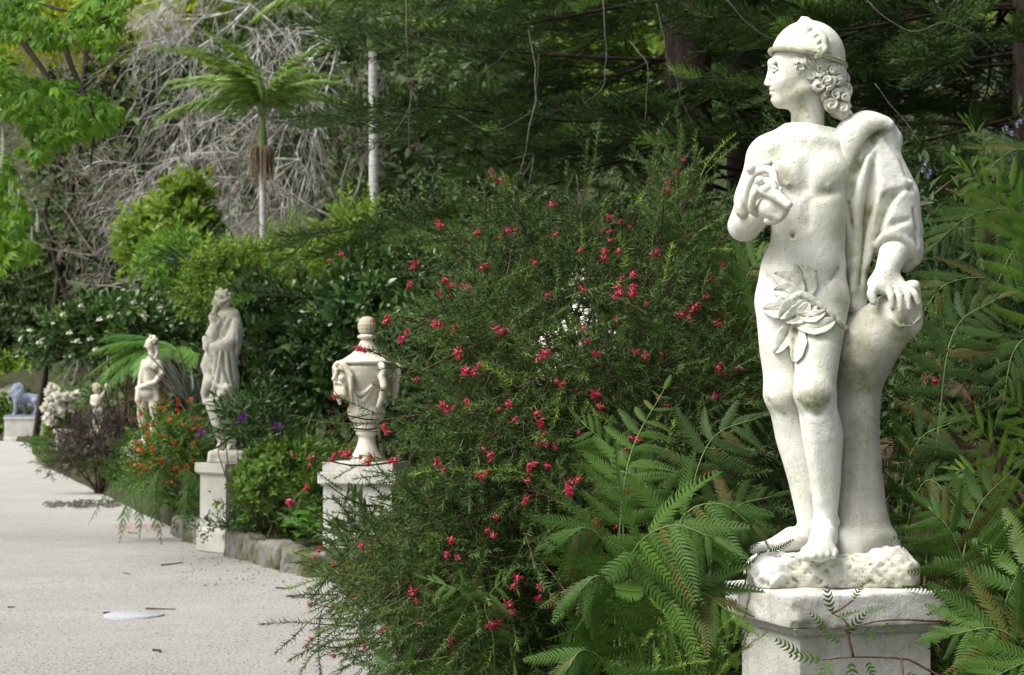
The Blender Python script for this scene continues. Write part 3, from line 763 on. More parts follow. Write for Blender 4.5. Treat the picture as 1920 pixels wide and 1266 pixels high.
def build_cloak():
    lo = s1(1545, 615, -130); hi = s1(1760, 195, 110)
    g = SDF(np.minimum(lo, hi), np.maximum(lo, hi), 0.0040)
    P = lambda lst: [s1(*p) for p in lst]
    # mass of cloth over shoulder and arm
    g.chain(P([(1618, 268, 8), (1640, 320, 10), (1662, 375, 12), (1672, 425, 8), (1686, 462, 4)]), np.array([50, 57, 62, 56, 42]) * U)
    g.chain(P([(1600, 270, 0), (1604, 350, -4), (1608, 430, 4), (1606, 500, 10), (1606, 570, 14)]), np.array([32, 30, 28, 25, 20]) * U, k=24 * U)
    g.chain(P([(1702, 440, 22), (1706, 480, 16), (1700, 496, 8)]), np.array([26, 22, 14]) * U, k=18 * U)
    # broad turned-over band from the shoulder down the chest
    g.chain(P([(1600, 252, -18), (1625, 240, -6), (1650, 246, 6), (1666, 262, 12)]), np.array([30, 31, 30, 26]) * U, k=22 * U)
    relief(g, [(1664, 236), (1636, 234), (1610, 252), (1592, 290), (1584, 330), (1584, 372)], [12, 20, 24, 21, 15, 6], 'add', 14, 0.78)
    # valleys between the folds
    relief(g, [(1678, 246), (1652, 252), (1630, 272), (1612, 304), (1600, 342), (1594, 380)], [3, 9, 11, 11, 9, 3], 'sub', 5, -0.1)
    relief(g, [(1640, 292), (1632, 350), (1624, 410), (1620, 470), (1612, 530)], [5, 15, 18, 14, 7], 'sub', 7, -0.2)
    relief(g, [(1698, 352), (1668, 372), (1652, 404), (1640, 445), (1632, 480)], [3, 13, 15, 12, 5], 'sub', 6, -0.2)
    relief(g, [(1590, 380), (1597, 420), (1606, 480)], [3, 6, 4], 'sub', 10, -0.3)
    relief(g, [(1712, 392), (1722, 430), (1716, 475)], [2, 9, 5], 'sub', 6, -0.25)
    relief(g, [(1704, 412), (1676, 420), (1652, 438)], [3, 9, 5], 'sub', 6, -0.25)
    relief(g, [(1660, 262), (1690, 310), (1706, 352)], [3, 6, 3], 'sub', 14, -0.4)
    # rounded ridges
    relief(g, [(1708, 342), (1676, 356), (1652, 384), (1637, 430), (1627, 480), (1617, 540), (1606, 590)], [5, 9, 10, 9, 8, 8, 6], 'add', 7, 0.4)
    relief(g, [(1628, 296), (1616, 350), (1608, 420), (1604, 490), (1600, 570)], [4, 7, 8, 8, 6], 'add', 7, 0.45)
    relief(g, [(1572, 300), (1576, 340), (1582, 385), (1592, 430), (1602, 480), (1599, 545)], [4, 5, 6, 6, 6, 6], 'add', 7, 0.35)
    relief(g, [(1644, 458), (1664, 440), (1692, 448), (1712, 468), (1720, 492)], [5, 8, 9, 8, 5], 'add', 8, 0.3)
    relief(g, [(1650, 262), (1674, 300), (1694, 340)], [4, 8, 4], 'add', 14, 0.5)
    # sleeve mouth round the forearm
    g.ell(s1(1670, 487, -46), np.array([34, 44, 34]) * U, None, 'sub', 8 * U)
    g.ell(s1(1662, 516, -30), np.array([36, 60, 30]) * U, None, 'sub', 8 * U)
    g.chain(P([(1704, 300, -30), (1716, 350, -26)]), np.array([2, 3]) * U, 'sub', 8 * U)
    g.ell(s1(1637, 294, -60), np.array([7, 9, 10]) * U, None, 'sub', 6 * U)
    return g.mesh('statue_cloak', M_MARBLE, 1, stains([(1640, 250, -50, 26, .8), (1600, 300, -60, 26, .7), (1587, 345, -55, 22, .7), (1668, 368, -60, 20, .7), (1650, 395, -60, 20, .6), (1630, 420, -50, 40, .45), (1612, 520, -30, 40, .6), (1680, 440, -55, 26, .35), (1690, 490, -10, 30, .6), (1600, 460, -30, 30, .6)]))
meshobj('cloak', build_cloak(), None, statue)

def build_snakes():
    lo = s1(1370, 432, -170); hi = s1(1500, 285, -20)
    g = SDF(np.minimum(lo, hi), np.maximum(lo, hi), 0.0027)
    P = lambda lst: smoothpath([s1(*p) for p in lst], 22)
    g.chain(P([(1462, 376, -132), (1454, 345, -128), (1446, 320, -118), (1420, 322, -104), (1402, 346, -96), (1396, 376, -92), (1412, 392, -88)]), np.linspace(7, 8.5, 22) * U, k=1 * U)
    g.chain(P([(1456, 372, -140), (1448, 344, -136), (1430, 342, -126), (1414, 364, -120), (1410, 392, -108), (1424, 402, -96)]), np.linspace(6.5, 8, 22) * U, k=1 * U)
    g.chain(P([(1442, 306, -100), (1420, 312, -90), (1400, 336, -80), (1388, 372, -72), (1392, 396, -70)]), np.linspace(7, 13, 22) * U, k=2 * U)
    for (x, y, d, R) in [(1407, 316, -104, 9.5), (1424, 339, -128, 9), (1438, 353, -138, 8.5), (1452, 353, -140, 7), (1462, 356, -138, 6)]:
        g.ell(s1(x, y, d), np.array([R, R, R]) * U, None, 'add', 2 * U)
    g.chain([s1(1432, 356, -128), s1(1458, 368, -144), s1(1478, 384, -156)], np.array([10, 10.5, 8]) * U, k=2 * U)
    g.ell(s1(1398, 388, -76), np.array([16, 16, 22]) * U, None, 'add', 8 * U)
    return g.mesh('statue_snakes', M_MARBLE, 1, stains([(1400, 395, -70, 22, .5), (1440, 310, -100, 10, .6)]))
meshobj('twisted_snakes', build_snakes(), None, statue)

def build_stump():
    lo = s1(1470, 1100, -150); hi = s1(1760, 520, 120)
    g = SDF(np.minimum(lo, hi), np.maximum(lo, hi), 0.0060)
    P = lambda lst: [s1(*p) for p in lst]
    g.chain(P([(1604, 1085, 30), (1606, 1040, 30), (1608, 1000, 30), (1604, 950, 28), (1602, 880, 26), (1602, 800, 26), (1604, 730, 24), (1612, 680, 18), (1622, 645, 8)]), np.array([110, 84, 64, 55, 50, 48, 50, 54, 54]) * U)
    g.chain(P([(1618, 660, 8), (1652, 618, -6), (1690, 588, -24), (1712, 572, -34)]), np.array([54, 52, 47, 44]) * U, k=26 * U)
    g.plane_cut(s1(1702, 588, -62), (0.42, -0.80, -0.10), 6 * U)
    g.plane_cut(s1(1728, 590, -20), (1.0, -0.15, 0.1), 10 * U)
    g.ell(s1(1640, 556, -40), np.array([5, 8, 5]) * U, None, 'sub', 3 * U)
    g.chain(P([(1638, 588, -52), (1658, 568, -60)]), np.array([2.5, 2.5]) * U, 'sub', 2 * U)
    # rim of the cut
    g.chain(P([(1672, 596, -66), (1688, 612, -70), (1710, 610, -64), (1728, 594, -50)]), np.array([3, 3, 3, 3]) * U, k=5 * U)
    g.rough(0.0016, 45, 1.0); g.rough(0.004, 9, 4.0)
    zc = s1(1600, 650)[2]
    st = stains([(1630, 640, -40, 70, .75), (1690, 620, -60, 30, .8), (1610, 700, -20, 60, .85), (1620, 720, -30, 50, .5), (1600, 850, -20, 60, .45), (1640, 760, -20, 40, .35)])
    return g.mesh('statue_stump', M_STUMP, 1, lambda V: {'chisel': np.clip((zc - V[:, 2]) / 0.10 + 0.3 * vnoise(V, 20, 2), 0, 1), **st(V)})
meshobj('tree_stump', build_stump(), None, statue)

def build_rock():
    lo = s1(1375, 1125, -190); hi = s1(1735, 1000, 190)
    g = SDF(np.minimum(lo, hi), np.maximum(lo, hi), 0.0052)
    cz = (s1(1560, 1106, 0)[2] + s1(1560, 1037, 0)[2]) / 2
    hz = s1(1560, 1037, 0)[2] - cz
    c = s1(1558, 1070, 0); c[2] = cz
    g.box(c + np.array([0, 0.0, -0.012]), np.array([0.232, 0.165, hz + 0.012]), None, 0.055)
    g.ell(s1(1660, 1062, 0), np.array([48, 90, 42]) * U, None, 'add', 30 * U)
    g.ell(s1(1440, 1074, -30), np.array([40, 90, 32]) * U, None, 'add', 26 * U)
    g.chain([s1(1500, 1098, -150), s1(1540, 1078, -142), s1(1575, 1062, -134)], np.array([5, 12, 7]) * U, 'sub', 16 * U)
    g.rough(0.009, 17, 3.0); g.rough(0.007, 48, 7.0); g.rough(0.005, 90, 5.0); g.rough(0.003, 150, 2.0)
    zb = s1(1560, 1106, 0)[2]
    g.plane_cut(np.array([0, 0, 0.020]), (0, 0, -1))
    return g.mesh('statue_rock', M_ROCK, 1, lambda V: {'algae': np.clip(np.clip(0.9 - V[:, 2] / 0.07, 0, 1) * np.clip(0.5 + vnoise(V, 22, 1), 0, 1) + 0.5 * np.clip(vnoise(V, 14, 6) - 0.25, 0, 1), 0, 1)})
meshobj('rock_base', build_rock(), None, statue)

# girdle of leaves: a stem with single leaves
def stone_leaf(bx, by, tx, ty, w, bend, lift, seed):
    """a carved leaf that lies on the hip: every point is measured off the body surface; bend curves the midrib (px)"""
    nu, nv = 18, 8; top = []; bot = []; r = np.random.default_rng(seed)
    dx, dy = tx - bx, ty - by; L = math.hypot(dx, dy); ux, uy = dx / L, dy / L; nx, ny = -uy, ux
    ph = r.uniform(0, 6)
    rows = []
    for i in range(nu + 1):
        u = i / nu
        ww = 1.4 * w * (math.sin(math.pi * min(max(u, .02) ** 0.85, 0.985)) ** 0.5) * (1 + .05 * math.sin(u * 17 + ph))
        cx, cy = bx + dx * u + nx * bend * 4 * u * (1 - u), by + dy * u + ny * bend * 4 * u * (1 - u)
        for j in range(nv + 1):
            v = j / nv * 2 - 1
            rows.append((cx + nx * v * ww, cy + ny * v * ww, u, v))
    dep = np.array([probe(BODY_G, x, y) for x, y, _, _ in rows]).reshape(nu + 1, nv + 1)
    for _ in range(2): dep[1:-1] = (dep[:-2] + 2 * dep[1:-1] + dep[2:]) / 4; dep[:, 1:-1] = (dep[:, :-2] + 2 * dep[:, 1:-1] + dep[:, 2:]) / 4
    for q, (x, y, u, v) in enumerate(rows):
        d = dep[q // (nv + 1), q % (nv + 1)]
        wav = 0.9 * math.sin(u * 7 + ph) * v
        h = lift * (0.45 + .4 * u) + 2.5 + 2.0 * abs(v) ** 1.5 + wav - (2.2 if abs(v) < .05 else 0) + .3 * math.sin(u * 24) * (abs(v) > .2)
        top.append(s1(x, y, d - h)); bot.append(s1(x, y, d + 3))
    V = np.array(top + bot); n = (nu + 1) * (nv + 1)
    F = []
    for i in range(nu):
        for j in range(nv):
            a = i * (nv + 1) + j; b = a + 1; c = a + nv + 2; d = a + nv + 1
            F.append((a, b, c, d)); F.append((n + d, n + c, n + b, n + a))
    for i in range(nu):
        for j in (0, nv):
            a = i * (nv + 1) + j; d = a + nv + 1
            F.append((a, d, n + d, n + a) if j == 0 else (d, a, n + a, n + d))
    for j in range(nv):
        a = nu * (nv + 1) + j; F.append((a, a + 1, n + a + 1, n + a)); F.append((j + 1, j, n + j, n + j + 1))
    me = make_mesh('stone_leaf', V, [np.array(F)], attrs={'algae': np.repeat([0.1, .8], n)}, mats=[M_MARBLE])
    return me
def build_garland():
    lo = s1(1440, 680, -140); hi = s1(1615, 520, 20)
    g = SDF(np.minimum(lo, hi), np.maximum(lo, hi), 0.0034)
    def vine(pts, r0, r1):
        q = smoothpath([(x, y, 0) for x, y in pts], 18); g.chain([s1(x, y, probe(BODY_G, x, y) - 5) for x, y, _ in q], np.linspace(r0, r1, 18) * U, k=2 * U)
    vine([(1486, 560), (1504, 552), (1530, 566), (1556, 586), (1574, 604), (1588, 618)], 8, 5)
    vine([(1496, 556), (1496, 584), (1488, 606)], 6, 4)
    return g.mesh('statue_garland', M_MARBLE, 1, stains([(1560, 590, -60, 40, .5), (1500, 570, -70, 20, .5)]))
garland = meshobj('leaf_girdle', build_garland(), None, statue)
# base pixel, tip pixel, half width px, sideways bend px, lift px
for i, lf in enumerate([
        (1514, 560, 1494, 494, 17, 5, 3), (1506, 552, 1449, 513, 15, 6, 5), (1502, 556, 1450, 545, 12, 5, 6), (1500, 560, 1430, 580, 16, -8, 8),
        (1506, 566, 1462, 596, 12, 5, 13), (1516, 566, 1472, 602, 14, -6, 15), (1530, 572, 1496, 604, 11, 5, 13),
        (1568, 598, 1494, 612, 10, -9, 10), (1548, 584, 1494, 590, 8, -7, 16), (1486, 600, 1452, 662, 12, -3, 4), (1490, 604, 1490, 680, 12, -6, 5)]):
    meshobj('leaf', stone_leaf(*lf, seed=i), None, garland)
# a fallen violet petal on the rock
pm = MB(); pm.add(np.array([[0, 0, 0], [.006, .004, .004], [.012, .0, .002], [.014, .01, .007], [.005, .012, .003], [-.002, .008, .006]]), [np.array([[0, 1, 4], [1, 2, 3], [1, 3, 4], [0, 4, 5]])])
pe = meshobj('fallen_petal', pm.mesh('fallen_petal', M_BLUEPETAL), None, None, label='violet blue petal fallen on the rock base of the near statue', cat='petal')
pe.location = tuple(at(1455, 1046, Y0 - 0.19)); pe.scale = (1.1, 1.1, 1.1)

# ================================================================== pedestals, urns, further statues
import bmesh
def box_mesh(name, w, d, h, mat, bevel=0.008, taper=1.0, z0=0.0, seed=0):
    bm = bmesh.new(); bmesh.ops.create_cube(bm, size=1.0)
    for v in bm.verts:
        f = 1.0 if v.co.z < 0 else taper
        v.co = Vector((v.co.x * w * f, v.co.y * d * f, z0 + (v.co.z + 0.5) * h))
    bmesh.ops.bevel(bm, geom=list(bm.edges), offset=bevel, segments=2, affect='EDGES', profile=0.6)
    bmesh.ops.recalc_face_normals(bm, faces=bm.faces)
    me = bpy.data.meshes.new(name); bm.to_mesh(me); bm.free()
    me.materials.append(mat)
    a = me.attributes.new('algae', 'FLOAT', 'POINT')
    return me
def frustum_mesh(name, prof, mat):
    """square moulding: prof = [(half_x, half_y, z)...]"""
    V = []; F = []
    for (a, b, z) in prof: V += [(-a, -b, z), (a, -b, z), (a, b, z), (-a, b, z)]
    n = len(prof)
    for i in range(n - 1):
        for j in range(4):
            k = (j + 1) % 4; F.append((i * 4 + j, i * 4 + k, i * 4 + 4 + k, i * 4 + 4 + j))
    F.append((3, 2, 1, 0)); F.append(tuple((n - 1) * 4 + j for j in range(4)))
    return make_mesh(name, np.array(V, float), [np.array(F)], smooth=False, attrs={'algae': np.zeros(len(V))}, mats=[mat])
def chipped_box(name, w, d, h, z0, mat, chips, res=0.0078, amp=0.0018):
    g = SDF((-w / 2 - .02, -d / 2 - .02, z0 - .02), (w / 2 + .02, d / 2 + .02, z0 + h + .02), res)
    g.box((0, 0, z0 + h / 2), (w / 2, d / 2, h / 2), None, 0.005)
    g.rough(amp, 60, 1.0); g.rough(amp * 1.4, 22, 4.0)
    for (x, y, z, r) in chips: g.ell((x, y, z), (r, r, r), None, 'sub', 0.006)
    return g.mesh(name, mat, 1, lambda V: {'algae': np.clip(vnoise(V, 9, 3.0) - 0.35, 0, 1) * 0.7})
def pedestal(loc, w, d, h, rot, mat, label, cat='pedestal', capmesh=None, slab=None, base_h=0.16):
    p = thing('stone_pedestal', (loc[0], loc[1], 0), label, cat, 'pedestals along the path', rot)
    cw = 0.035
    ch = 0.098
    meshobj('cap', capmesh or box_mesh('cap', w, d, ch, mat, 0.006, 1, h - ch), None, p)
    meshobj('cap_moulding', frustum_mesh('cap_moulding', [(w / 2 - cw - .004, d / 2 - cw - .004, h - ch - .022), (w / 2 - cw + .008, d / 2 - cw + .008, h - ch - .020), (w / 2 - .012, d / 2 - .012, h - ch + .001)], mat), None, p)
    meshobj('shaft', box_mesh('shaft', w - 2 * cw - .012, d - 2 * cw - .012, h - ch - .02 - base_h + .004, mat, 0.004, 1, base_h - .002), None, p)
    meshobj('foot_moulding', frustum_mesh('foot_moulding', [(w / 2 - .022, d / 2 - .022, base_h - .001), (w / 2 - .022, d / 2 - .022, base_h + .012), (w / 2 - cw + .006, d / 2 - cw + .006, base_h + .028), (w / 2 - cw - .004, d / 2 - cw - .004, base_h + .05)], mat), None, p)
    meshobj('base', box_mesh('base', w - .03, d - .03, base_h, mat, 0.01, 1, 0.0), None, p)
    if slab:
        meshobj('slab', box_mesh('slab', slab[0], slab[0], slab[1], mat, 0.006, 1, h + 0.001), None, p)
    return p
ZP = float(ST0[2]) + 0.020
_rot = math.radians(17.2)
_fc = np.array([0.797, 5.18]); _ex = np.array([math.cos(_rot), math.sin(_rot)]); _ey = np.array([-_ex[1], _ex[0]])
PW, PD = 0.507, 0.48
_pc = _fc + _ex * PW / 2 + _ey * PD / 2
pedestal((_pc[0], _pc[1]), PW, PD, ZP, _rot, M_PED, 'worn pale limestone pedestal with a chipped corner under the youth in the winged cap',
         capmesh=chipped_box('cap_chipped', PW, PD, 0.098, ZP - 0.098, M_PED, [(-PW / 2 - .012, -PD / 2 - .012, ZP - .05, .034), (-PW / 2, -PD / 2 - .004, ZP - .098, .03), (-PW / 2 + .05, -PD / 2 - .012, ZP - .10, .032), (-PW / 2 + .10, -PD / 2 - .016, ZP - .104, .03), (-.05, -PD / 2 - .014, ZP + .008, .018), (.16, -PD / 2 - .012, ZP + .01, .02), (PW / 2 + .012, -PD / 2 - .01, ZP - .09, .026), (-PW / 2 - .01, .05, ZP + .012, .022)]))

def lathe(name, prof, mat, seg=40, mod=None, attrs=None):
    """prof [(r,z)]; mod(angle, i) multiplies r"""
    n = len(prof); a = np.arange(seg) * 2 * math.pi / seg
    V = []
    for i, (r, z) in enumerate(prof):
        rr = r * (np.array([mod(t, i, z) for t in a]) if mod else 1.0)
        V.append(np.stack([rr * np.cos(a), rr * np.sin(a), np.full(seg, z)], 1))
    V = np.concatenate(V); j = np.arange(seg); k = (j + 1) % seg
    F = np.concatenate([np.stack([i * seg + j, i * seg + k, (i + 1) * seg + k, (i + 1) * seg + j], 1) for i in range(n - 1)])
    V = np.concatenate([V, [[0, 0, prof[0][1]], [0, 0, prof[-1][1]]]]); c0 = n * seg
    T = np.concatenate([np.stack([k, j, np.full(seg, c0)], 1), np.stack([(n - 1) * seg + j, (n - 1) * seg + k, np.full(seg, c0 + 1)], 1)])
    return make_mesh(name, V, [F, T], smooth=True, attrs={'algae': attrs(V) if attrs else np.zeros(len(V))}, mats=[mat])
def dense(prof, m=5):
    p = np.array(prof, float); q = smoothpath(np.c_[p, np.zeros(len(p))], (len(p) - 1) * m + 1); return [(max(a, 0.002), b) for a, b, _ in q]

def mask_mesh():
    g = SDF((-.15, -.16, -.24), (.15, .10, .17), 0.0052)
    E = lambda x, y, z, a, b, c, k=.02, op='add': g.ell((x, y, z), (a, b, c), None, op, k)
    E(0, 0, .02, .080, .075, .115); E(0, -.02, -.05, .062, .062, .085)
    for sx in (-1, 1):
        E(sx * .034, -.075, .035, .026, .022, .020, .012, 'sub'); E(sx * .034, -.058, .034, .016, .016, .012, .004)
        g.chain([(sx * .012, -.084, .058), (sx * .036, -.082, .072), (sx * .066, -.060, .060)], [.012, .014, .010], k=.010)
        E(sx * .045, -.062, -.005, .026, .022, .024, .016)
        for t in range(4):
            g.chain([(sx * (.02 + .02 * t), -.06, .115 - .01 * t), (sx * (.06 + .022 * t), -.055 + .01 * t, .10 - .03 * t), (sx * (.095 + .008 * t), -.02, .05 - .05 * t), (sx * (.085 + .004 * t), .0, -.02 - .06 * t)], [.016, .02, .018, .012], k=.006)
        g.chain([(sx * .016, -.080, -.036), (sx * .04, -.072, -.045), (sx * .055, -.05, -.075)], [.010, .012, .009], k=.006)
        for t in range(3):
            g.chain([(sx * (.012 + .02 * t), -.074 + .012 * t, -.085), (sx * (.02 + .022 * t), -.075 + .014 * t, -.13), (sx * (.008 + .022 * t), -.055 + .012 * t, -.185 + .02 * t)], [.018, .02, .010], k=.007)
    g.chain([(0, -.078, .055), (0, -.10, .005), (0, -.108, -.012)], [.012, .015, .017], k=.008)
    E(0, -.088, -.058, .024, .020, .011, .006, 'sub'); E(0, -.078, -.072, .02, .016, .008, .005)
    return g.mesh('urn_mask', M_MARBLE_FAR, 1, lambda V: {'algae': np.clip(vnoise(V, 18, 2) * .7, 0, 1)})
def handle_mesh():
    g = SDF((-.05, -.16, -.25), (.05, .10, .14), 0.0055)
    pts = [(0, -.02 - .055 * math.cos(a) * (1 - a / 14), .05 + .055 * math.sin(a) * (1 - a / 14)) for a in np.linspace(-1.2, 7.5, 22)]
    g.chain(pts, np.linspace(.026, .016, 22), k=.004)
    g.chain([(0, -.06, .0), (0, -.085, -.07), (0, -.05, -.16), (0, -.0, -.22)], [.03, .028, .024, .018], k=.012)
    return g.mesh('urn_scroll', M_MARBLE_FAR, 1, lambda V: {'algae': np.zeros(len(V))})
URN_MASK, URN_SCROLL = mask_mesh(), handle_mesh()
def urn(loc, z, scale, rot, label, mat):
    """heights in metres above the pedestal slab"""
    q = 1 / 215.0
    o = thing('stone_urn', (loc[0], loc[1], z), label, 'urn', 'lidded urns along the path', rot)
    o.scale = (scale,) * 3
    zz = lambda y: (868 - y) * q
    alg = lambda V: np.clip(vnoise(V, 7, 5) * .6, 0, 1)
    foot = [(30, 868), (30, 862), (27, 858), (23, 850), (18, 838), (15, 826), (16, 820), (20, 817), (20, 812), (17, 811)]
    meshobj('foot', lathe('foot', dense([(r * q, zz(y)) for r, y in foot], 3), mat, 36, attrs=alg), None, o)
    ring = [(17, 811), (24, 809), (26, 804), (24, 799), (19, 798)]
    meshobj('ring', lathe('ring', dense([(r * q, zz(y)) for r, y in ring], 3), mat, 36, attrs=alg), None, o)
    bowl = [(19, 798.5), (27, 794), (33, 785), (35.5, 775), (34, 766)]
    meshobj('gadrooned_bowl', lathe('bowl', dense([(r * q, zz(y)) for r, y in bowl], 4), mat, 96, mod=lambda t, i, z: 1 + 0.035 * abs(math.sin(t * 12)) - .02, attrs=alg), None, o)
    body = [(33, 768), (32, 760), (36, 745), (42, 728), (47, 712), (49, 700), (49.5, 692), (46, 689), (46, 686)]
    meshobj('vase_body', lathe('vase', dense([(r * q, zz(y)) for r, y in body], 4), mat, 48, attrs=alg), None, o)
    lid = [(46, 687), (52, 686), (53, 682), (50, 679), (46, 678), (38, 673), (28, 666), (19, 657), (14, 647), (11, 640), (13, 638)]
    lidm = lathe('lid', dense([(r * q, zz(y)) for r, y in lid], 4), mat, 48, attrs=alg)
    lo = meshobj('lid', lidm, None, o)
    rim = [(12, 639), (17, 637), (17.5, 634), (13, 631), (9, 630)]
    meshobj('finial_ring', lathe('finial_ring', dense([(r * q, zz(y)) for r, y in rim], 3), mat, 32, attrs=alg), None, o)
    fin = [(9, 630.5), (14, 627), (16.3, 619), (16.4, 612), (14, 604), (9.5, 599), (3, 597)]
    meshobj('pineapple_finial', lathe('finial', dense([(r * q, zz(y)) for r, y in fin], 5), mat, 60, mod=lambda t, i, z: 1 + 0.05 * math.sin(t * 7 + z * 95) * math.sin(t * 7 - z * 95), attrs=lambda V: np.full(len(V), .55)), None, o)
    for k in range(4):
        a = math.radians(-90 + 38 + 90 * k)          # direction from the axis
        me = URN_MASK if k % 2 == 1 else URN_SCROLL
        R = np.array(Matrix.Rotation(a + math.pi / 2, 3, 'Z'))
        r0 = 44 * q
        inst('mask' if k % 2 == 1 else 'scroll_handle', me, o, (r0 * math.cos(a), r0 * math.sin(a), zz(712)), R, 1.12)
        # swag of cloth between this and the next
        for m in range(2):
            b = np.linspace(a + .25, a + math.pi / 2 - .25, 14); sagz = zz(724 + 6 * m) - (0.085 + .03 * m) * np.sin((b - b[0]) / (b[-1] - b[0]) * math.pi)
            rr = np.interp(-sagz, [-zz(712), -zz(728), -zz(745), -zz(760), -zz(768)], [47 * q, 42.5 * q, 36.5 * q, 33 * q, 33 * q]) + .006
            V, F = tube(np.stack([rr * np.cos(b), rr * np.sin(b), sagz], 1), .012 + .010 * np.sin((b - b[0]) / (b[-1] - b[0]) * math.pi), 7)
            meshobj('swag', make_mesh('swag', V, F, attrs={'algae': np.zeros(len(V))}, mats=[mat]), None, o)
    return o

YU1 = 15.8
pu = at(682, 886, YU1)
HU = float(pu[2])
pedestal((pu[0], pu[1] + .30), 0.70, 0.70, HU, math.radians(-10), M_PED, 'pale stone pedestal carrying the mask urn, partly behind the red flowers', slab=(0.63, 0.085))
urn((pu[0], pu[1] + .30), HU + .087, 1.02, math.radians(-4), 'pale stone lidded urn with a bearded mask, left of the red shrub', M_MARBLE_FAR)
pu2 = at(1095, 590, 10.3)
pedestal((pu2[0], 10.5), 0.66, 0.66, 0.92, math.radians(4), M_PED, 'pale pedestal almost wholly hidden behind the red-flowered shrub', slab=(0.6, 0.085))
urn((pu2[0], 10.5), 1.007, 1.0, math.radians(10), 'white stone urn whose lid just shows through the red-flowered shrub', M_MARBLE)

def figure(origin, Y, scale_px, off, zoom):
    """returns local mapper: zoomed-crop pixels -> local metres"""
    o = at(off[0] + origin[0] / zoom, off[1] + origin[1] / zoom, Y)
    def f(u, v, d=0.0): return at(off[0] + u / zoom, off[1] + v / zoom, Y + d / scale_px) - o
    return o, f

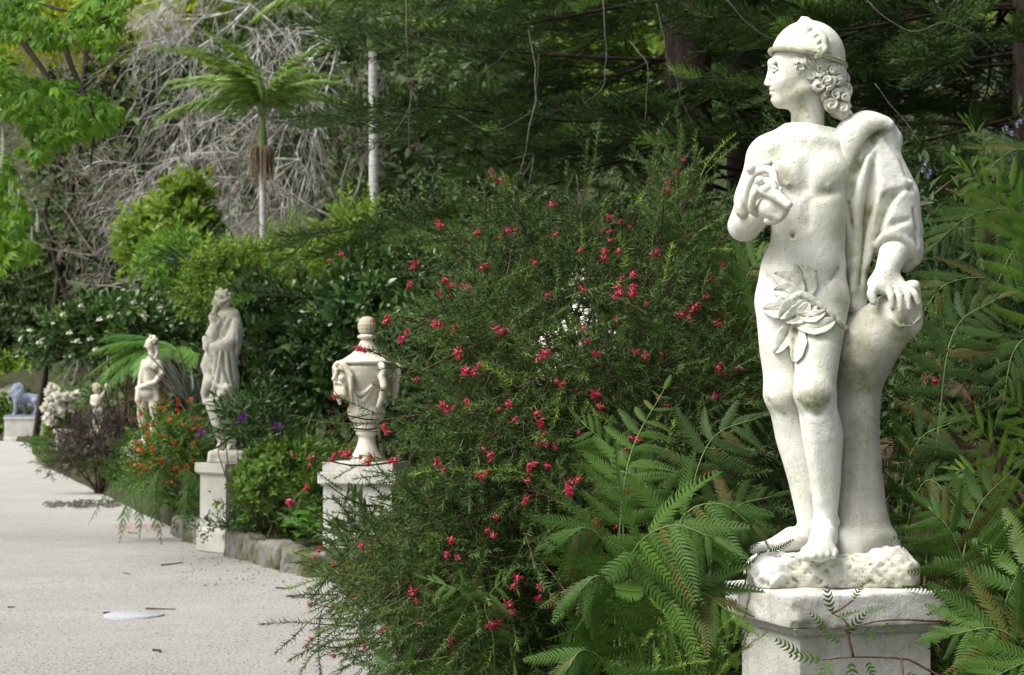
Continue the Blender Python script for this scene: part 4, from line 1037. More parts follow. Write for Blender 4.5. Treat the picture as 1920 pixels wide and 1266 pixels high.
# ---- bearded man holding an infant
Y2 = 18.6; K2 = FPX / Y2 * 2.2614
o2, s2 = figure((513, 786), Y2, K2, (200, 520), 2.2614)
st2 = thing('marble_statue', o2, 'grey weathered marble statue of a bearded draped man cradling an infant', 'statue', 'marble statues along the path')
def build_man():
    lo = s2(370, 800, -95); hi = s2(620, 30, 95)
    u = 1 / K2
    parts = {}
    def grid(): return SDF(np.minimum(lo, hi), np.maximum(lo, hi), 0.0105)
    g = grid()
    E = lambda G, x, y, d, a, b, c, k=14, op='add': G.ell(s2(x, y, d), np.array([a, b, c]) * u, None, op, k * u)
    C = lambda G, pts, r, k=10, op='add': G.chain([s2(*p) for p in pts], np.array(r) * u, op, k * u)
    def R(G, pts, r, op, k, sink):
        pp = smoothpath([(x, y, 0) for x, y in pts], 10); rr = np.interp(np.linspace(0, 1, 10), np.linspace(0, 1, len(r)), r); out = []
        for (x, y, _), q in zip(pp, rr):
            ds = np.arange(-95, 95, 1.5); P = np.array([s2(x, y, d) for d in ds]); ix = np.clip(np.round((P - G.lo) / G.h).astype(int), 0, G.n - 1)
            v = G.f[ix[:, 0], ix[:, 1], ix[:, 2]] < 0
            out.append((x, y, float(ds[np.argmax(v)]) if v.any() else 0.0, q))
        G.chain([s2(x, y, d + sink * q) for x, y, d, q in out], np.array([o[3] for o in out]) * u, op, k * u)
    # body: head, beard, legs
    E(g, 488, 96, 0, 34, 34, 40); E(g, 470, 112, 0, 20, 24, 30, 12); C(g, [(458, 96, 0), (449, 112, 0)], [7, 7], 4)
    C(g, [(500, 130, 6), (505, 165, 8)], [26, 30])
    rr = np.random.default_rng(11)
    for i in range(44):
        a = rr.uniform(-2.2, 2.6); b = rr.uniform(-1.2, 1.2)
        x, y = 490 + 35 * math.cos(a) * math.cos(b), 90 - 38 * math.sin(a) * math.cos(b)
        if x < 470 and y > 76: continue
        E(g, x, y, 36 * math.sin(b), 9, 9, 9, 3)
    for i in range(7):
        C(g, [(466 - i % 3 * 5, 128 + i * 3, -18 + i * 6), (456 - i % 2 * 6, 152 + i * 2, -16 + i * 5), (452 + i * 2, 174, -12 + i * 4)], [9, 9, 5], 3)
    E(g, 500, 230, 4, 56, 50, 90); C(g, [(498, 300, 4), (492, 420, 2), (488, 520, 0)], [46, 50, 46], 16)
    C(g, [(470, 520, -8), (454, 545, -14), (474, 620, -4), (490, 700, 4)], [42, 33, 28, 17], 16)
    C(g, [(486, 716, 8), (466, 742, -10), (448, 752, -22)], [18, 16, 11], 8)
    C(g, [(515, 520, 8), (520, 610, 14), (524, 700, 16)], [40, 30, 18], 14)
    C(g, [(524, 716, 16), (515, 742, -14), (508, 750, -30)], [18, 16, 11], 8)
    C(g, [(458, 300, -30), (432, 285, -44), (418, 262, -46)], [20, 17, 14], 6)
    for i in range(4): C(g, [(424, 268 + i * 9, -52), (412, 276 + i * 9, -54), (424, 284 + i * 9, -58)], [6, 6, 5], 2)
    parts['body'] = (g, M_GREYSTONE)
    # robe
    g2 = grid()
    E(g2, 502, 225, 4, 60, 54, 96)
    C(g2, [(530, 165, 6), (540, 230, 10), (530, 300, 6)], [36, 40, 38], 20)
    C(g2, [(538, 200, -16), (532, 262, -38), (486, 288, -50), (452, 292, -46)], [30, 30, 24, 19], 12)
    C(g2, [(492, 300, 2), (490, 380, 0), (492, 460, 2), (505, 520, 8)], [66, 66, 62, 44], 20)
    C(g2, [(440, 330, -20), (420, 375, -22), (432, 420, -26), (450, 440, -30)], [26, 22, 18, 12], 14)
    C(g2, [(432, 440, -20), (416, 490, -18), (418, 525, -16)], [24, 18, 12], 14)
    C(g2, [(420, 530, -22), (470, 520, -46), (510, 470, -54), (545, 500, -20)], [10, 16, 18, 14], 12)
    C(g2, [(532, 420, 16), (535, 540, 22), (534, 640, 24), (532, 730, 24)], [30, 26, 24, 26], 16)
    for (pts, r) in [([(470, 320), (462, 400), (440, 470), (422, 515)], [4, 8, 8, 3]), ([(495, 320), (500, 390), (520, 450)], [4, 9, 4]), ([(520, 320), (532, 400), (540, 470)], [4, 9, 4]),
                     ([(450, 340), (440, 400), (452, 430)], [3, 8, 3]), ([(480, 360), (478, 430), (460, 490)], [3, 8, 3]), ([(530, 180), (500, 240), (480, 262)], [4, 8, 4]), ([(548, 240), (545, 300), (552, 350)], [3, 7, 3]),
                     ([(535, 560), (532, 640), (536, 710)], [3, 7, 3]), ([(505, 170), (480, 220), (470, 250)], [3, 7, 3])]:
        R(g2, pts, r, 'sub', 9, -0.15)
    for (pts, r) in [([(483, 320), (470, 410), (446, 480), (425, 520)], [4, 7, 7, 4]), ([(508, 320), (515, 400), (530, 460)], [4, 7, 4]), ([(428, 420), (450, 444), (500, 476), (545, 500)], [5, 8, 8, 5])]:
        R(g2, pts, r, 'add', 7, 0.4)
    for i in range(4): C(g2, [(420 + i * 3, 296 + i * 9, -48), (455, 304 + i * 8, -54), (500, 300 + i * 7, -48)], [6, 7, 6], 3)
    parts['robe'] = (g2, M_GREYSTONE)
    # infant
    g3 = grid()
    E(g3, 452, 176, -40, 19, 19, 22, 4); C(g3, [(455, 195, -42), (450, 235, -46), (450, 265, -44)], [15, 24, 22], 8)
    C(g3, [(440, 215, -50), (428, 240, -56), (445, 252, -64)], [10, 9, 8], 5); C(g3, [(465, 205, -50), (478, 190, -48), (470, 172, -46)], [9, 8, 6], 5)
    for a in np.linspace(0, 6.28, 9): E(g3, 452 + 15 * math.cos(a), 166 - 13 * abs(math.sin(a)), -40 + 12 * math.sin(a), 7, 7, 7, 2)
    parts['infant'] = (g3, M_GREYSTONE)
    g4 = grid()
    G = g4; G.box((0, 0, .055), (s2(592, 786)[0] * .98, .17, .065), None, .035); G.rough(.010, 16, 2); G.rough(.006, 40, 3)
    G.plane_cut((0, 0, .002), (0, 0, -1))
    parts['rock_base'] = (g4, M_GREYSTONE)
    for k, (G, m) in parts.items():
        meshobj(k, G.mesh('man_' + k, m, 1, lambda V: {'algae': np.clip(np.clip(1.75 - V[:, 2], 0, 0.35) * 0 + np.clip(V[:, 2] - 1.25, 0, .5) * 1.6 + 0.5 * vnoise(V, 9, 4), 0, .8)}), None, st2)
build_man()
p2 = at(432, 868, 18.32)
pedestal((o2[0] + .05, o2[1] + .02), 0.56, 0.56, float(o2[2]), math.radians(42), M_PED2, 'grey stone pedestal under the bearded man statue at the path edge', base_h=0.20)

# ---- slim youth with a cloth round the hips
Y3 = 28.8; K3 = FPX / Y3 * 2.2614
o3, s3 = figure((180, 716), Y3, K3, (200, 520), 2.2614)
st3 = thing('marble_statue', o3, 'pale marble statue of a bare-chested figure with hip cloth behind orange flowers', 'statue', 'marble statues along the path')
def build_third():
    lo = s3(90, 735, -75); hi = s3(280, 225, 75); u = 1 / K3
    g = SDF(np.minimum(lo, hi), np.maximum(lo, hi), 0.012)
    E = lambda x, y, d, a, b, c, k=8, op='add', G=g: G.ell(s3(x, y, d), np.array([a, b, c]) * u, None, op, k * u)
    C = lambda pts, r, k=7, op='add', G=g: G.chain([s3(*p) for p in pts], np.array(r) * u, op, k * u)
    E(188, 284, 0, 24, 24, 30); C([(166, 285, 0), (160, 296, 0)], [5, 4], 3); C([(190, 312, 0), (192, 345, 0)], [14, 17])
    rr = np.random.default_rng(5)
    for i in range(34):
        a = rr.uniform(-1.6, 2.6); b = rr.uniform(-1.3, 1.3); x, y = 192 + 26 * math.cos(a) * math.cos(b), 279 - 29 * math.sin(a) * math.cos(b)
        if x > 172 or y < 268: E(x, y, 26 * math.sin(b), 7, 7, 7, 2)
    C([(212, 295, -6), (216, 322, -8), (208, 342, -10)], [10, 9, 6], 4)
    E(188, 385, 0, 35, 26, 48); E(176, 440, 0, 29, 22, 40, 14); E(172, 490, 0, 36, 28, 40, 14)
    E(176, 378, -20, 16, 10, 14); E(203, 382, -20, 15, 10, 14)
    C([(218, 362, 0), (234, 405, -6), (206, 446, -26), (158, 460, -32)], [16, 14, 12, 9])
    C([(160, 362, 2), (146, 420, -4), (140, 458, -18), (150, 466, -30)], [14, 12, 10, 9])
    C([(152, 520, 0), (150, 590, -4), (160, 660, 2), (162, 700, 4)], [22, 20, 15, 10]); C([(196, 520, 0), (206, 590, -10), (196, 660, 0), (196, 700, 2)], [22, 20, 15, 10])
    C([(162, 708, 4), (146, 712, -14)], [9, 7]); C([(196, 708, 2), (188, 712, -18)], [9, 7])
    meshobj('body', g.mesh('youth_body', M_MARBLE_FAR, 1, lambda V: {'algae': np.clip(.5 * vnoise(V, 8, 1), 0, 1)}), None, st3)
    g2 = SDF(np.minimum(lo, hi), np.maximum(lo, hi), 0.012)
    E(174, 492, 0, 43, 34, 34, 8, 'add', g2); C([(140, 475, -14), (136, 520, -12), (148, 552, -10)], [16, 17, 10], 8, 'add', g2)
    C([(205, 470, -10), (214, 520, -10), (212, 556, -8)], [14, 15, 9], 8, 'add', g2); C([(132, 470, -10), (170, 458, -34), (214, 462, -12)], [11, 12, 11], 6, 'add', g2)
    for x in (150, 166, 184, 200): C([(x, 468, -38), (x + 4, 500, -40), (x - 2, 535, -36)], [3, 5, 4], 6, 'sub', g2)
    meshobj('hip_cloth', g2.mesh('youth_cloth', M_MARBLE_FAR, 1, lambda V: {'algae': np.clip(.5 * vnoise(V, 8, 3), 0, 1)}), None, st3)
    g3 = SDF((-.34, -.3, -.02), (.34, .3, .16), 0.016); g3.box((0, 0, .05), (.27, .22, .06), None, .03); g3.rough(.008, 16, 2); g3.plane_cut((0, 0, .002), (0, 0, -1))
    meshobj('rock_base', g3.mesh('youth_rock', M_MARBLE_FAR, 1, lambda V: {'algae': np.zeros(len(V))}), None, st3)
build_third()
pedestal((o3[0], o3[1]), 0.62, 0.62, float(o3[2]), math.radians(32), M_PED, 'white pedestal mostly hidden behind the orange-flowered shrub')

# ---- small child figure beyond
Y4 = 41.0; K4 = FPX / Y4
o4, s4 = figure((184, 812), Y4, K4, (0, 0), 1.0)
st4 = thing('marble_statue', o4, 'small pale marble child statue half hidden by the dark bush', 'statue', 'marble statues along the path')
def build_child():
    u = 1 / K4; lo = s4(160, 816, -22); hi = s4(210, 706, 22)
    g = SDF(np.minimum(lo, hi), np.maximum(lo, hi), 0.018)
    E = lambda x, y, d, a, b, c, k=3: g.ell(s4(x, y, d), np.array([a, b, c]) * u, None, 'add', k * u)
    C = lambda pts, r, k=2.5: g.chain([s4(*p) for p in pts], np.array(r) * u, 'add', k * u)
    E(181, 729, 0, 7.5, 7.5, 8.5); E(183, 752, 0, 10, 8, 14); E(184, 770, 0, 10, 8, 9)
    C([(191, 744, 0), (198, 732, -2), (199, 722, -2)], [4, 3.4, 3]); C([(174, 744, 0), (172, 756, -4), (179, 762, -8)], [4, 3.4, 3])
    C([(180, 772, 0), (178, 790, -2), (180, 806, 0)], [6, 5, 3.4]); C([(189, 772, 0), (192, 790, -4), (188, 806, 0)], [6, 5, 3.4])
    for a in range(8): E(181 + 6.5 * math.cos(a * .8), 725 - 5 * abs(math.sin(a * .8)), 5 * math.sin(a * 1.3), 2.6, 2.6, 2.6, 1)
    meshobj('body', g.mesh('child_body', M_MARBLE_FAR, 1, lambda V: {'algae': np.zeros(len(V))}), None, st4)
    meshobj('base', box_mesh('child_base', .36, .36, .07, M_MARBLE_FAR, .015, 1, 0), None, st4)
build_child()
pedestal((o4[0], o4[1]), 0.6, 0.6, float(o4[2]) - .001, math.radians(25), M_PED, 'pale pedestal under the small child statue beside the dark bush')

# ---- lion at the end of the path
YL = 80.0; KL = FPX / YL * 3.331
oL, sL = figure((150, 872), YL, KL, (0, 520), 3.331)
lion = thing('stone_lion', oL, 'blue grey stone lion standing on a white pedestal far down the path', 'lion statue')
def build_lion():
    u = 1 / KL; lo = sL(40, 880, -75); hi = sL(300, 650, 75)
    g = SDF(np.minimum(lo, hi), np.maximum(lo, hi), 0.026)
    E = lambda x, y, d, a, b, c, k=8: g.ell(sL(x, y, d), np.array([a, b, c]) * u, None, 'add', k * u)
    C = lambda pts, r, k=7: g.chain([sL(*p) for p in pts], np.array(r) * u, 'add', k * u)
    C([(135, 752, 0), (185, 755, 6), (222, 762, 10)], [38, 30, 32])
    E(118, 738, -4, 42, 40, 50); E(100, 706, -10, 28, 28, 30, 6); E(84, 716, -18, 14, 16, 14, 5); C([(84, 700, -20), (74, 714, -24)], [8, 8], 4)
    for i in range(46):
        a = i * 2.399; r = 20 + 22 * (i / 46) ** .5
        E(112 + r * math.cos(a), 716 + r * 1.2 * math.sin(a), -34 + r * .5, 9, 9, 12, 2)
    C([(104, 775, -22), (98, 820, -22), (96, 850, -22), (84, 860, -28)], [18, 13, 11, 11]); C([(142, 775, 14), (150, 820, 14), (158, 850, 14), (150, 860, 10)], [18, 13, 11, 11])
    C([(222, 775, -14), (232, 815, -16), (222, 845, -16), (214, 860, -20)], [24, 15, 11, 11]); C([(230, 775, 26), (246, 815, 26), (238, 845, 26), (232, 860, 22)], [22, 15, 11, 11])
    C([(248, 755, 10), (266, 790, 10), (264, 830, 10), (276, 845, 10)], [7, 6, 6, 9], 3)
    E(92, 683, -8, 7, 6, 8, 2); E(122, 684, 8, 7, 6, 8, 2)
    meshobj('body', g.mesh('lion_body', M_BLUESTONE, 1, lambda V: {'algae': np.zeros(len(V))}), None, lion)
    meshobj('plinth', box_mesh('lion_plinth', 1.55, .8, .085, M_BLUESTONE, .02, 1, 0), None, lion)
build_lion()
pedestal((oL[0] + .1, oL[1]), 1.75, 1.2, float(oL[2]) - .001, math.radians(4), M_PED, 'long white pedestal carrying the blue grey lion')

# ================================================================== plant building blocks
def R_(seed): return np.random.default_rng(seed)
def leaf_tpl(w=0.42, fold=0.10, droop=0.12, n=2):
    """leaf along +Y, length 1, folded along the midrib; n=2 gives a finer outline"""
    if n == 1:
        V = np.array([[0, 0, 0], [-w / 2, .48, fold], [0, .5, 0], [w / 2, .48, fold], [0, 1, -droop]])
        F = np.array([[0, 2, 1], [0, 3, 2], [1, 2, 4], [2, 3, 4]])
    else:
        V = np.array([[0, 0, 0], [-w * .42, .28, fold * .8], [0, .3, 0.01], [w * .42, .28, fold * .8], [-w * .48, .62, fold - droop * .3], [0, .65, -droop * .35], [w * .48, .62, fold - droop * .3], [0, 1, -droop]])
        F = np.array([[0, 2, 1], [0, 3, 2], [1, 2, 4], [2, 5, 4], [2, 3, 5], [3, 6, 5], [4, 5, 7], [5, 6, 7]])
    return V, [F]
def twig_tpl(nleaf=9, leaf=None, llen=0.45, spread=1.0, seed=0, rosette=False, stem=0.012):
    """short shoot along +Y, length 1, with leaves round it"""
    r = R_(seed); m = MB(); leaf = leaf or leaf_tpl()
    pts = np.array([[0, t, .10 * math.sin(t * 2.5 + seed)] for t in (0, .35, .7, 1.0)])
    if stem: V, F = tube(pts, np.linspace(stem, stem * .5, 4), 3, False); m.add(V, F, 0.15)
    if rosette: tt = 0.55 + 0.45 * np.sqrt(np.linspace(0, 1, nleaf))
    else: tt = np.linspace(.12, 1, nleaf)
    ang = np.arange(nleaf) * 2.399 + r.random() * 6
    el = np.linspace(1.15, .35, nleaf) * spread + r.normal(0, .15, nleaf)
    D = np.stack([np.cos(ang) * np.sin(el), np.cos(el), np.sin(ang) * np.sin(el)], 1)
    P = np.stack([np.zeros(nleaf), tt, .10 * np.sin(tt * 2.5 + seed)], 1)
    up = unit(np.array([0, 1.0, 0]) - D * D[:, 1:2] + 1e-4)
    x = np.cross(D, up); R = np.stack([unit(x), D, up], -1)
    S = llen * r.uniform(.75, 1.15, nleaf)
    m.scatter(leaf, P, R, S, r.normal(0, .16, nleaf) + np.linspace(-.08, .12, nleaf))
    return m.tpl()
def lumpy(n, r, shell=(.55, 1.0), lump=.28, seed=0, flat=-0.35, power=1.6):
    """points and outward directions in a lumpy unit ball with more of them near the skin"""
    D = rdir(n * 2, r); D = D[D[:, 2] > flat][:n]
    while len(D) < n:
        e = rdir(n, r); D = np.concatenate([D, e[e[:, 2] > flat]])[:n]
    rad = (shell[0] + (shell[1] - shell[0]) * r.random(n) ** (1 / power)) * (1 + lump * vnoise(D, 2.6, seed) + .12 * vnoise(D, 6.5, seed + 3)) / 1.17
    return D * rad[:, None], D
def dirs_to_frames(D, r, jitter=.5, up=.35):
    d = unit(D + jitter * r.normal(size=D.shape) + np.array([0, 0, up])); return frames(d, r.uniform(-3.1, 3.1, len(d)))
def stems(m, base, ends, r, rad=.02, n=7, tint=.4, spread=.1, sag=0.15, sides=4):
    for e in ends:
        b = base + r.normal(0, spread, 3) * np.array([1, 1, .0]); e = np.asarray(e)
        mid = b * .5 + e * .5 + r.normal(0, .12, 3) * np.linalg.norm(e - b) + np.array([0, 0, sag * np.linalg.norm(e - b)])
        V, F = tube(smoothpath([b, mid, e], n), np.linspace(rad, rad * .25, n), sides, False); m.add(V, F, tint)
def bush(name, center, radii, ntwig, tpls, size, mat, label, cat='shrub', group=None, seed=1, shell=(.5, 1), lump=.28, up=.35, jitter=.55, flat=-.3, nstem=14, stemmat=None, tintspread=.22, tipfrac=0.0, base_z=None, stemrad=.02, sizevar=.3):
    r = R_(seed); c = np.asarray(center, float); radii = np.asarray(radii, float)
    bz = base_z if base_z is not None else c[2] - radii[2] * .9
    o = thing(name, (c[0], c[1], bz), label, cat, group)
    loc = c - np.array([c[0], c[1], bz])
    m = MB(); P, D = lumpy(ntwig, r, shell, lump, seed, flat); cl = .5 * vnoise(P, 3.1, seed + 9)
    P = P * radii + loc; Rm = dirs_to_frames(unit(D / radii), r, jitter, up)
    S = size * r.uniform(1 - sizevar, 1 + sizevar, ntwig); tn = r.normal(0, tintspread, ntwig) + cl * .35
    if tipfrac: tn = np.where(r.random(ntwig) < tipfrac, 1.4, tn)
    which = r.integers(0, len(tpls), ntwig)
    for k, tp in enumerate(tpls):
        q = which == k; m.scatter(tp, P[q], Rm[q], S[q], tn[q])
    meshobj('foliage', m.mesh(name + '_foliage', mat), None, o, kind='stuff')
    if nstem:
        s = MB(); e = P[r.choice(ntwig, nstem, replace=False)]
        if nstem == 1: e = [loc + np.array([0, 0, radii[2] * .3])]
        stems(s, np.zeros(3), e, r, stemrad)
        meshobj('branchwork', s.mesh(name + '_branchwork', stemmat or M_TWIGBR), None, o, kind='stuff')
    o['_pts'] = 0
    del o['_pts']
    return o, P, D
T_OVAL = [twig_tpl(9, leaf_tpl(.42), .42, 1.0, s) for s in (1, 2)]
T_GLOSS = [twig_tpl(8, leaf_tpl(.46, .08, .2), .5, .95, s) for s in (3, 4)]
T_ROSETTE = [twig_tpl(9, leaf_tpl(.40, .1, .15), .55, 1.1, s, True) for s in (5, 6)]
T_FINE = [twig_tpl(16, leaf_tpl(.16, .02, .1, 1), .34, .9, s) for s in (7, 8)]
T_FAR = [twig_tpl(7, leaf_tpl(.55, .1, .15, 1), .6, 1.1, s, stem=0) for s in (9, 10)]
T_LOW = [twig_tpl(7, leaf_tpl(.26, .05, .15, 1), .6, .95, s, stem=0) for s in (21, 22)]
T_LANCE = [twig_tpl(8, leaf_tpl(.22, .05, .2), .6, .9, s) for s in (11, 12)]

# ---- fern pieces
def pinna_tpl(nl=20, w=.27, droop=.18, curve=.10, seed=0, lob=.052, quads=2):
    """one pinna along +Y, length 1, cut into narrow lobes"""
    r = R_(seed); m = MB(); V = []; F = []; T = []
    zf = lambda u: -droop * u * u; xf = lambda u: curve * u * u
    k = 9; us = np.linspace(0, 1, k); rad = np.linspace(.008, .003, k)
    P = np.stack([xf(us), us, zf(us)], 1); Vt, Ft = tube(P, rad, 3, False); m.add(Vt, Ft, .85)
    for i in range(nl):
        u = (i + .6) / (nl + .4)
        L = w * (math.sin(math.pi * min(.12 + u * .88, 1)) ** .55) * (1.0 if u > .15 else .8) * (1 - .25 * u) + .012
        for sg in (-1, 1):
            b = np.array([xf(u), u, zf(u)]); an = 1.12 - .35 * u + r.normal(0, .05)
            d = np.array([sg * math.sin(an), math.cos(an), 0]); nrm = np.array([-d[1], d[0], 0]) * sg
            hw = lob * .5 * (1.0 - .35 * u)
            e = b + d * L; z1, z2 = -.04 * L / w * .27 + .012, -.18 * L
            cur = np.array([0, .12 * L, 0])
            V0 = np.array([b - nrm * hw * 1.25, b + nrm * hw * 1.25, b + d * L * .55 - nrm * hw * .95 + [0, 0, z1], b + d * L * .55 + nrm * hw * .95 + [0, 0, z1 + .006], e + cur + [0, 0, z2]])
            f = np.array([[0, 1, 3], [0, 3, 2], [2, 3, 4]]); f = f if sg > 0 else f[:, ::-1]
            m.add(V0, f, .5 + r.normal(0, .07))
    return m.tpl()
PINNA = [pinna_tpl(19, .175, .20, .12, 1, .037), pinna_tpl(18, .19, .12, -.04, 2, .040), pinna_tpl(20, .165, .32, .16, 3, .035)]
PINNA_LO = [pinna_tpl(12, .17, .20, .10, 4, .058), pinna_tpl(11, .19, .12, -.05, 5, .06)]
PINNA_MESH = {}
def pinna_mesh(k, mat):
    key = (k, mat.name)
    if key not in PINNA_MESH:
        V, F, T = PINNA[k]; PINNA_MESH[key] = make_mesh('pinna', V, F, T, mats=[mat])
    return PINNA_MESH[key]
def frond_layout(path, Lmax, npair, r, start=.22, ang=1.05, up=(0, 0, 1.0), droop=.25, face=None):
    """path (n,3) base->tip. returns positions, frames, lengths of pinnae"""
    P, Rm, S = [], [], []
    n = len(path); tan = unit(np.gradient(path, axis=0))
    for i in range(npair):
        u = start + (1 - start) * (i + .3) / npair
        f = u * (n - 1); k = min(int(f), n - 2); q = f - k
        p = path[k] * (1 - q) + path[k + 1] * q; t = unit(tan[k] * (1 - q) + tan[k + 1] * q)
        upv = np.asarray(up if face is None else face, float); upv = unit(upv - t * (upv @ t)); side = np.cross(t, upv)
        e = (u - start) / (1 - start)
        L = Lmax * (math.sin(math.pi * (.20 + .78 * e)) ** .75) * r.uniform(.9, 1.08)
        for sg in (-1, 1):
            a = ang - .35 * e + r.normal(0, .07)
            d = unit(t * math.cos(a) + side * sg * math.sin(a) + np.array([0, 0, -droop * r.uniform(.4, 1.3)]))
            nz = unit(upv + r.normal(0, .12, 3) - d * (upv @ d)); x = np.cross(d, nz)
            P.append(p); Rm.append(np.stack([unit(x), d, np.cross(unit(x), d)], -1)); S.append(L)
    d = unit(path[-1] - path[-2]); upv = unit(np.asarray(up if face is None else face, float) + 1e-3)
    nz = unit(upv - d * (upv @ d)); P.append(path[-1]); Rm.append(np.stack([np.cross(d, nz), d, nz], -1)); S.append(Lmax * .42)
    return np.array(P), np.array(Rm), np.array(S)
def frond_parts(parent, path, Lmax, npair, seed, mat, rach=.005, stemmat=None, face=None, droop=.25, start=.22):
    """near frond: stalk is the part, every pinna a sub-part"""
    r = R_(seed); path = smoothpath(path, 18)
    V, F = tube(path, np.linspace(rach, rach * .35, len(path)), 5); me = make_mesh('frond', V, F, np.full(len(V), .5), mats=[stemmat or M_STEM_PALE])
    fr = meshobj('frond', me, None, parent)
    P, Rm, S = frond_layout(path, Lmax, npair, r, start, face=face, droop=droop)
    for i in range(len(P)):
        Rq = Rm[i].copy(); flip = (i % 2 == 0)
        inst('pinna', pinna_mesh(int(r.integers(0, 3)), mat), fr, P[i], Rq, S[i])
    return fr
def frond_into(m, path, Lmax, npair, seed, lo=True, rach=.005, face=None, droop=.25, start=.2, mi=0, tint=0.0):
    r = R_(seed); path = smoothpath(path, 14)
    V, F = tube(path, np.linspace(rach, rach * .35, len(path)), 4, False); m.add(V, F, .9)
    P, Rm, S = frond_layout(path, Lmax, npair, r, start, face=face, droop=droop)
    m.scatter((PINNA_LO if lo else PINNA)[seed % 2], P, Rm, S, r.normal(tint, .1, len(P)), mi)
def arch(base, d, length, rise=.6, sag=.8, n=4):
    """arching path from base towards horizontal direction d"""
    d = unit(np.array([d[0], d[1], 0.0])); out = []
    for u in np.linspace(0, 1, n + 1):
        out.append(np.asarray(base) + d * length * u * (1 - .12 * u) + np.array([0, 0, length * (rise * u - sag * u * u)]))
    return np.array(out)

# ================================================================== red-flowered needle-leaved shrub
def needle_spray(seed, L=.30, n=84, nl=.029, curve=.25, nw=.0042):
    """curved shoot along +Y with needles all round, in metres"""
    r = R_(seed); m = MB(); k = 6; us = np.linspace(0, 1, k)
    cx, cz = r.normal(0, curve * L * .5), -abs(r.normal(0, curve * L * .5))
    f = lambda u: np.stack([cx * u * u, L * u, cz * u * u], -1)
    V, F = tube(f(us), np.linspace(.0022, .0010, k), 3, False); m.add(V, F, .75)
    u = np.linspace(.06, 1.0, n) ** .85; a = np.arange(n) * 2.4 + r.random() * 6; el = np.interp(u, [0, .85, 1], [1.15, .85, .3]) + r.normal(0, .15, n)
    D = np.stack([np.cos(a) * np.sin(el), np.cos(el), np.sin(a) * np.sin(el)], 1); P = f(u)
    LN = nl * r.uniform(.7, 1.15, n) * np.interp(u, [0, .1, .9, 1], [.8, 1, 1, .75])
    N = np.array([[-.55, 0, 0], [.55, 0, 0], [0, 1, -.03]]); tp = (N, [np.array([[0, 1, 2]])])
    Rm = frames(D, r.uniform(-3, 3, n)); S = np.stack([np.full(n, nw), LN, LN], 1)
    m.scatter(tp, P, Rm, S, r.normal(0, .15, n) + np.interp(u, [0, .7, 1], [-.1, .0, .25]))
    return m.tpl()
SPRAYS = [needle_spray(s, .22 if s % 2 else .16, 66 if s % 2 else 50) for s in range(6)]

def flower_mesh(seed):
    """spider flower: arching red styles from a pink core"""
    r = R_(seed); m = MB(); n = 15 + seed % 3 * 4
    ax = np.array([0, 1.0, 0])
    for i in range(n):
        a = i * 2.4 + r.random(); el = r.uniform(.3, 1.75)
        d = np.array([math.cos(a) * math.sin(el), math.cos(el), math.sin(a) * math.sin(el)]); b = np.array([0, r.uniform(0, .018), 0])
        L = r.uniform(.014, .024); bend = unit(ax * .6 + r.normal(0, .3, 3))
        V, F = tube([b, b + d * L * .55, b + d * L * .85 + bend * L * .3], [.0022, .0018, .0009], 3); m.add(V, F, r.uniform(.3, 1), 0)
        if i % 2 == 0:
            V, F = tube([b, b + d * L * .28, b + d * L * .42 + r.normal(0, .003, 3)], [.002, .0042, .0012], 5); m.add(V, F, r.uniform(.4, 1), 1 if i % 4 else 0)
    V, F = tube([(0, -.03, 0), (0, .012, 0)], [.0012, .0016], 4); m.add(V, F, .5, 2)
    return m.mesh('flower', [M_RED, M_PINK, M_TWIGBR])
FLOWERS = [flower_mesh(s) for s in range(5)]

from itertools import chain as _ch
SIL = np.array([(810, 1300), (735, 1215), (675, 1120), (655, 1060), (700, 1000), (745, 935), (830, 870), (860, 830), (868, 770), (868, 700), (856, 620), (860, 545), (885, 470), (930, 410), (1000, 410), (1120, 400), (1225, 345), (1295, 345), (1335, 400), (1365, 470), (1400, 560), (1410, 660), (1420, 780), (1440, 900), (1420, 1000), (1395, 1130), (1395, 1300)], float)
def inside(P, poly):
    x, y = P[:, 0], P[:, 1]; c = np.zeros(len(P), bool); n = len(poly)
    for i in range(n):
        (x1, y1), (x2, y2) = poly[i], poly[(i + 1) % n]
        q = ((y1 > y) != (y2 > y)) & (x < (x2 - x1) * (y - y1) / (y2 - y1 + 1e-9) + x1); c ^= q
    return c
def shrub_depth(px, py):
    e = ((px - 1020) / 470) ** 2 + ((py - 980) / 640) ** 2
    return 7.7 - 1.55 * math.sqrt(max(0, 1 - e)) + .10 * math.sin(px / 60.0) * math.sin(py / 47.0)
grev = thing('flowering_shrub', (0.35, 7.6, 0.2), 'large dark needle-leaved shrub covered in small red spider flowers beside the near statue', 'shrub')
gl = np.array([0.35, 7.6, 0.2])
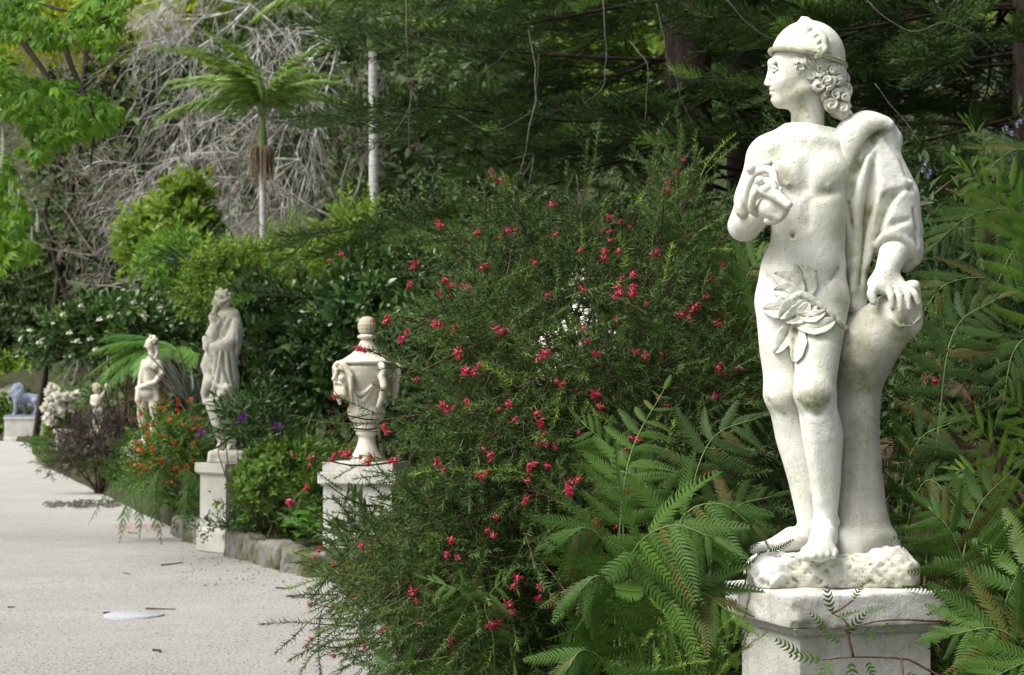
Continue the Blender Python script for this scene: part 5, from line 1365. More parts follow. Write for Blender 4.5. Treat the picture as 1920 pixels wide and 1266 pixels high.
def build_grevillea():
    r = R_(21); m = MB(); sm = MB()
    Q = np.stack([r.uniform(560, 1450, 9000), r.uniform(320, 1300, 9000)], 1); Q = Q[inside(Q, SIL) & (((Q[:, 0] - 1080) / 85) ** 2 + ((Q[:, 1] - 612) / 44) ** 2 > 1)][:800]
    P = []; D = []
    ctr = np.array([1050, 1020])
    T0 = []
    for (x, y) in Q:
        # a branchlet: an arching axis with side shoots in two rows
        Y = shrub_depth(x, y) + abs(r.normal(0, .50)); p = at(x, y, Y)
        v = np.array([(x - ctr[0]) / 420, -.45, (ctr[1] - y) / 560 * .9])
        d = unit(v + np.array([r.normal(0, .8) - .15, r.normal(0, .5), r.normal(0, .5)])); L = r.uniform(.30, .55); tn0 = r.normal(0, .20)
        sd = unit(np.cross(d, np.array([r.normal(0, .3), -1, r.normal(0, .3)])))
        p0 = p - d * L * .6; sag = r.uniform(.0, .25)
        axp = [p0 + d * L * u - np.array([0, 0, sag * L * u * u]) for u in np.linspace(0, 1, 5)]
        V, F = tube(np.array(axp) - gl, np.linspace(.0035, .0015, 5), 3, False); sm.add(V, F, .6)
        for k in range(7):
            u = .15 + .85 * k / 6; q = p0 + d * L * u - np.array([0, 0, sag * L * u * u])
            sg = (-1 if k % 2 else 1) if k < 6 else 0
            P.append(q); D.append(unit(d * (.75 - .1 * sag) + sd * sg * .75 + r.normal(0, .13, 3) - np.array([0, 0, sag * u]))); T0.append(tn0 + (.15 if k == 6 else 0))
    # shoots that stick out of the outline
    ex = [((790, 778), (612, 770)), ((760, 862), (582, 857)), ((720, 1010), (548, 936)), ((720, 1055), (578, 1062)), ((700, 1195), (582, 1207)), ((780, 665), (690, 655)), ((905, 480), (912, 322)), ((1120, 420), (1030, 380)),
          ((1000, 450), (945, 345)), ((840, 560), (722, 605)), ((1290, 470), (1262, 330)), ((1330, 440), (1320, 345)), ((1330, 500), (1352, 445)), ((820, 520), (760, 500)), ((720, 950), (610, 905)), ((690, 1120), (585, 1132)), ((960, 470), (830, 425)), ((700, 1010), (600, 1010)), ((860, 470), (880, 420)), ((1170, 430), (1190, 385)), ((1240, 430), (1245, 360)), ((790, 700), (720, 660)), ((870, 905), (705, 885)), ((860, 955), (690, 935)), ((850, 835), (748, 800)), ((850, 1000), (665, 965)), ((860, 870), (740, 905)), ((840, 930), (720, 985)), ((760, 780), (640, 800)), ((740, 1150), (600, 1170))]
    for (a, b) in ex:
        Y = 7.0 + r.uniform(-.3, .4); pa, pb = at(*a, Y + .25), at(*b, Y); L = np.linalg.norm(pb - pa); k = max(2, int(L / .13) + 1)
        V, F = tube(smoothpath([pa - gl, (pa + pb) / 2 - gl + np.array([0, 0, -.03]), pb - gl], 6), np.linspace(.005, .002, 6), 4, False); sm.add(V, F, .5)
        for i in range(k):
            P.append(pa + (pb - pa) * (i / k * 1.0)); D.append(unit(pb - pa) + r.normal(0, .2, 3)); T0.append(0.1)
    P = np.array(P) - gl; D = unit(np.array(D)); n = len(P)
    Rm = frames(D, r.uniform(-3, 3, n)); S = r.uniform(.75, 1.15, n); w = r.integers(0, 6, n)
    cl = .5 * vnoise(P, 3.3, 4); tn = np.array(T0) + r.normal(0, .08, n) + .25 * cl; tn = np.where(r.random(n) < .03, 1.3, tn)
    for k in range(6):
        q = w == k; m.scatter(SPRAYS[k], P[q], Rm[q], S[q], tn[q])
    # woody branches inside
    for i in r.choice(n, 130, replace=False):
        e = P[i]; b = np.array([r.normal(0, .18), r.normal(0, .18), 0]); mid = b * .45 + e * .55 + np.array([0, .1, .22 * np.linalg.norm(e)]) + r.normal(0, .08, 3)
        V, F = tube(smoothpath([b, mid, e], 8), np.linspace(.010, .0022, 8), 4, False); sm.add(V, F, .4)
    meshobj('foliage', m.mesh('grevillea_foliage', M_GREV), None, grev, kind='stuff')
    meshobj('branchwork', sm.mesh('grevillea_branchwork', M_TWIGBR), None, grev, kind='stuff')
build_grevillea()
_fl = [(920, 320), (945, 343), (1035, 378), (830, 425), (955, 430), (938, 440), (1000, 490), (840, 525), (826, 550), (1092, 545), (1180, 536), (1162, 540), (1132, 487), (1265, 325), (1250, 362), (1298, 575), (1342, 690), (680, 655), (760, 635), (722, 605), (945, 618), (892, 697), (880, 702), (838, 766), (878, 765), (1016, 785), (1030, 815), (1056, 715), (1022, 822), (732, 810), (922, 846), (1076, 906), (1062, 910), (985, 940), (1258, 860), (1342, 840), (1366, 966), (1412, 950), (1330, 526), (1352, 492), (916, 990), (968, 1082), (1010, 1116), (1106, 1140), (1122, 1132), (950, 1142), (842, 1036), (680, 1026), (586, 1132), (580, 1208), (660, 1212), (850, 1206), (916, 1172), (782, 1112), (730, 1178), (652, 1062), (602, 1032), (546, 936), (660, 856), (704, 858), (590, 858), (630, 856), (1140, 405), (1130, 430), (1185, 545), (1240, 660), (1010, 665), (1100, 640), (1210, 665), (1270, 590), (830, 610), (860, 655), (905, 890), (820, 870), (735, 862), (1400, 905), (1330, 880), (1235, 750), (1180, 820), (1246, 985), (990, 870), (960, 760), (1120, 735), (780, 500), (905, 500), (1085, 470), (1040, 440), (1220, 480), (885, 540)]
r = R_(31)
_fl = _fl + [tuple(q) for q in np.stack([r.uniform(600, 1420, 90), r.uniform(420, 1250, 90)], 1)[inside(np.stack([r.uniform(600, 1420, 90), r.uniform(420, 1250, 90)], 1), SIL)][:38]]
_fl = _fl + [(x + r.normal(0, 12), y + r.normal(0, 10)) for (x, y) in _fl[:84]] + [(x + r.normal(0, 16), y + r.normal(0, 14)) for (x, y) in _fl[10:84:2]]
for i, (x, y) in enumerate(_fl):
    p = at(x, y, shrub_depth(x, y) - .10 + r.uniform(-.08, .06)) - gl
    d = unit(np.array([(x - 1050) / 500 + r.normal(0, .5), -.8, r.normal(0.0, .5)]))
    inst('flower', FLOWERS[i % 5], grev, p, frame1(d, r.uniform(-3, 3)), r.uniform(.65, 1.2) * (1.1 if i < 90 else .8))

# few stray shoots of the same shrub behind the stump
gr2 = thing('flowering_shrub', at(1760, 900, 7.4) * np.array([1, 1, 0]) + np.array([0, 0, .3]), 'sparse red-flowered needle shrub growing behind the statue on the fern side', 'shrub')
def build_gr2():
    o = np.array(gr2.location); r = R_(5); m = MB(); s = MB(); P = []; D = []
    for i in range(90):
        x, y = r.uniform(1690, 1800), r.uniform(600, 920); P.append(at(x, y, 7.2 + r.uniform(-.4, .6)) - o); D.append(np.array([r.normal(0, .7), -.3, r.normal(.2, .6)]))
    P = np.array(P); D = unit(np.array(D)); w = r.integers(0, 6, 90)
    for k in range(6):
        q = w == k; m.scatter(SPRAYS[k], P[q], frames(D[q], r.uniform(-3, 3, q.sum())), np.full(q.sum(), .95), r.normal(-.05, .15, q.sum()))
    stems(s, np.zeros(3), P[::5], r, .008)
    meshobj('foliage', m.mesh('stray_foliage', M_GREV), None, gr2, kind='stuff'); meshobj('branchwork', s.mesh('stray_branchwork', M_TWIGBR), None, gr2, kind='stuff')
    for i, (x, y) in enumerate([(1757, 691), (1752, 718), (1736, 712), (1345, 690)][:3]):
        inst('flower', FLOWERS[i], gr2, at(x, y, 6.9) - o, frame1((.2, -.9, .3), i), 1.1)
build_gr2()

# ================================================================== ferns
def fern(loc, label, specs, mat, seed, near=True, group='ferns round the near pedestal', rach=.0042, stemmat=None):
    """specs: list of (list of (px,py,Y) base->tip, pinna length, pairs, face or None, droop)"""
    loc = np.asarray(loc, float)
    f = thing('fern_plant', loc, label, 'fern', group)
    m = MB()
    for i, (pts, L, npair, face, droop) in enumerate(specs):
        path = np.array([at(*p) for p in pts]) - loc
        frond_parts(f, path, L * .98, npair + 1, seed * 17 + i, mat, rach, stemmat, face, droop, .12)
    return f
CAMF = np.array([0, -1.0, .55])
fern((0.31, 5.75, 0.25), 'big glossy chain fern drooping in front of the red-flowered shrub', [
    ([(1150, 1330, 5.75), (1158, 1060, 5.55), (1180, 860, 5.55), (1245, 730, 5.7)], .17, 13, CAMF, .35),
    ([(1175, 1330, 5.6), (1175, 1130, 5.25), (1190, 1030, 5.1), (1260, 985, 5.0), (1340, 1010, 4.95)], .27, 12, CAMF, 1.0),
    ([(1165, 1340, 5.6), (1160, 1130, 5.35), (1140, 1030, 5.25), (1100, 990, 5.2), (1060, 1010, 5.15)], .20, 10, CAMF, .9),
    ([(1210, 1370, 5.5), (1220, 1220, 5.2), (1250, 1140, 5.05), (1310, 1110, 5.0), (1370, 1150, 4.95)], .24, 10, CAMF, 1.0),
    ([(1170, 1360, 5.5), (1165, 1200, 5.25), (1150, 1110, 5.1), (1120, 1080, 5.0), (1085, 1110, 4.95)], .24, 10, CAMF, 1.1),
    ([(1200, 1420, 5.3), (1170, 1330, 5.1), (1130, 1240, 5.0), (1090, 1220, 4.95), (1060, 1260, 4.9)], .20, 9, CAMF, .9),
    ([(1220, 1400, 5.6), (1235, 1100, 5.5), (1280, 970, 5.45), (1350, 945, 5.4), (1410, 985, 5.4)], .22, 11, CAMF, .9),
    ([(1160, 1330, 5.85), (1170, 1030, 5.75), (1150, 860, 5.7), (1090, 790, 5.7)], .15, 12, CAMF, .5)], M_FERN, 1)
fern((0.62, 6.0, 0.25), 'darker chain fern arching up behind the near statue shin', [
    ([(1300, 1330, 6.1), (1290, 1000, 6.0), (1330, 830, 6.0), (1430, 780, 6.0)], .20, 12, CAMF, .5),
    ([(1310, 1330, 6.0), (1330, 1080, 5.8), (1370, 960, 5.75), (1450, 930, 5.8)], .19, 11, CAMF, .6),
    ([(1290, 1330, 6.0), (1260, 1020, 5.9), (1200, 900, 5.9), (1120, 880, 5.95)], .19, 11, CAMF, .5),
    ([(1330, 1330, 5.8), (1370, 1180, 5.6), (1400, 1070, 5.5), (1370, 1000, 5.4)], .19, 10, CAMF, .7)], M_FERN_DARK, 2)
fern((-0.25, 6.2, 0.0), 'mid green fern low in the red-flowered shrub above the gravel', [
    ([(920, 1340, 6.4), (905, 1200, 6.2), (880, 1120, 6.1), (800, 1085, 6.1)], .13, 10, CAMF, .8),
    ([(930, 1340, 6.3), (925, 1200, 6.1), (910, 1130, 6.05), (950, 1080, 6.0)], .12, 9, CAMF, .8),
    ([(800, 1400, 6.2), (780, 1310, 6.1), (750, 1250, 6.0), (700, 1245, 6.0)], .14, 9, CAMF, .7)], M_FERN, 3)
fern((1.55, 5.7, 0.2), 'bright fern with long arched fronds right of the near pedestal', [
    ([(1800, 1340, 5.8), (1800, 1100, 5.6), (1830, 960, 5.6), (1900, 880, 5.7)], .22, 11, CAMF, .6),
    ([(1820, 1340, 5.7), (1830, 1150, 5.4), (1790, 1010, 5.3), (1740, 950, 5.3)], .20, 10, CAMF, .5),
    ([(1850, 1340, 5.6), (1880, 1150, 5.3), (1930, 1050, 5.3), (2010, 1030, 5.3)], .24, 10, CAMF, .6)], M_FERN, 4)
fern((1.75, 5.2, 0.2), 'broad fern spreading low in the bottom corner beside the pedestal', [
    ([(1960, 1400, 5.2), (1930, 1240, 4.95), (1870, 1180, 4.9), (1780, 1190, 4.9)], .24, 9, CAMF, .45),
    ([(1990, 1400, 5.2), (1980, 1280, 4.9), (1940, 1240, 4.8), (1860, 1270, 4.75)], .24, 8, CAMF, .45)], M_FERN, 5)
fern((1.72, 6.6, 0.25), 'pale lime fern with lacy young fronds at the far end of the fern bed', [
    ([(1900, 1180, 6.6), (1890, 960, 6.3), (1850, 820, 6.1), (1760, 760, 6.0)], .13, 10, CAMF, .2),
    ([(1910, 1180, 6.6), (1930, 950, 6.3), (1925, 800, 6.2), (1880, 720, 6.1)], .14, 10, CAMF, .2),
    ([(1900, 1180, 6.5), (1870, 1000, 6.2), (1840, 900, 6.1), (1790, 880, 6.1)], .12, 9, CAMF, .2)], M_FERN_LIME, 6, rach=.004)
fern((2.0, 7.4, 0.4), 'tall fresh green fern with uncurling tips beside the cloaked shoulder', [
    ([(1960, 900, 7.4), (1935, 600, 7.2), (1880, 400, 7.1), (1790, 300, 7.0)], .19, 13, CAMF, .1),
    ([(1970, 900, 7.4), (1965, 560, 7.2), (1905, 370, 7.1), (1815, 235, 7.0)], .16, 13, CAMF, .1),
    ([(1970, 900, 7.4), (1975, 600, 7.3), (1950, 440, 7.2), (1890, 330, 7.1)], .16, 12, CAMF, .1)], M_FERN_LIME, 7)
fern((2.25, 8.0, 0.4), 'dark tree fern with drooping fronds at the edge by the cloak', [
    ([(2000, 1100, 8.1), (1985, 640, 8.0), (1930, 420, 7.8), (1830, 400, 7.6), (1740, 470, 7.5)], .28, 14, CAMF, .5),
    ([(2000, 1100, 8.1), (1990, 600, 8.0), (1960, 430, 7.8), (1900, 470, 7.6), (1850, 580, 7.5)], .28, 13, CAMF, .5),
    ([(2000, 1100, 8.1), (2000, 560, 8.0), (1980, 330, 7.9), (1910, 280, 7.8), (1850, 320, 7.7)], .26, 13, CAMF, .5),
    ([(1990, 1100, 8.0), (1960, 700, 7.8), (1880, 540, 7.5), (1780, 530, 7.3), (1720, 600, 7.2)], .26, 13, CAMF, .4),
    ([(1990, 1100, 8.0), (1950, 740, 7.6), (1880, 640, 7.3), (1800, 640, 7.1), (1735, 720, 7.0)], .25, 12, CAMF, .4),
    ([(1990, 1100, 8.0), (1975, 760, 7.5), (1940, 640, 7.2), (1900, 660, 7.0), (1880, 760, 6.9)], .24, 11, CAMF, .4)], M_FERN_DARK, 8)
fern((0.95, 7.2, 0.3), 'fern fronds showing above the red shrub next to the bent elbow', [
    ([(1330, 900, 7.4), (1310, 560, 7.2), (1280, 430, 7.1), (1200, 395, 7.0)], .15, 10, CAMF, .2),
    ([(1340, 900, 7.4), (1370, 640, 7.2), (1400, 520, 7.1), (1440, 470, 7.1)], .20, 10, CAMF, .3),
    ([(1345, 900, 7.3), (1380, 680, 7.1), (1420, 580, 7.0), (1470, 560, 7.0)], .20, 10, CAMF, .4)], M_FERN, 9)
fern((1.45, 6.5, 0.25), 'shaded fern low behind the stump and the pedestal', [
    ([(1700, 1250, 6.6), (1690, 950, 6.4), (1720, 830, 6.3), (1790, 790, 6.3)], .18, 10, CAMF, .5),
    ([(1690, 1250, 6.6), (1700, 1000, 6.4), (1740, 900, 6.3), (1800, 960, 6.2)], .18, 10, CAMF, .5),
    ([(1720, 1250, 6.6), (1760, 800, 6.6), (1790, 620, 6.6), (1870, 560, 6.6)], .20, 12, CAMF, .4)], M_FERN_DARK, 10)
# dead brown fronds under the right-hand ferns
dead = thing('dead_fern', (1.6, 6.7, 0.25), 'withered brown fern stalks tangled under the right-hand ferns', 'fern')
def build_dead():
    m = MB(); r = R_(3); o = np.array([1.6, 6.7, .25])
    for i in range(18):
        a = at(r.uniform(1690, 1930), r.uniform(760, 1050), 6.5 + r.uniform(-.3, .6)) - o; d = unit(np.array([r.normal(0, 1), r.normal(0, .4), r.normal(-.5, .6)]))
        L = r.uniform(.25, .5); frond_into(m, np.array([a, a + d * L * .5 + r.normal(0, .03, 3), a + d * L - np.array([0, 0, .1])]), .09, 9, i, True, .003, CAMF, .6)
    meshobj('withered_foliage', m.mesh('dead_foliage', M_DEAD), None, dead, kind='stuff')
build_dead()
# bright feathery seedling low left of the pedestal
def build_feather():
    o = np.array([0.62, 5.15, 0.2]); f = thing('feathery_plant', o, 'bright yellow green feathery seedling at the foot of the pedestal', 'plant')
    r = R_(8); m = MB(); P = []; D = []
    for i in range(44):
        x, y = r.uniform(1200, 1390), r.uniform(1195, 1290); P.append(at(x, y, 5.05 + r.uniform(-.1, .15)) - o); D.append((r.normal(.1, .5), r.normal(-.2, .4), r.uniform(.3, 1)))
    m.scatter(SPRAYS[1], np.array(P), frames(unit(np.array(D))), r.uniform(.4, .7, 44), r.normal(1.3, .12, 44))
    meshobj('foliage', m.mesh('feather_foliage', M_GREV), None, f, kind='stuff')
build_feather()

# thin climbing vine across the pedestal
def build_vine():
    o = np.array([1.25, 5.2, 0.3]); v = thing('climbing_vine', o, 'thin brown vine with small ferny leaflets trailing over the near pedestal', 'vine')
    Yf = 5.12
    paths = [[(1800, 1290, Yf), (1720, 1245, Yf), (1690, 1235, Yf), (1600, 1232, Yf), (1540, 1238, 5.1)], [(1600, 1232, Yf), (1590, 1190, Yf), (1585, 1165, Yf), (1560, 1150, Yf)], [(1830, 1160, 5.3), (1770, 1165, 5.14), (1690, 1162, 5.1), (1640, 1166, 5.08), (1585, 1180, 5.06)], [(1930, 1175, 5.2), (1870, 1145, 5.1), (1850, 1200, 5.05), (1840, 1280, 5.0)], [(1690, 1235, Yf), (1695, 1275, 5.08)], [(1560, 1150, 5.1), (1580, 1140, 5.08), (1600, 1125, 5.06)]]
    for p in paths:
        q = smoothpath(np.array([at(*a) for a in p]) - o, 14); V, F = tube(q, np.linspace(.0042, .002, 14), 5); meshobj('stem', make_mesh('vine_stem', V, F, np.full(len(V), .3), mats=[M_TWIGBR]), None, v)
    r = R_(4); k = 0; VL = pinna_tpl(6, .30, .2, .1, 9, .085); VL = make_mesh('leaflet', VL[0], VL[1], VL[2], mats=[M_FERN])
    for (x, y, dx, dy, L) in [(1560, 1150, -.2, .9, .07), (1550, 1180, -.5, .5, .06), (1600, 1125, .3, .8, .05), (1620, 1150, .7, .4, .05), (1585, 1190, .5, .6, .07), (1575, 1205, -.7, .5, .06), (1540, 1238, -1, .2, .08), (1500, 1225, -.9, .5, .07), (1560, 1236, -.4, -.7, .09), (1595, 1240, .1, -1, .08), (1625, 1240, .4, -.8, .06), (1695, 1270, -.6, -.4, .07), (1700, 1262, .6, -.3, .05), (1660, 1168, .5, -.5, .04), (1640, 1172, -.3, -.6, .05), (1570, 1160, .8, .5, .06)]:
        d = unit(np.array([dx, -.15, dy])); p = at(x, y, 5.09) - o
        inst('leaflet', VL, v, p, frame1(d, r.normal(0, .3), up=CAMF), L * 1.15); k += 1
build_vine()

# ================================================================== low retaining wall between the pedestals
wall = thing('retaining_wall', (-2.1, 17.0, 0), 'low mossy wall of rough grey stones between the urn and the bearded man', 'wall')
t = NT('rough_stone'); co = t.n('NewGeometry').outputs['Position']; nz = t.noise(9, 6, .65, co); n2 = t.noise(2.6, 3, .6, co)
c = t.mix(t.ramp(nz, .35, .7), (.13, .125, .11), (.29, .28, .25)); c = t.mix(t.ramp(n2, .42, .62), c, (.085, .095, .035))
M_ROUGH = t.bsdf(c, .9, nz, .9, .03, spec=.2)
def rough_stone(seed, s):
    r = R_(seed); g = SDF(-np.array(s) / 2 - .06, np.array(s) / 2 + .06, .016); g.box((0, 0, 0), np.array(s) / 2, None, .05); g.rough(.016, 14, seed); g.rough(.008, 40, seed + 2); g.rough(.005, 80, seed + 5)
    return g.mesh('stone', M_ROUGH, 1, lambda V: {'algae': np.zeros(len(V))})
_sm = [rough_stone(i, s) for i, s in enumerate([(.42, .26, .32), (.34, .24, .28), (.48, .28, .30), (.30, .24, .34)])]
def wall_run(Ya, Yb, n, seed, z=.065):
    r = R_(seed)
    for i in range(n):
        Y = Ya + (Yb - Ya) * (i + .5) / n; X = float(xedge(Y)) + .02; t_ = np.array([xedge(Y + .1) - xedge(Y - .1), .2]); a = math.atan2(t_[1], t_[0])
        o = inst('stone', _sm[int(r.integers(0, 4))], wall, (X + 2.1, Y - 17.0, z + r.uniform(-.03, .03)), np.array(Euler((r.normal(0, .06), r.normal(0, .06), a + r.normal(0, .08))).to_matrix()), r.uniform(.9, 1.1))
wall_run(15.7, 18.1, 9, 3); wall_run(19.0, 21.4, 7, 4)

# ================================================================== mid-ground plants on the planted bed
def gz(p): return float(hill_z(np.array([p[0]]), np.array([p[1]]))[0])
def mid_bush(name, px, py, Y, rx, ry, rz, n, tp, size, mat, label, seed, **kw):
    c = at(px, py, Y); return bush(name, c, (rx, ry, rz), n, tp, size, mat, label, seed=seed, base_z=min(gz(c), c[2] - rz * .5), **kw)
mid_bush('camellia_bush', 575, 725, 20.8, 1.15, .9, 1.3, 1050, T_GLOSS, .23, M_CAMELLIA, 'dark glossy camellia bush directly behind the bearded man statue', 41, shell=(.6, 1), tipfrac=.02, group='dark camellias behind the statues')
mid_bush('camellia_bush', 745, 715, 19.6, 1.2, .9, 1.4, 1100, T_GLOSS, .23, M_CAMELLIA, 'tall dark glossy camellia bush rising behind the mask urn', 42, shell=(.6, 1), tipfrac=.02, group='dark camellias behind the statues')
mid_bush('azalea_bush', 532, 925, 17.3, .52, .42, .46, 420, T_ROSETTE, .13, M_AZALEA, 'bright green rounded azalea between the urn and the bearded man', 43, shell=(.55, 1), nstem=10, stemrad=.012)
mid_bush('low_shrub', 590, 900, 17.4, .40, .4, .36, 300, T_LANCE, .13, M_AZALEA, 'soft green feathery shrub tucked left of the urn pedestal', 44, shell=(.5, 1), nstem=6, stemrad=.01)
mid_bush('low_shrub', 480, 990, 17.8, .62, .22, .20, 240, T_OVAL, .10, M_CAMELLIA, 'dark creeping shrub spilling over the low stone wall', 45, shell=(.3, 1), nstem=4, stemrad=.008)
# broad leaves at the wall
def build_broad():
    o = at(578, 1010, 16.3); o[2] = .25; h = thing('broad_leaf_plant', o, 'clump of broad bright green leaves on the wall beside the urn', 'plant')
    V = []; nu, nv = 10, 6
    for i in range(nu + 1):
        u = i / nu; w = .30 * math.sin(math.pi * min(u ** .8, .999)) ** .7
        for j in range(nv + 1):
            v = j / nv * 2 - 1; V.append((v * w, u, .22 * u - .55 * u * u + .10 * abs(v) + .012 * math.sin(v * 14)))
    F = [(i * 7 + j, i * 7 + j + 1, i * 7 + j + 8, i * 7 + j + 7) for i in range(nu) for j in range(nv)]
    me = make_mesh('leaf', np.array(V), [np.array(F)], np.full(len(V), .6), mats=[M_BIGLEAF]); r = R_(2)
    for i, (a, L) in enumerate([(-1.9, .26), (-1.2, .30), (-2.6, .26), (-.5, .22), (2.9, .24), (-1.6, .2), (-2.2, .22), (1.2, .24)]):
        d = np.array([math.cos(a), math.sin(a), .25 + r.uniform(0, .4)]); inst('leaf', me, h, np.array([0, 0, .05 + .03 * i]), frame1(d, r.normal(0, .25)), L)
build_broad()
# purple-flowered shoots at the feet of the bearded man
def flower_blob(seed, mat, n=7, L=.5, w=.5):
    r = R_(seed); m = MB(); D = unit(rdir(n, r) + np.array([0, .7, 0])); tp = leaf_tpl(w, .05, .1, 1)
    m.scatter(tp, np.zeros((n, 3)), frames(D, r.uniform(-3, 3, n)), r.uniform(.8, 1.1, n) * L, r.normal(0, .3, n)); return m.mesh('flower', mat)
pb, Pp, _ = mid_bush('purple_flower_plant', 470, 810, 17.9, .36, .3, .46, 150, T_LANCE, .17, M_CAMELLIA, 'leafy shrub with single purple flowers at the feet of the bearded man', 46, shell=(.3, 1), nstem=10, stemrad=.008)
PUR = flower_blob(1, M_PURPLE, 6, .07, .8)
for (x, y) in [(457, 783), (452, 790), (378, 814), (520, 800)]:
    inst('flower', PUR, pb, at(x, y, 17.5) - np.array(pb.location), frame1((0, -1, .3)), 1.0)
# orange-flowered shrub
ob, Po, Do = mid_bush('orange_flower_shrub', 330, 880, 22.6, .66, .6, .84, 760, T_OVAL, .13, M_AZALEA, 'rounded green shrub covered with small orange trumpet flowers', 47, shell=(.55, 1.02), nstem=14, tintspread=.3)
ORA = [flower_blob(s, M_ORANGE, 9, .085, .4) for s in (2, 3, 4)]
r = R_(12); ol = np.array(ob.location)
for i in range(85):
    k = int(r.integers(0, len(Po)))
    x, y = (r.uniform(262, 400), r.uniform(745, 915)) if i > 22 else (r.normal(265, 14), r.normal(850, 35))
    e = math.sqrt(max(0, 1 - ((x - 335) / 100) ** 2 - ((y - 880) / 140) ** 2))
    inst('flower', ORA[i % 3], ob, at(x, y, 22.5 - .62 * e - r.uniform(0, .1)) - ol, frame1((r.normal(0, .5), -.7, r.normal(.2, .5)), r.uniform(-3, 3)), r.uniform(.35, .7))
# flax blades
def blades(name, loc, n, L, w, mat, label, cat, seed, lean=.5, up=1.0, group=None):
    o = thing(name, loc, label, cat, group); r = R_(seed)
    nu = 6; V = []; 
    for i in range(nu + 1):
        u = i / nu; ww = w * (.35 + .65 * math.sin(math.pi * min(.15 + u * .75, 1))) * (1 - u ** 4)
        V += [(-ww / 2, u, -.22 * u * u * L * 0 + .012 * 0), (0, u, -.015), (ww / 2, u, 0)]
    V = np.array(V); V[:, 2] -= .18 * V[:, 1] ** 2.2
    F = np.array([(i * 3 + j, i * 3 + j + 1, i * 3 + j + 4, i * 3 + j + 3) for i in range(nu) for j in range(2)])
    me = make_mesh('blade', V, [F], np.full(len(V), .5), mats=[mat])
    for i in range(n):
        a = r.uniform(0, 6.28); d = np.array([math.cos(a) * lean * r.uniform(.2, 1.4), math.sin(a) * lean * r.uniform(.2, 1.4), up * r.uniform(.6, 1.1)])
        q = inst('blade', me, o, r.normal(0, .04, 3) * np.array([1, 1, 0]), frame1(d, r.normal(0, .3)), L * r.uniform(.7, 1.1))
    return o
c = at(362, 780, 25.5); blades('flax_plant', (c[0], c[1], c[2]), 34, 1.05, .06, M_FLAX, 'grey green flax with upright blades left of the bearded man', 'plant', 5, .38)
c = at(372, 512, 42.0); blades('spiky_yucca', (c[0], c[1], c[2]), 110, 1.15, .05, M_SPIKE, 'dark spiky yucca rosette below the palm trunk', 'yucca', 6, 1.1, .75)
c = at(300, 700, 30.0)
# fern fronds falling over the path edge
def fern_mesh_plant(loc, label, specs, mat, seed, cat='fern', lo=True, rach=.007, name='fern_plant', group=None, droop=.5, face=None, stemmat=None):
    loc = np.asarray(loc, float); f = thing(name, loc, label, cat, group)
    for i, (pts, L, npair) in enumerate(specs):
        m = MB(); frond_into(m, np.array([at(*p) for p in pts]) - loc, L, npair, seed * 13 + i, lo, rach, face, droop)
        meshobj('frond', m.mesh('frond', mat), None, f)
    return f
b0 = (330, 900, 20.9)
fern_mesh_plant(at(*b0) * np.array([1, 1, 0]) + np.array([0, 0, .25]), 'long fern fronds hanging over the gravel below the orange flowers', [
    ([b0, (275, 880, 20.4), (210, 910, 20.0), (170, 975, 19.8)], .16, 16), ([b0, (285, 890, 20.2), (240, 940, 19.9), (225, 1012, 19.7)], .17, 16),
    ([b0, (300, 880, 20.0), (290, 940, 19.7), (302, 1015, 19.5)], .18, 15), ([b0, (300, 900, 20.1), (265, 940, 19.9), (262, 1000, 19.8)], .16, 14),
    ([b0, (345, 880, 20.0), (370, 900, 19.6), (385, 950, 19.4)], .17, 14), ([b0, (350, 900, 20.0), (350, 940, 19.6), (345, 1000, 19.5)], .17, 14),
    ([b0, (260, 900, 20.5), (235, 930, 20.3), (200, 950, 20.2)], .14, 12)], M_FERN, 3, droop=.8)
# burgundy shrub
mid_bush('burgundy_shrub', 190, 842, 31.0, .95, .7, .66, 650, T_FINE, .26, M_BURG, 'low dark burgundy shrub spreading onto the path below the tree fern', 48, shell=(.45, 1), flat=-.6, nstem=20)
mid_bush('low_shrub', 255, 860, 29.0, .42, .4, .42, 260, T_FINE, .2, M_FERN_DARK, 'small dull green shrub right of the burgundy one', 49, shell=(.4, 1), flat=-.6)
# tree fern
def build_treefern():
    c = at(335, 660, 31.5); o = np.array([c[0], c[1], gz(c)]); f = thing('tree_fern', o, 'tree fern with long feathery fronds spreading above the burgundy shrub', 'tree fern')
    top = c - o; V, F = tube(smoothpath([(0, 0, -.1), top * .5 + np.array([.05, 0, 0]), top], 10), np.linspace(.14, .10, 10), 9); meshobj('trunk', make_mesh('trunk', V, F, np.full(len(V), .3), mats=[M_BARK]), None, f)
    specs = [(-1, -.25, 1.75, .42, .45), (-1, .05, 1.8, .28, .5), (-.95, -.5, 1.7, .22, .55), (-.8, -.7, 1.6, .15, .55), (-1, .4, 1.7, .5, .5), (-.4, -1, 1.5, .3, .6), (.5, -1, 1.4, .35, .6), (1, -.2, 1.5, .5, .6), (.9, .5, 1.5, .5, .6), (-.6, .8, 1.6, .5, .5), (.2, 1, 1.5, .5, .5), (-1, -.1, 1.65, .12, .5), (-.9, .2, 1.7, .55, .42)]
    for i, (dx, dy, L, rise, sag) in enumerate(specs):
        m = MB(); frond_into(m, arch(top, (dx, dy), L, rise, sag), .40, 22, 60 + i, True, .012, None, .25, .12); meshobj('frond', m.mesh('tree_fern_frond', M_TREEFERN), None, f)
    r = R_(9)
    for i in range(9):
        a = r.uniform(2.2, 4.6); m = MB(); frond_into(m, arch(top - np.array([0, 0, .06]), (math.cos(a), math.sin(a)), r.uniform(.9, 1.3), .02, .75), .28, 14, 90 + i, True, .01, None, .4); meshobj('dead_frond', m.mesh('dead_frond', M_DEAD), None, f, label='brown withered frond')
build_treefern()
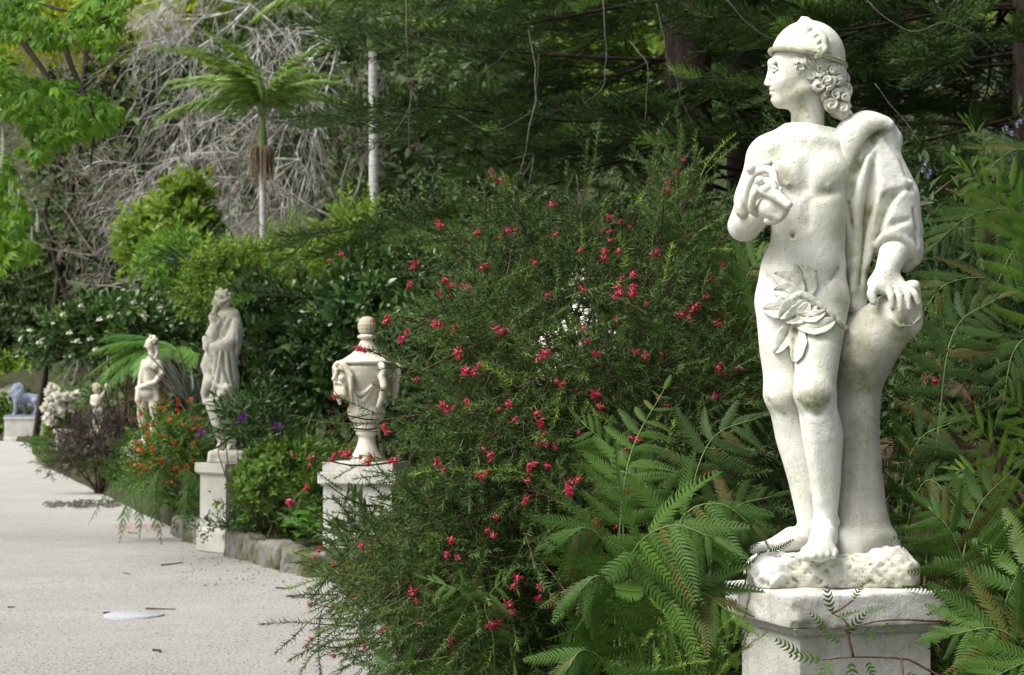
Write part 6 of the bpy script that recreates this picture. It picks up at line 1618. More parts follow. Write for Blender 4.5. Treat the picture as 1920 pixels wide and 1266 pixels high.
# white-flowered hedge behind
wb, Pw, _ = mid_bush('white_camellia', 235, 645, 39.0, 2.0, 1.0, 1.05, 1000, T_GLOSS, .32, M_CAMELLIA, 'wide dark camellia dotted with white blooms behind the tree fern', 50, shell=(.6, 1), tipfrac=.05, tintspread=.35)
WHT = flower_blob(5, M_WHITE, 9, .075, .7); wl_ = np.array(wb.location); r = R_(14)
for (x, y) in [(168, 634), (187, 598), (152, 573), (232, 544), (360, 558), (73, 641), (130, 623), (205, 593), (222, 588), (100, 606), (270, 590), (300, 575), (145, 640), (320, 610), (250, 565), (180, 655), (118, 590), (285, 560)]:
    inst('flower', WHT, wb, at(x, y, 37.9) - wl_, frame1((r.normal(0, .3), -1, r.normal(.2, .3))), r.uniform(.7, 1.5))
# white blossom shrub near the lion
vb, Pv, _ = mid_bush('white_blossom_shrub', 118, 805, 46.5, .34, .4, .95, 380, T_LANCE, .24, M_LIME, 'leafy shrub with heavy white blossom clusters beside the lion pedestal', 51, shell=(.4, 1), flat=-.8)
WCL = flower_blob(6, M_WHITE, 26, .17, .6); vl = np.array(vb.location)
for i in range(46):
    x, y = r.normal(100, 9), r.normal(765, 20)
    if i > 34: x, y = r.normal(127, 6), r.normal(748, 12)
    inst('blossom', WCL, vb, at(x, y, 46.0 + r.uniform(-.3, .2)) - vl, frame1((r.normal(0, .5), -1, r.normal(.2, .5)), r.uniform(-3, 3)), r.uniform(.6, 1.2))
c = at(104, 884, 43.5); pedestal((c[0] + .1, c[1] + .5), .5, .5, .95, .4, M_PED, 'white pedestal at the path edge hidden under the white blossom shrub')
mid_bush('low_shrub', 112, 862, 45.0, .26, .3, .28, 200, T_FINE, .3, M_AZALEA, 'low green shrub at the path edge under the white blossom', 52, shell=(.4, 1), flat=-.8)
mid_bush('low_shrub', 110, 872, 43.5, .30, .3, .30, 150, T_FINE, .22, M_FERN_DARK, 'small grey green tuft in front of the white pedestal', 53, shell=(.4, 1), flat=-.8)
def build_boulder():
    g = SDF((-2.6, -1.4, -.2), (2.6, 1.4, 3.2), .085); g.ell((0, 0, .9), (1.9, 1.0, 1.5)); g.ell((1.0, .1, .6), (1.2, .9, 1.0), None, 'add', .4); g.ell((-1.1, 0, .5), (1.1, .9, 1.1), None, 'add', .4); g.rough(.16, 2.2, 1); g.rough(.07, 6, 3); g.plane_cut((0, 0, -.1), (0, 0, -1))
    o = meshobj('boulder', g.mesh('boulder', M_ROUGH, 1, lambda V: {'algae': np.zeros(len(V))}), None, None, label='grey boulder behind the lion at the left edge', cat='boulder'); p = at(12, 800, 87.0); o.location = (p[0], 87.0, 0.0)
build_boulder()
# dark bush mass between camellias and conifer
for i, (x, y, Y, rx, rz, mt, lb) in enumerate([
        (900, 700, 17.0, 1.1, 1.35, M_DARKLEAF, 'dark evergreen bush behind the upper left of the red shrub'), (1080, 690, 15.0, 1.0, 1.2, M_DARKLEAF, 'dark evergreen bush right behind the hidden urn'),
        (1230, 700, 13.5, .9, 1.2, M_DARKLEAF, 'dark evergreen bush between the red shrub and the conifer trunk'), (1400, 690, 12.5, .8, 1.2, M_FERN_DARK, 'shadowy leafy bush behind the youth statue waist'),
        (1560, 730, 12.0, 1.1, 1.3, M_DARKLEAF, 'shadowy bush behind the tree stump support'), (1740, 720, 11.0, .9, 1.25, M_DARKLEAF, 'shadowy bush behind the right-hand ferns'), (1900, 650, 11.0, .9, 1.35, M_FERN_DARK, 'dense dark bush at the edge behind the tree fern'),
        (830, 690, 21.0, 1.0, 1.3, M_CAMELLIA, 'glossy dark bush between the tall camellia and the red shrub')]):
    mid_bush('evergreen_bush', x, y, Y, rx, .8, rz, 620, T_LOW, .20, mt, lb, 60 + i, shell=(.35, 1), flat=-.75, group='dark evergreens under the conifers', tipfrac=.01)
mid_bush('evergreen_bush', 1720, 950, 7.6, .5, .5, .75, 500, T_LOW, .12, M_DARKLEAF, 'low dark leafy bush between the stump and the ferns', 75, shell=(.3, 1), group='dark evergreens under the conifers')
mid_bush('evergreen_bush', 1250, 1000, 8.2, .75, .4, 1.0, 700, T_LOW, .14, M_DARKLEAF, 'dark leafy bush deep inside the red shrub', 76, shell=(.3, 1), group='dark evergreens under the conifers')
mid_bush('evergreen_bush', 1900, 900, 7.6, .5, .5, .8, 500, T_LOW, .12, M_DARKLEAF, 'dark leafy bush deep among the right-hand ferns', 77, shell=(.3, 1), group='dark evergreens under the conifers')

# ================================================================== big conifers
def conifer_spray(seed, L=.75):
    """flat feathery branch end along +Y"""
    r = R_(seed); m = MB(); us = np.linspace(0, 1, 7); f = lambda u: np.stack([.03 * np.sin(u * 4 + seed), L * u, -.10 * L * u + .16 * L * u ** 3], -1)
    V, F = tube(f(us), np.linspace(.007, .002, 7), 3, False); m.add(V, F, .1)
    P = []; D = []; S = []; T = []
    for i in range(11):
        u = .08 + .92 * (i + .5) / 11
        for sg in (-1, 1):
            a = r.uniform(.65, .95) - .25 * u; tl = (.27 * math.sin(math.pi * (.18 + .74 * u)) ** .8) * r.uniform(.75, 1.2) * L / .75
            d = unit(np.array([sg * math.sin(a), math.cos(a), r.normal(.04, .12)])); b = f(u); up = np.array([0, 0, 1.0]); cu = r.normal(.25, .12)
            n = int(tl / .013)
            t_ = (np.arange(n) + .5) / n; pts = b + d * (t_ * tl)[:, None] + up * (cu * tl * t_ ** 2)[:, None]
            side = np.cross(d, up); tn = r.normal(0, .12)
            for s2 in (-1, 1):
                dd = unit(d * .75 + side * s2 * .62 + up * (.25 + 1.2 * cu * t_[:, None]) + r.normal(0, .12, (n, 3))); P.append(pts); D.append(dd); S.append(np.full(n, .040) * np.interp(t_, [0, .8, 1], [1, .95, .6])); T.append(tn + .16 * t_ + r.normal(0, .06, n))
    P, D, S, T = map(np.concatenate, (P, D, S, T)); tp = (np.array([[-.13, 0, 0], [.13, 0, 0], [0, 1, 0]]), [np.array([[0, 1, 2]])])
    m.scatter(tp, P, frames(D, r.uniform(-1.2, 1.2, len(D))), S, T)
    return m.tpl()
CSPR = [conifer_spray(s) for s in range(4)]
def bough_mesh(seed, L=4.2):
    r = R_(100 + seed); m = MB(); us = np.linspace(0, 1, 12); wob = r.normal(0, .10, 2)
    f = lambda u: np.stack([wob[0] * np.sin(u * 5) * L * .2, L * u, -.16 * L * u + .12 * L * u * u + wob[1] * .1 * np.sin(u * 7) * L], -1)
    V, F = tube(f(us), np.linspace(.028, .006, 12), 4, False); m.add(V, F, .3, 1)
    for i in range(22):
        u = .20 + .80 * i / 21; sg = -1 if i % 2 else 1; a = r.uniform(.45, 1.05) * (1.05 - .55 * u)
        d = unit(np.array([sg * math.sin(a), math.cos(a), r.normal(-.16, .16)])); p = f(u); stalk = r.uniform(.05, .55) * (1 - .6 * u)
        if stalk > .15:
            V, F = tube([p, p + d * stalk * .5 + np.array([0, 0, -.02]), p + d * stalk], [.012, .009, .006], 3, False); m.add(V, F, .3, 1)
        k = int(r.integers(0, 4)); tn = 1.4 if r.random() < .05 else r.normal(0.05, .28)
        m.scatter(CSPR[k], (p + d * stalk)[None], frame1(d, r.normal(0, .35))[None], np.array([r.uniform(.75, 1.25) * (1.1 - .25 * u)]), np.array([tn]))
        if r.random() < .45:
            d2 = unit(d + np.array([r.normal(0, .5), .3, r.normal(-.2, .3)])); m.scatter(CSPR[(k + 1) % 4], (p + d * stalk * .6)[None], frame1(d2, r.normal(0, .5))[None], np.array([r.uniform(.6, 1.0)]), np.array([tn]))
    return m.mesh('bough', [M_CONIFER, M_BARK2])
BOUGHS = [bough_mesh(s) for s in range(6)]
def conifer(X, Y, r0, H, zmin, zmax, nw, per, Lb, label, seed, lean=0.0, clear=0.0):
    z0 = gz((X, Y)) - .1; o = thing('conifer_tree', (X, Y, z0), label, 'conifer', 'dark conifers behind the shrubs'); r = R_(seed)
    V, F = tube(smoothpath([(0, 0, -.2), (lean * .4, 0, H * .4), (lean, 0, H)], 16), np.linspace(r0, r0 * .45, 16), 14); meshobj('trunk', make_mesh('trunk', V, F, np.full(len(V), .3), mats=[M_BARK]), None, o)
    for w in range(nw):
        z = zmin + (zmax - zmin) * w / max(nw - 1, 1) - z0; a0 = r.random() * 6.28
        for k in range(per):
            a = a0 + k * 6.283 / per + r.normal(0, .18)
            if clear and abs((a + math.pi / 2 + .10 + math.pi) % (2 * math.pi) - math.pi) < clear: continue
            el = r.normal(-.06, .12); d = np.array([math.cos(a) * math.cos(el), math.sin(a) * math.cos(el), math.sin(el)])
            inst('bough', BOUGHS[int(r.integers(0, 6))], o, np.array([lean * z / H, 0, z + r.normal(0, .12)]) + d * r0 * .6, frame1(d, r.normal(0, .2)), Lb / 4.2 * r.uniform(.75, 1.15))
    return o
con1 = conifer(2.05, 21.0, .36, 13, 2.9, 9.4, 13, 6, 4.1, 'huge dark conifer with drooping feathery boughs and a thick trunk in the centre', 5, clear=.55)
con2 = conifer(5.3, 18.5, .20, 12, 2.7, 8.4, 11, 6, 4.2, 'dark conifer whose boughs hang behind the youth statue and the cloak', 6)
con3 = conifer(3.1, 24.0, .30, 13, 4.6, 9.5, 7, 5, 4.2, 'second conifer trunk standing just behind the thick central trunk', 7)
# bare hanging lianas in front of the conifer
def build_lianas():
    r = R_(17); L = []
    for (pts, rad) in [([(990, 60, 16.2), (1005, 160, 16), (975, 330, 15.9), (1000, 290, 15.9), (960, 300, 15.8)], .010), ([(1130, 0, 16), (1138, 120, 16), (1125, 170, 15.9), (1100, 190, 15.9)], .009), ([(1180, 80, 16.2), (1215, 130, 16), (1205, 230, 16)], .010), ([(760, 0, 15.6), (768, 180, 15.6), (765, 290, 15.6)], .009), ([(860, 220, 15.8), (930, 245, 15.8), (1000, 200, 15.9), (1010, 100, 16)], .006), ([(720, 270, 15.4), (770, 200, 15.5), (765, 120, 15.6)], .005), ([(1230, 10, 16), (1260, 130, 15.8), (1300, 240, 15.8)], .007), ([(1360, 0, 14), (1420, 60, 14), (1460, 75, 14)], .007), ([(1620, 0, 13.5), (1700, 60, 13.4), (1780, 40, 13.4), (1860, 90, 13.4)], .008), ([(1640, 160, 13), (1720, 260, 13), (1760, 330, 13)], .008), ([(1000, 300, 15.8), (985, 370, 15.8), (960, 400, 15.8)], .006), ([(800, 140, 15.8), (880, 150, 15.8), (960, 90, 15.9)], .005), ([(1080, 330, 15), (1090, 420, 15), (1095, 480, 15)], .007)]:
        o = at(*pts[0]); q = smoothpath(np.array([at(*p) for p in pts]) - o, 18); q += .02 * np.stack([vnoise(q, 9, 1), vnoise(q, 9, 2), vnoise(q, 9, 3)], 1)
        V, F = tube(q, np.linspace(rad * .5, rad * .25, 18), 4); L.append((o, V, F))
    names = ['looped pale dead twig hanging in the middle of the conifer', 'thin straight liana hanging from the frame top over the conifer', 'curved pale liana bowing right of the conifer centre', 'vertical bare twig on the left side of the conifer', 'slack thin twig slung across the lower conifer boughs', 'short curved twig at the left edge of the conifer', 'long thin liana falling beside the thick conifer trunk', 'bare twig reaching towards the winged cap', 'wavy bare twig in the upper right corner', 'bare twig slanting down behind the cloaked shoulder', 'short dead twig pointing down at the red flowers', 'nearly level thin twig high on the left of the conifer', 'short dead twig just above the top of the red shrub']
    for (o, V, F), nm in zip(L, names):
        q = meshobj('hanging_twig', make_mesh('hanging_twig', V, F, np.full(len(V), .5), mats=[M_LIANA]), None, None, label=nm, cat='twig', group='bare twigs hanging in the conifers'); q.location = tuple(o)
build_lianas()

# ================================================================== palms
def palm_frond_mesh(seed, L=2.6, n=54, sag=.9):
    r = R_(seed); m = MB(); us = np.linspace(0, 1, 12); f = lambda u: np.stack([0 * u, L * (u - .12 * u ** 3), L * (.35 * u - sag * u ** 2.2)], -1)
    V, F = tube(f(us), np.linspace(.022, .004, 12), 4, False); m.add(V, F, .7)
    t_ = np.linspace(.16, .99, n); lf = leaf_tpl(.075, .02, .42, 2)
    for sg in (-1, 1):
        d = unit(np.stack([sg * np.full(n, .8), .55 + .3 * t_, -.75 - .5 * t_ + r.normal(0, .2, n)], 1)); S = .72 * np.sin(np.pi * (.15 + .8 * t_)) ** .6 * r.uniform(.85, 1.1, n)
        m.scatter(lf, f(t_), frames(d, r.normal(0, .4, n)), S, r.normal(0, .16, n))
    return m.mesh('frond', M_PALM)
PFR = [palm_frond_mesh(s, 2.5, 54, 1.0 + .22 * (s % 3)) for s in range(4)]
def palm(px, ybase, ytop, Y, r0, label, seed, fr, dead=True, scale=1.0):
    b = at(px, ybase, Y); tp = at(px + 2, ytop, Y); zb = min(gz(b), b[2]) - .2; o = np.array([b[0], b[1], zb]); p = thing('palm_tree', o, label, 'palm', 'palms on the hillside')
    T = tp - o; V, F = tube(smoothpath([(0, 0, 0), T * .5 + np.array([.03, 0, 0]), T], 22), np.linspace(r0 * 1.1, r0 * .9, 22) * (1 + .03 * np.sin(np.arange(22) * 2.1)), 12); meshobj('trunk', make_mesh('trunk', V, F, np.full(len(V), .5), mats=[M_PALMTRUNK]), None, p)
    cs = T + np.array([0, 0, .85 * scale]); V, F = tube([T - np.array([0, 0, .02]), T + np.array([0, 0, .15]), T + np.array([0, 0, .5 * scale]), cs], [r0 * 1.0, r0 * 1.35, r0 * 1.1, r0 * .6], 12); meshobj('crownshaft', make_mesh('crownshaft', V, F, np.full(len(V), .4), mats=[M_STEM_G]), None, p)
    r = R_(seed)
    for i, (az, el) in enumerate(fr):
        d = np.array([math.cos(az) * math.cos(el), math.sin(az) * math.cos(el), math.sin(el)]); inst('frond', PFR[i % 4], p, cs - np.array([0, 0, .05]), frame1(d, r.normal(0, .2)), scale * r.uniform(.85, 1.1))
    if dead:
        m = MB()
        for i in range(150):
            a = r.uniform(0, 6.28); rad = r.uniform(.02, .22); q = T + np.array([math.cos(a) * r0, math.sin(a) * r0, .05]); s_ = q + np.array([math.cos(a) * rad, math.sin(a) * rad * .8, .02]); e = s_ + np.array([r.normal(0, .04), r.normal(0, .04), -r.uniform(.45, 1.0)])
            V, F = tube(smoothpath([q, s_, (s_ + e) / 2, e], 5), [.011, .011, .010, .008, .005], 3, False); m.add(V, F, r.uniform(0, 1))
        meshobj('withered_flower_spray', m.mesh('withered_spray', M_DEADPALE), None, p, label='brown dried hanging spray')
    return p
fan = [(3.3, .95), (2.8, 1.15), (3.7, 1.35), (-.1, 1.0), (.4, 1.2), (-.6, 1.35), (1.2, 1.2), (1.9, 1.0), (-2.5, 1.25), (-.8, 1.1), (2.2, 1.4), (-.2, .7), (3.1, .6), (-1.6, 1.3)]
palm(490, 560, 282, 44.0, .085, 'slim palm with a white trunk and a brown dried spray under its crown', 3, fan, True, .95)
palm(697, 560, 95, 38.0, .10, 'tall palm with a white trunk partly hidden by the conifer boughs', 4, fan, False)

# ================================================================== bare lichen-covered trees
def bare_tree(base, main_dirs, L0, rad, depth, seed, label, mats, droop=.25, name='bare_tree', kids=(3, 4), group='bare trees on the hillside', minr=.006):
    r = R_(seed); base = np.asarray(base, float); o = thing(name, base, label, 'tree', group); mbs = [MB(), MB(), MB()]
    def grow(p, d, L, rd, lev):
        n = 6; pts = [p]; dd = d
        for i in range(n - 1):
            dd = unit(dd + r.normal(0, .19, 3) + np.array([0, 0, -droop * (lev > 0) * .35])); pts.append(pts[-1] + dd * L / (n - 1))
        pts = np.array(pts); V, F = tube(pts, np.linspace(rd, max(rd * .45, minr * .6), n), 6 if lev == 0 else 4 if lev < 2 else 3, False)
        mbs[0 if lev == 0 else 1].add(V, F, .5)
        if lev >= depth: return
        for k in range(int(r.integers(kids[0], kids[1] + 1))):
            u = r.uniform(.25, 1.0); q = pts[min(int(u * (n - 1)), n - 1)]; t_ = unit(pts[-1] - pts[0])
            grow(q, unit(t_ + r.normal(0, .42, 3)), L * r.uniform(.5, .8), max(rd * .42, minr), lev + 1)
    for d, L in main_dirs: grow(np.zeros(3), unit(np.array(d, float)), L, rad, 0)
    meshobj('limbs', mbs[0].mesh('limb', mats[0]), None, o, kind='stuff'); meshobj('branchwork', mbs[1].mesh('branchwork', mats[1]), None, o, kind='stuff')
    return o
bare_tree(at(640, 60, 50), [((-1, -.3, -.25), 4.5), ((-1, -.1, -.7), 5.0), ((-.9, -.4, .15), 4.0), ((-.6, -.4, -.95), 4.5), ((-1, .2, -.45), 5.2), ((-.2, -.2, -1), 6.5)], 1, .042, 4, 3, 'bare tree with pale lichen-covered branches sweeping down left of the palm', (M_LICHEN, M_LICHEN), .45, minr=.009, kids=(3, 4))
bare_tree(at(560, 300, 52), [((-1, -.2, -.3), 4.0), ((-1, -.3, -.75), 4.2), ((-.7, -.5, -.5), 3.6), ((-.8, .1, -1), 4.0)], 1, .036, 4, 4, 'bare tree with thin pale branches drooping above the white camellia', (M_LICHEN, M_LICHEN), .45, minr=.008, kids=(3, 4))
bare_tree(at(470, 10, 60), [((-1, -.2, -.3), 4.5), ((-.8, -.3, .3), 4.0), ((-1, -.3, -.8), 4.5), ((.5, 0, -.6), 4.0)], 1, .042, 4, 8, 'tangle of grey bare branches at the top left of the palm', (M_LICHEN, M_LICHEN), .35, minr=.009, kids=(3, 4))
bare_tree(at(330, 520, 56), [((-1, -.2, .3), 3.5), ((-.5, -.3, .8), 3.5), ((.6, -.3, .7), 3.5), ((0, -.3, 1), 4.0), ((1, 0, .3), 3.0)], 1, .04, 4, 9, 'brown twiggy leafless thicket on the slope above the white camellia', (M_BAREBR, M_BAREBR), .1, minr=.008)
bare_tree(at(180, 480, 60), [((-1, -.2, .3), 3.5), ((-.5, -.3, .8), 4.5), ((.6, -.3, .7), 3.5), ((0, -.3, 1), 5.0), ((1, 0, .3), 3.0)], 1, .036, 4, 10, 'brown leafless thicket behind the chestnut leaves', (M_BAREBR, M_BAREBR), .1, minr=.009)
bare_tree(at(640, 420, 46), [((-1, -.2, .4), 2.5), ((-.4, -.3, .9), 3.0), ((.6, -.3, .8), 2.5), ((0, -.3, 1), 3.0)], 1, .035, 4, 11, 'pale leafless twigs between the two palm trunks', (M_LICHEN, M_BAREBR), .1, minr=.008)

# ================================================================== chestnut reaching in from the left
def palmate(seed):
    r = R_(seed); m = MB(); lf = leaf_tpl(.36, .05, .25, 2); n = 6
    a = np.linspace(-1.25, 1.25, n); D = unit(np.stack([np.sin(a), np.cos(a), np.full(n, -.35) + r.normal(0, .1, n)], 1)); S = (.62 + .38 * np.cos(a * .9)) * r.uniform(.85, 1.05, n)
    m.scatter(lf, np.zeros((n, 3)) + np.array([0, .25, 0]), frames(D, r.normal(0, .2, n)), S, r.normal(0, .08, n)); V, F = tube([(0, 0, 0), (0, .25, .03)], [.012, .008], 3, False); m.add(V, F, .8); return m.tpl()
PALMATE = [palmate(s) for s in range(3)]
def build_chestnut():
    o = np.array([-9.5, 19.0, 0.0]); c = thing('chestnut_tree', o, 'horse chestnut with fresh green hand-shaped leaves and white flower spikes on the left', 'tree'); r = R_(23)
    V, F = tube(smoothpath([(0, 0, -.2), (.2, 0, 2), (.1, .2, 5), (0, 0, 8)], 12), np.linspace(.32, .2, 12), 12); meshobj('trunk', make_mesh('trunk', V, F, np.full(len(V), .3), mats=[M_BARK2]), None, c)
    poly = [np.array([(-80, -60), (260, -60), (215, 60), (200, 120), (235, 200), (180, 255), (205, 320), (140, 335), (110, 260), (60, 300), (-80, 300)], float), np.array([(-60, 300), (10, 310), (50, 400), (72, 430), (62, 480), (20, 500), (-10, 560), (-60, 560)], float)]
    m = MB(); P = []
    for pg, n in zip(poly, (1050, 300)):
        k = 0
        while k < n:
            x, y = r.uniform(-80, 265), r.uniform(-70, 565)
            if inside(np.array([[x, y]]), pg)[0] and vnoise(np.array([[x, y, 0.0]]), .022, 3)[0] > -.15: P.append(at(x, y, r.uniform(15.5, 21))); k += 1
    P = np.array(P) - o; n = len(P); D = unit(np.stack([r.normal(.35, .6, n), r.normal(-.3, .6, n), r.normal(-.35, .35, n)], 1)); w = r.integers(0, 3, n)
    tn = r.normal(.0, .2, n) + .4 * vnoise(P, 1.3, 2)
    for k in range(3):
        q = w == k; m.scatter(PALMATE[k], P[q], frames(D[q], r.normal(0, .3, q.sum())), r.uniform(.10, .17, q.sum()), tn[q])
    meshobj('foliage', m.mesh('chestnut_foliage', M_CHESTNUT), None, c, kind='stuff')
    s = MB()
    for pts in [[(-400, 60, 19), (-60, 60, 18.5), (40, 75, 18), (110, 60, 17.5), (170, 110, 17.2)], [(-400, 200, 19), (-50, 140, 18), (30, 155, 17.5), (60, 160, 17)], [(-300, 200, 19), (-20, 150, 18), (50, 200, 17.5), (60, 270, 17), (75, 330, 17)], [(-300, -50, 19), (0, -20, 19), (120, 20, 18), (200, 10, 18)], [(110, 60, 17.5), (140, 140, 17.2), (175, 220, 17), (170, 310, 17)], [(40, 75, 18), (90, 150, 17.8), (110, 240, 17.5)], [(-300, 420, 19), (-60, 380, 18), (0, 400, 17.5), (40, 430, 17.2)], [(110, 60, 17.5), (180, 40, 17.2), (235, 20, 17)]]:
        q = smoothpath(np.array([at(*p) for p in pts]) - o, 16); V, F = tube(q, np.linspace(.035, .008, 16), 5); meshobj('limb', make_mesh('limb', V, F, np.full(len(V), .3), mats=[M_BARK2]), None, c)
    # flower spikes
    m = MB()
    for i in range(46):
        u = i / 46; a = i * 2.4; rr = .035 * (1 - u) ** .6 + .004; m.scatter(leaf_tpl(.9, .1, .1, 1), np.array([[0, 0, u * .22]]), frame1((math.cos(a), math.sin(a), .3))[None], np.array([rr]), np.array([.3]))
    sp = m.mesh('flower_spike', M_WHITE)
    for (x, y) in [(5, 275), (2, 200), (18, 372), (24, 378), (35, 388), (70, 428), (5, 300), (2, 318), (60, 460), (-8, 360)]:
        inst('flower_spike', sp, c, at(x, y + 8, 16.4) - o, frame1((0, 1, .1)), 1.0)
build_chestnut()

# ================================================================== shrubs and trees up the slope
for i, (x, y, Y, rx, rz, mt, tp, sz, n, lb) in enumerate([
        (350, 410, 48, .60, 1.05, M_LIME, T_FAR, .42, 330, 'tall lime green shrub left of the palm trunk'), (272, 455, 49, .62, .75, M_LIME, T_FAR, .42, 280, 'lower lime green shrub beside the tall one'), (330, 500, 46, .9, .8, M_FERN_LIME, T_LANCE, .40, 260, 'lime green leafy mound left of the yucca'),
        (435, 530, 33, .95, .75, M_LIME, T_OVAL, .26, 620, 'yellow green mound behind the head of the bearded man'), (560, 505, 35, 1.1, .8, M_LIME, T_FINE, .34, 620, 'airy lime shrub to the right of the palm trunk foot'), (680, 465, 33, 1.0, .85, M_LIME, T_OVAL, .30, 420, 'lime green shrub round the second palm trunk'), (790, 450, 30, .8, .8, M_SCRUB, T_OVAL, .28, 380, 'dull green shrub with russet leaves below the conifer edge'),
        (20, 630, 96, 4.0, 4.6, M_DARKLEAF, T_FAR, .9, 1300, 'dark tree mass behind the lion'), (-60, 560, 100, 4.5, 6.0, M_DARKLEAF, T_FAR, 1.0, 1200, 'dark tree beyond the lion at the left edge'), (120, 520, 92, 3.5, 4.4, M_SCRUB, T_FAR, 1.0, 900, 'dusky tree above the white camellia'),
        (-10, 705, 95, 1.6, 1.2, M_AZALEA, T_FAR, .5, 300, 'bright green shrub at the left edge in front of the dark trees'), (50, 700, 93, 2.0, .8, M_LIME, T_FAR, .5, 260, 'light green bush growing above the lion'), (-10, 800, 86, 1.4, 1.2, M_AZALEA, T_FAR, .5, 260, 'green hedge beside the lion pedestal'),
        (70, 30, 72, 5.0, 3.2, M_YELLOW, T_FAR, 1.0, 520, 'glowing yellow green tree behind the chestnut'), (330, 15, 85, 3.0, 1.6, M_YELLOW, T_FAR, 1.0, 300, 'yellow green tree crown at the top beyond the bare branches'),
        (1050, 130, 55, 5.0, 4.5, M_LIME, T_FAR, 1.1, 420, 'light green tree glimpsed behind the central conifer'), (1300, 180, 52, 4.5, 4.0, M_LIME, T_FAR, 1.1, 260, 'yellow green tree glimpsed right of the conifer trunk'), (1750, 150, 45, 5.0, 4.0, M_LIME, T_FAR, 1.0, 320, 'light green tree glimpsed behind the cloaked shoulder'),
        (820, 250, 50, 3.5, 4.5, M_SCRUB, T_FAR, .9, 480, 'grey green tree behind the left side of the conifer'), (620, 200, 66, 4, 4.5, M_SCRUB, T_FAR, 1.0, 420, 'dusky green tree high behind the palm crown'), (220, 300, 72, 4.0, 5.0, M_SCRUB, T_FAR, 1.0, 420, 'dusky green tree behind the bare branches'), (420, 250, 74, 4, 5.0, M_SCRUB, T_FAR, 1.0, 420, 'muted green tree far behind the slim palm')]):
    if rz > 2 or sz > .8: sz, n = sz * .58, int(n * 2.0)
    c = at(x, y, Y); bush('hillside_shrub' if rz < 2 else 'hillside_tree', c, (rx, rx * .8, rz), n, tp, sz, mt, lb, 'shrub' if rz < 2 else 'tree', 'trees and shrubs up the slope', seed=200 + i, shell=(.4, 1), base_z=min(gz(c), c[2] - rz * .8), lump=.35, tintspread=.3, nstem=10 if rz < 2 else 1, stemrad=.03 if rz < 2 else .15, flat=-.8, stemmat=M_BARK2)
def build_scrub():
    r = R_(77); m = MB(); n = 7000; Y = r.uniform(33, 130, n); px = r.uniform(-250, 2100, n); X = (px - 960) / FPX * Y
    ok = X > xedge(Y) + 2.0; X, Y = X[ok], Y[ok]; Z = hill_z(X, Y) + r.uniform(.1, 1.4, len(X)); P = np.stack([X, Y, Z], 1); n = len(P)
    D = unit(np.stack([r.normal(0, .6, n), r.normal(-.4, .5, n), r.uniform(.2, 1, n)], 1)); S = r.uniform(.5, 1.0, n) * np.interp(Y, [33, 130], [.5, 1.1]); w = r.integers(0, 3, n)
    tn = r.normal(0, .25, n) + .6 * vnoise(P, .35, 2)
    for k, tp in enumerate((T_FAR[0], T_FAR[1], T_LOW[0])):
        q = w == k; m.scatter(tp, P[q], frames(D[q], r.uniform(-3, 3, q.sum())), S[q], tn[q])
    meshobj('hillside_undergrowth', m.mesh('hillside_undergrowth', M_SCRUB), None, None, kind='stuff', label='dull green scrub covering the hillside far behind the garden', cat='undergrowth')
build_scrub()
# near undergrowth on the bed
def build_under():
    r = R_(78); m = MB(); n = 2600; Y = 5.9 + 27 * r.random(n) ** 1.3; X = xedge(Y) + .12 + r.random(n) ** 1.6 * 9; Z = hill_z(X, Y) + r.uniform(-.05, .25, n); P = np.stack([X, Y, Z], 1)
    D = unit(np.stack([r.normal(0, .5, n), r.normal(-.2, .5, n), r.uniform(.3, 1, n)], 1)); S = r.uniform(.14, .34, n); w = r.integers(0, 3, n)
    for k, tp in enumerate((T_LOW[0], T_LOW[1], T_LOW[0])):
        q = w == k; m.scatter(tp, P[q], frames(D[q], r.uniform(-3, 3, q.sum())), S[q], r.normal(0, .25, q.sum()))
    meshobj('undergrowth', m.mesh('undergrowth', M_FERN_DARK), None, None, kind='stuff', label='low dark leafy ground cover filling the planted bed', cat='undergrowth')
build_under()
def build_edge():
    r = R_(79); m = MB(); n = 1000; Y = r.uniform(18.9, 60, n); X = xedge(Y) + r.uniform(.05, .55, n); Z = np.clip(hill_z(X, Y), 0, 2) + r.uniform(.0, .22, n); P = np.stack([X, Y, Z], 1)
    D = unit(np.stack([r.normal(-.5, .5, n), r.normal(-.4, .5, n), r.uniform(-.2, .8, n)], 1)); S = r.uniform(.12, .26, n) * np.interp(Y, [18, 60], [1, 1.2]); w = r.integers(0, 3, n)
    for k, tp in enumerate((T_LOW[0], T_LOW[1], T_FINE[1])):
        q = w == k; m.scatter(tp, P[q], frames(D[q], r.uniform(-3, 3, q.sum())), S[q], r.normal(.1, .25, q.sum()))
    meshobj('edge_undergrowth', m.mesh('edge_undergrowth', M_FERN), None, None, kind='stuff', label='low green ground cover trailing along the path edge', cat='undergrowth')
build_edge()

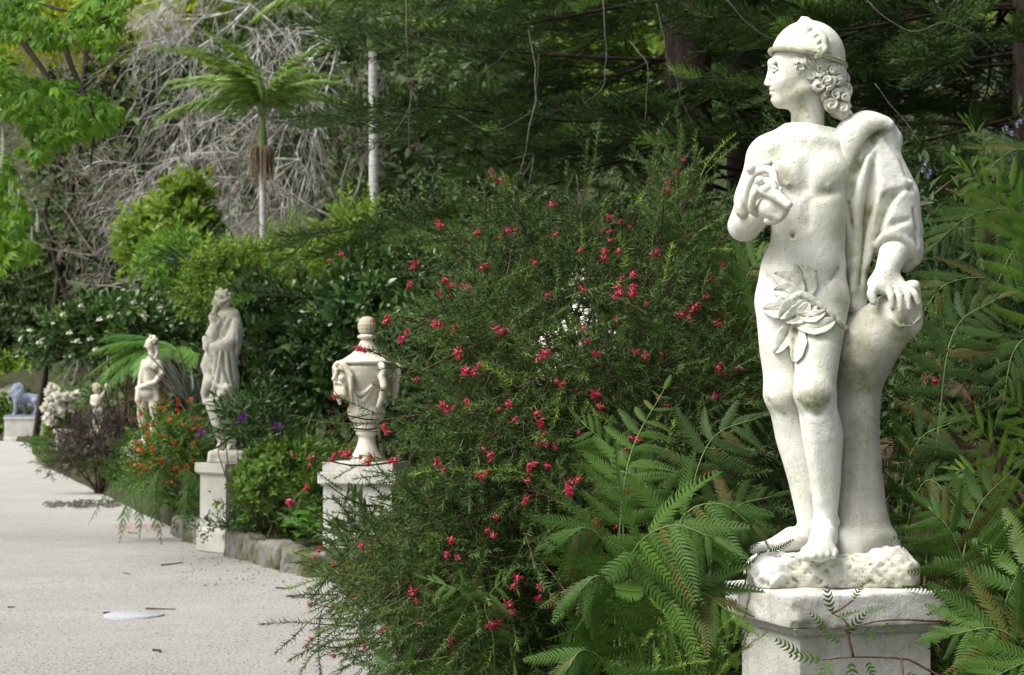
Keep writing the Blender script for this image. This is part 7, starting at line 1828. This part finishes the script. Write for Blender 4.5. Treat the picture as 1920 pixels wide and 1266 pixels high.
# ================================================================== small things on the gravel
t = NT('pale_disc'); nz = t.noise(30, 4, .6); M_DISC = t.bsdf(t.mix(t.ramp(nz, .4, .7), (.38, .40, .43), (.28, .29, .30)), .7, nz, .3, .005)
p = at(255, 1152, 1.0); YD = EYE / ((1152 - 766) / FPX)
V, F = tube([(0, 0, -.05), (0, 0, .004), (0, 0, .008)], [.21, .21, .205], 40); d = meshobj('drain_cover', make_mesh('drain_cover', V, F, np.full(len(V), .5), mats=[M_DISC]), None, None, label='pale round stone drain cover set flush in the gravel', cat='drain cover'); d.location = ((255 - 960) / FPX * YD, YD, .004)
def on_path(px, py): Y = EYE / ((py - 766) / FPX); return np.array([(px - 960) / FPX * Y, Y, .004])
for i, (x0, y0, x1, y1, nm) in enumerate([(277, 1141, 333, 1142, 'dark straight twig lying just behind the drain cover'), (198, 1149, 210, 1148, 'tiny dark twig touching the left rim of the drain cover'), (519, 1102, 552, 1103, 'short dark twig on the gravel near the red shrub'), (235, 1075, 246, 1076, 'small dark leaf scrap on the gravel below the fern'), (20, 1138, 32, 1138, 'small dark scrap at the left edge of the gravel'), (610, 1054, 660, 1050, 'thin bent twig beside the stone wall'), (290, 1218, 302, 1222, 'small brown scrap in the lower gravel'), (305, 1060, 345, 1055, 'thin brown twig in front of the grey pedestal'), (243, 998, 262, 1000, 'thin twig on the gravel under the hanging fern')]):
    a, b = on_path(x0, y0), on_path(x1, y1); r = R_(i); mid = (a + b) / 2 + r.normal(0, .02, 3) * np.array([1, 1, 0]) + np.array([0, 0, .004])
    V, F = tube(smoothpath([np.zeros(3) + [0, 0, .004], mid - a, b - a + [0, 0, .003]], 8), np.linspace(.008, .004, 8), 5); q = meshobj('fallen_twig', make_mesh('fallen_twig', V, F, np.full(len(V), .3), mats=[M_TWIGBR]), None, None, label=nm, cat='twig', group='twigs on the gravel'); q.location = tuple(a)
def litter(name, n, box, mat, size, label, seed, dens=None):
    r = R_(seed); px = r.uniform(box[0], box[2], n * 3); py = r.uniform(box[1], box[3], n * 3)
    Y = EYE / ((py - 766) / FPX); X = (px - 960) / FPX * Y
    ok = X < xedge(Y) - .03
    if dens is not None: ok &= dens(px, py, r)
    X, Y = X[ok][:n], Y[ok][:n]; k = len(X); P = np.stack([X, Y, np.full(k, .012)], 1); a = r.uniform(0, 6.28, k)
    m = MB(); tp = (np.array([[-.5, 0, 0], [-.1, .3, .12], [.5, .05, .05], [.1, -.3, .1], [0, 0, .3]]), [np.array([[0, 4, 1], [1, 4, 2], [2, 4, 3], [3, 4, 0], [0, 1, 2], [0, 2, 3]])])
    m.scatter(tp, P, frames(np.stack([np.cos(a), np.sin(a), 0 * a], 1)), size * r.uniform(.4, 1.5, k) ** 1.5, r.normal(0, .3, k)); meshobj(name, m.mesh(name, mat, False), None, None, kind='stuff', label=label, cat='litter')
litter('leaf_litter', 3200, (-20, 845, 700, 1290), M_DEAD, .0095, 'tiny brown leaf scraps strewn over the gravel', 4, lambda x, y, r: r.random(len(x)) < np.interp(y, [845, 1290], [.35, 1.0]))
litter('wall_litter', 350, (340, 985, 640, 1100), M_DEAD, .018, 'darker leaf scraps gathered along the foot of the wall', 5)
litter('petal_litter', 260, (215, 982, 310, 998), M_ORANGE, .018, 'fallen orange petals on the gravel under the orange shrub', 6)
litter('burgundy_litter', 1300, (60, 934, 250, 960), M_BURG, .035, 'patch of fallen dark red petals on the gravel by the burgundy shrub', 7, lambda x, y, r: ((x - 165 + 1.5 * (y - 946)) / 85) ** 2 + ((y - 946) / 8) ** 2 + .35 * np.sin(x / 9.0) < r.uniform(.05, 1.25, len(x)))
# small blue flowers high among the ferns
def build_bluebell():
    o = at(1880, 240, 9.0); b = thing('blue_flower_spray', o, 'sprays of small pale blue flowers high among the tree fern fronds', 'flowers'); r = R_(6); me = flower_blob(8, M_BLUE, 7, .03, .6)
    for (x, y) in [(1885, 240), (1895, 250), (1878, 262), (1905, 235), (1890, 300), (1880, 310), (1735, 305), (1728, 318), (1742, 322), (1738, 330), (1912, 228), (1868, 330)]:
        inst('flower', me, b, at(x, y, 8.9 + r.uniform(-.1, .1)) - o, frame1((0, -1, .2), r.random()), .65)
    V, F = tube(smoothpath([at(1930, 420, 9.2) - o, at(1900, 300, 9.1) - o, np.zeros(3)], 10), .004, 4); meshobj('stem', make_mesh('stem', V, F, np.full(len(V), .4), mats=[M_STEM_G]), None, b)
build_bluebell()
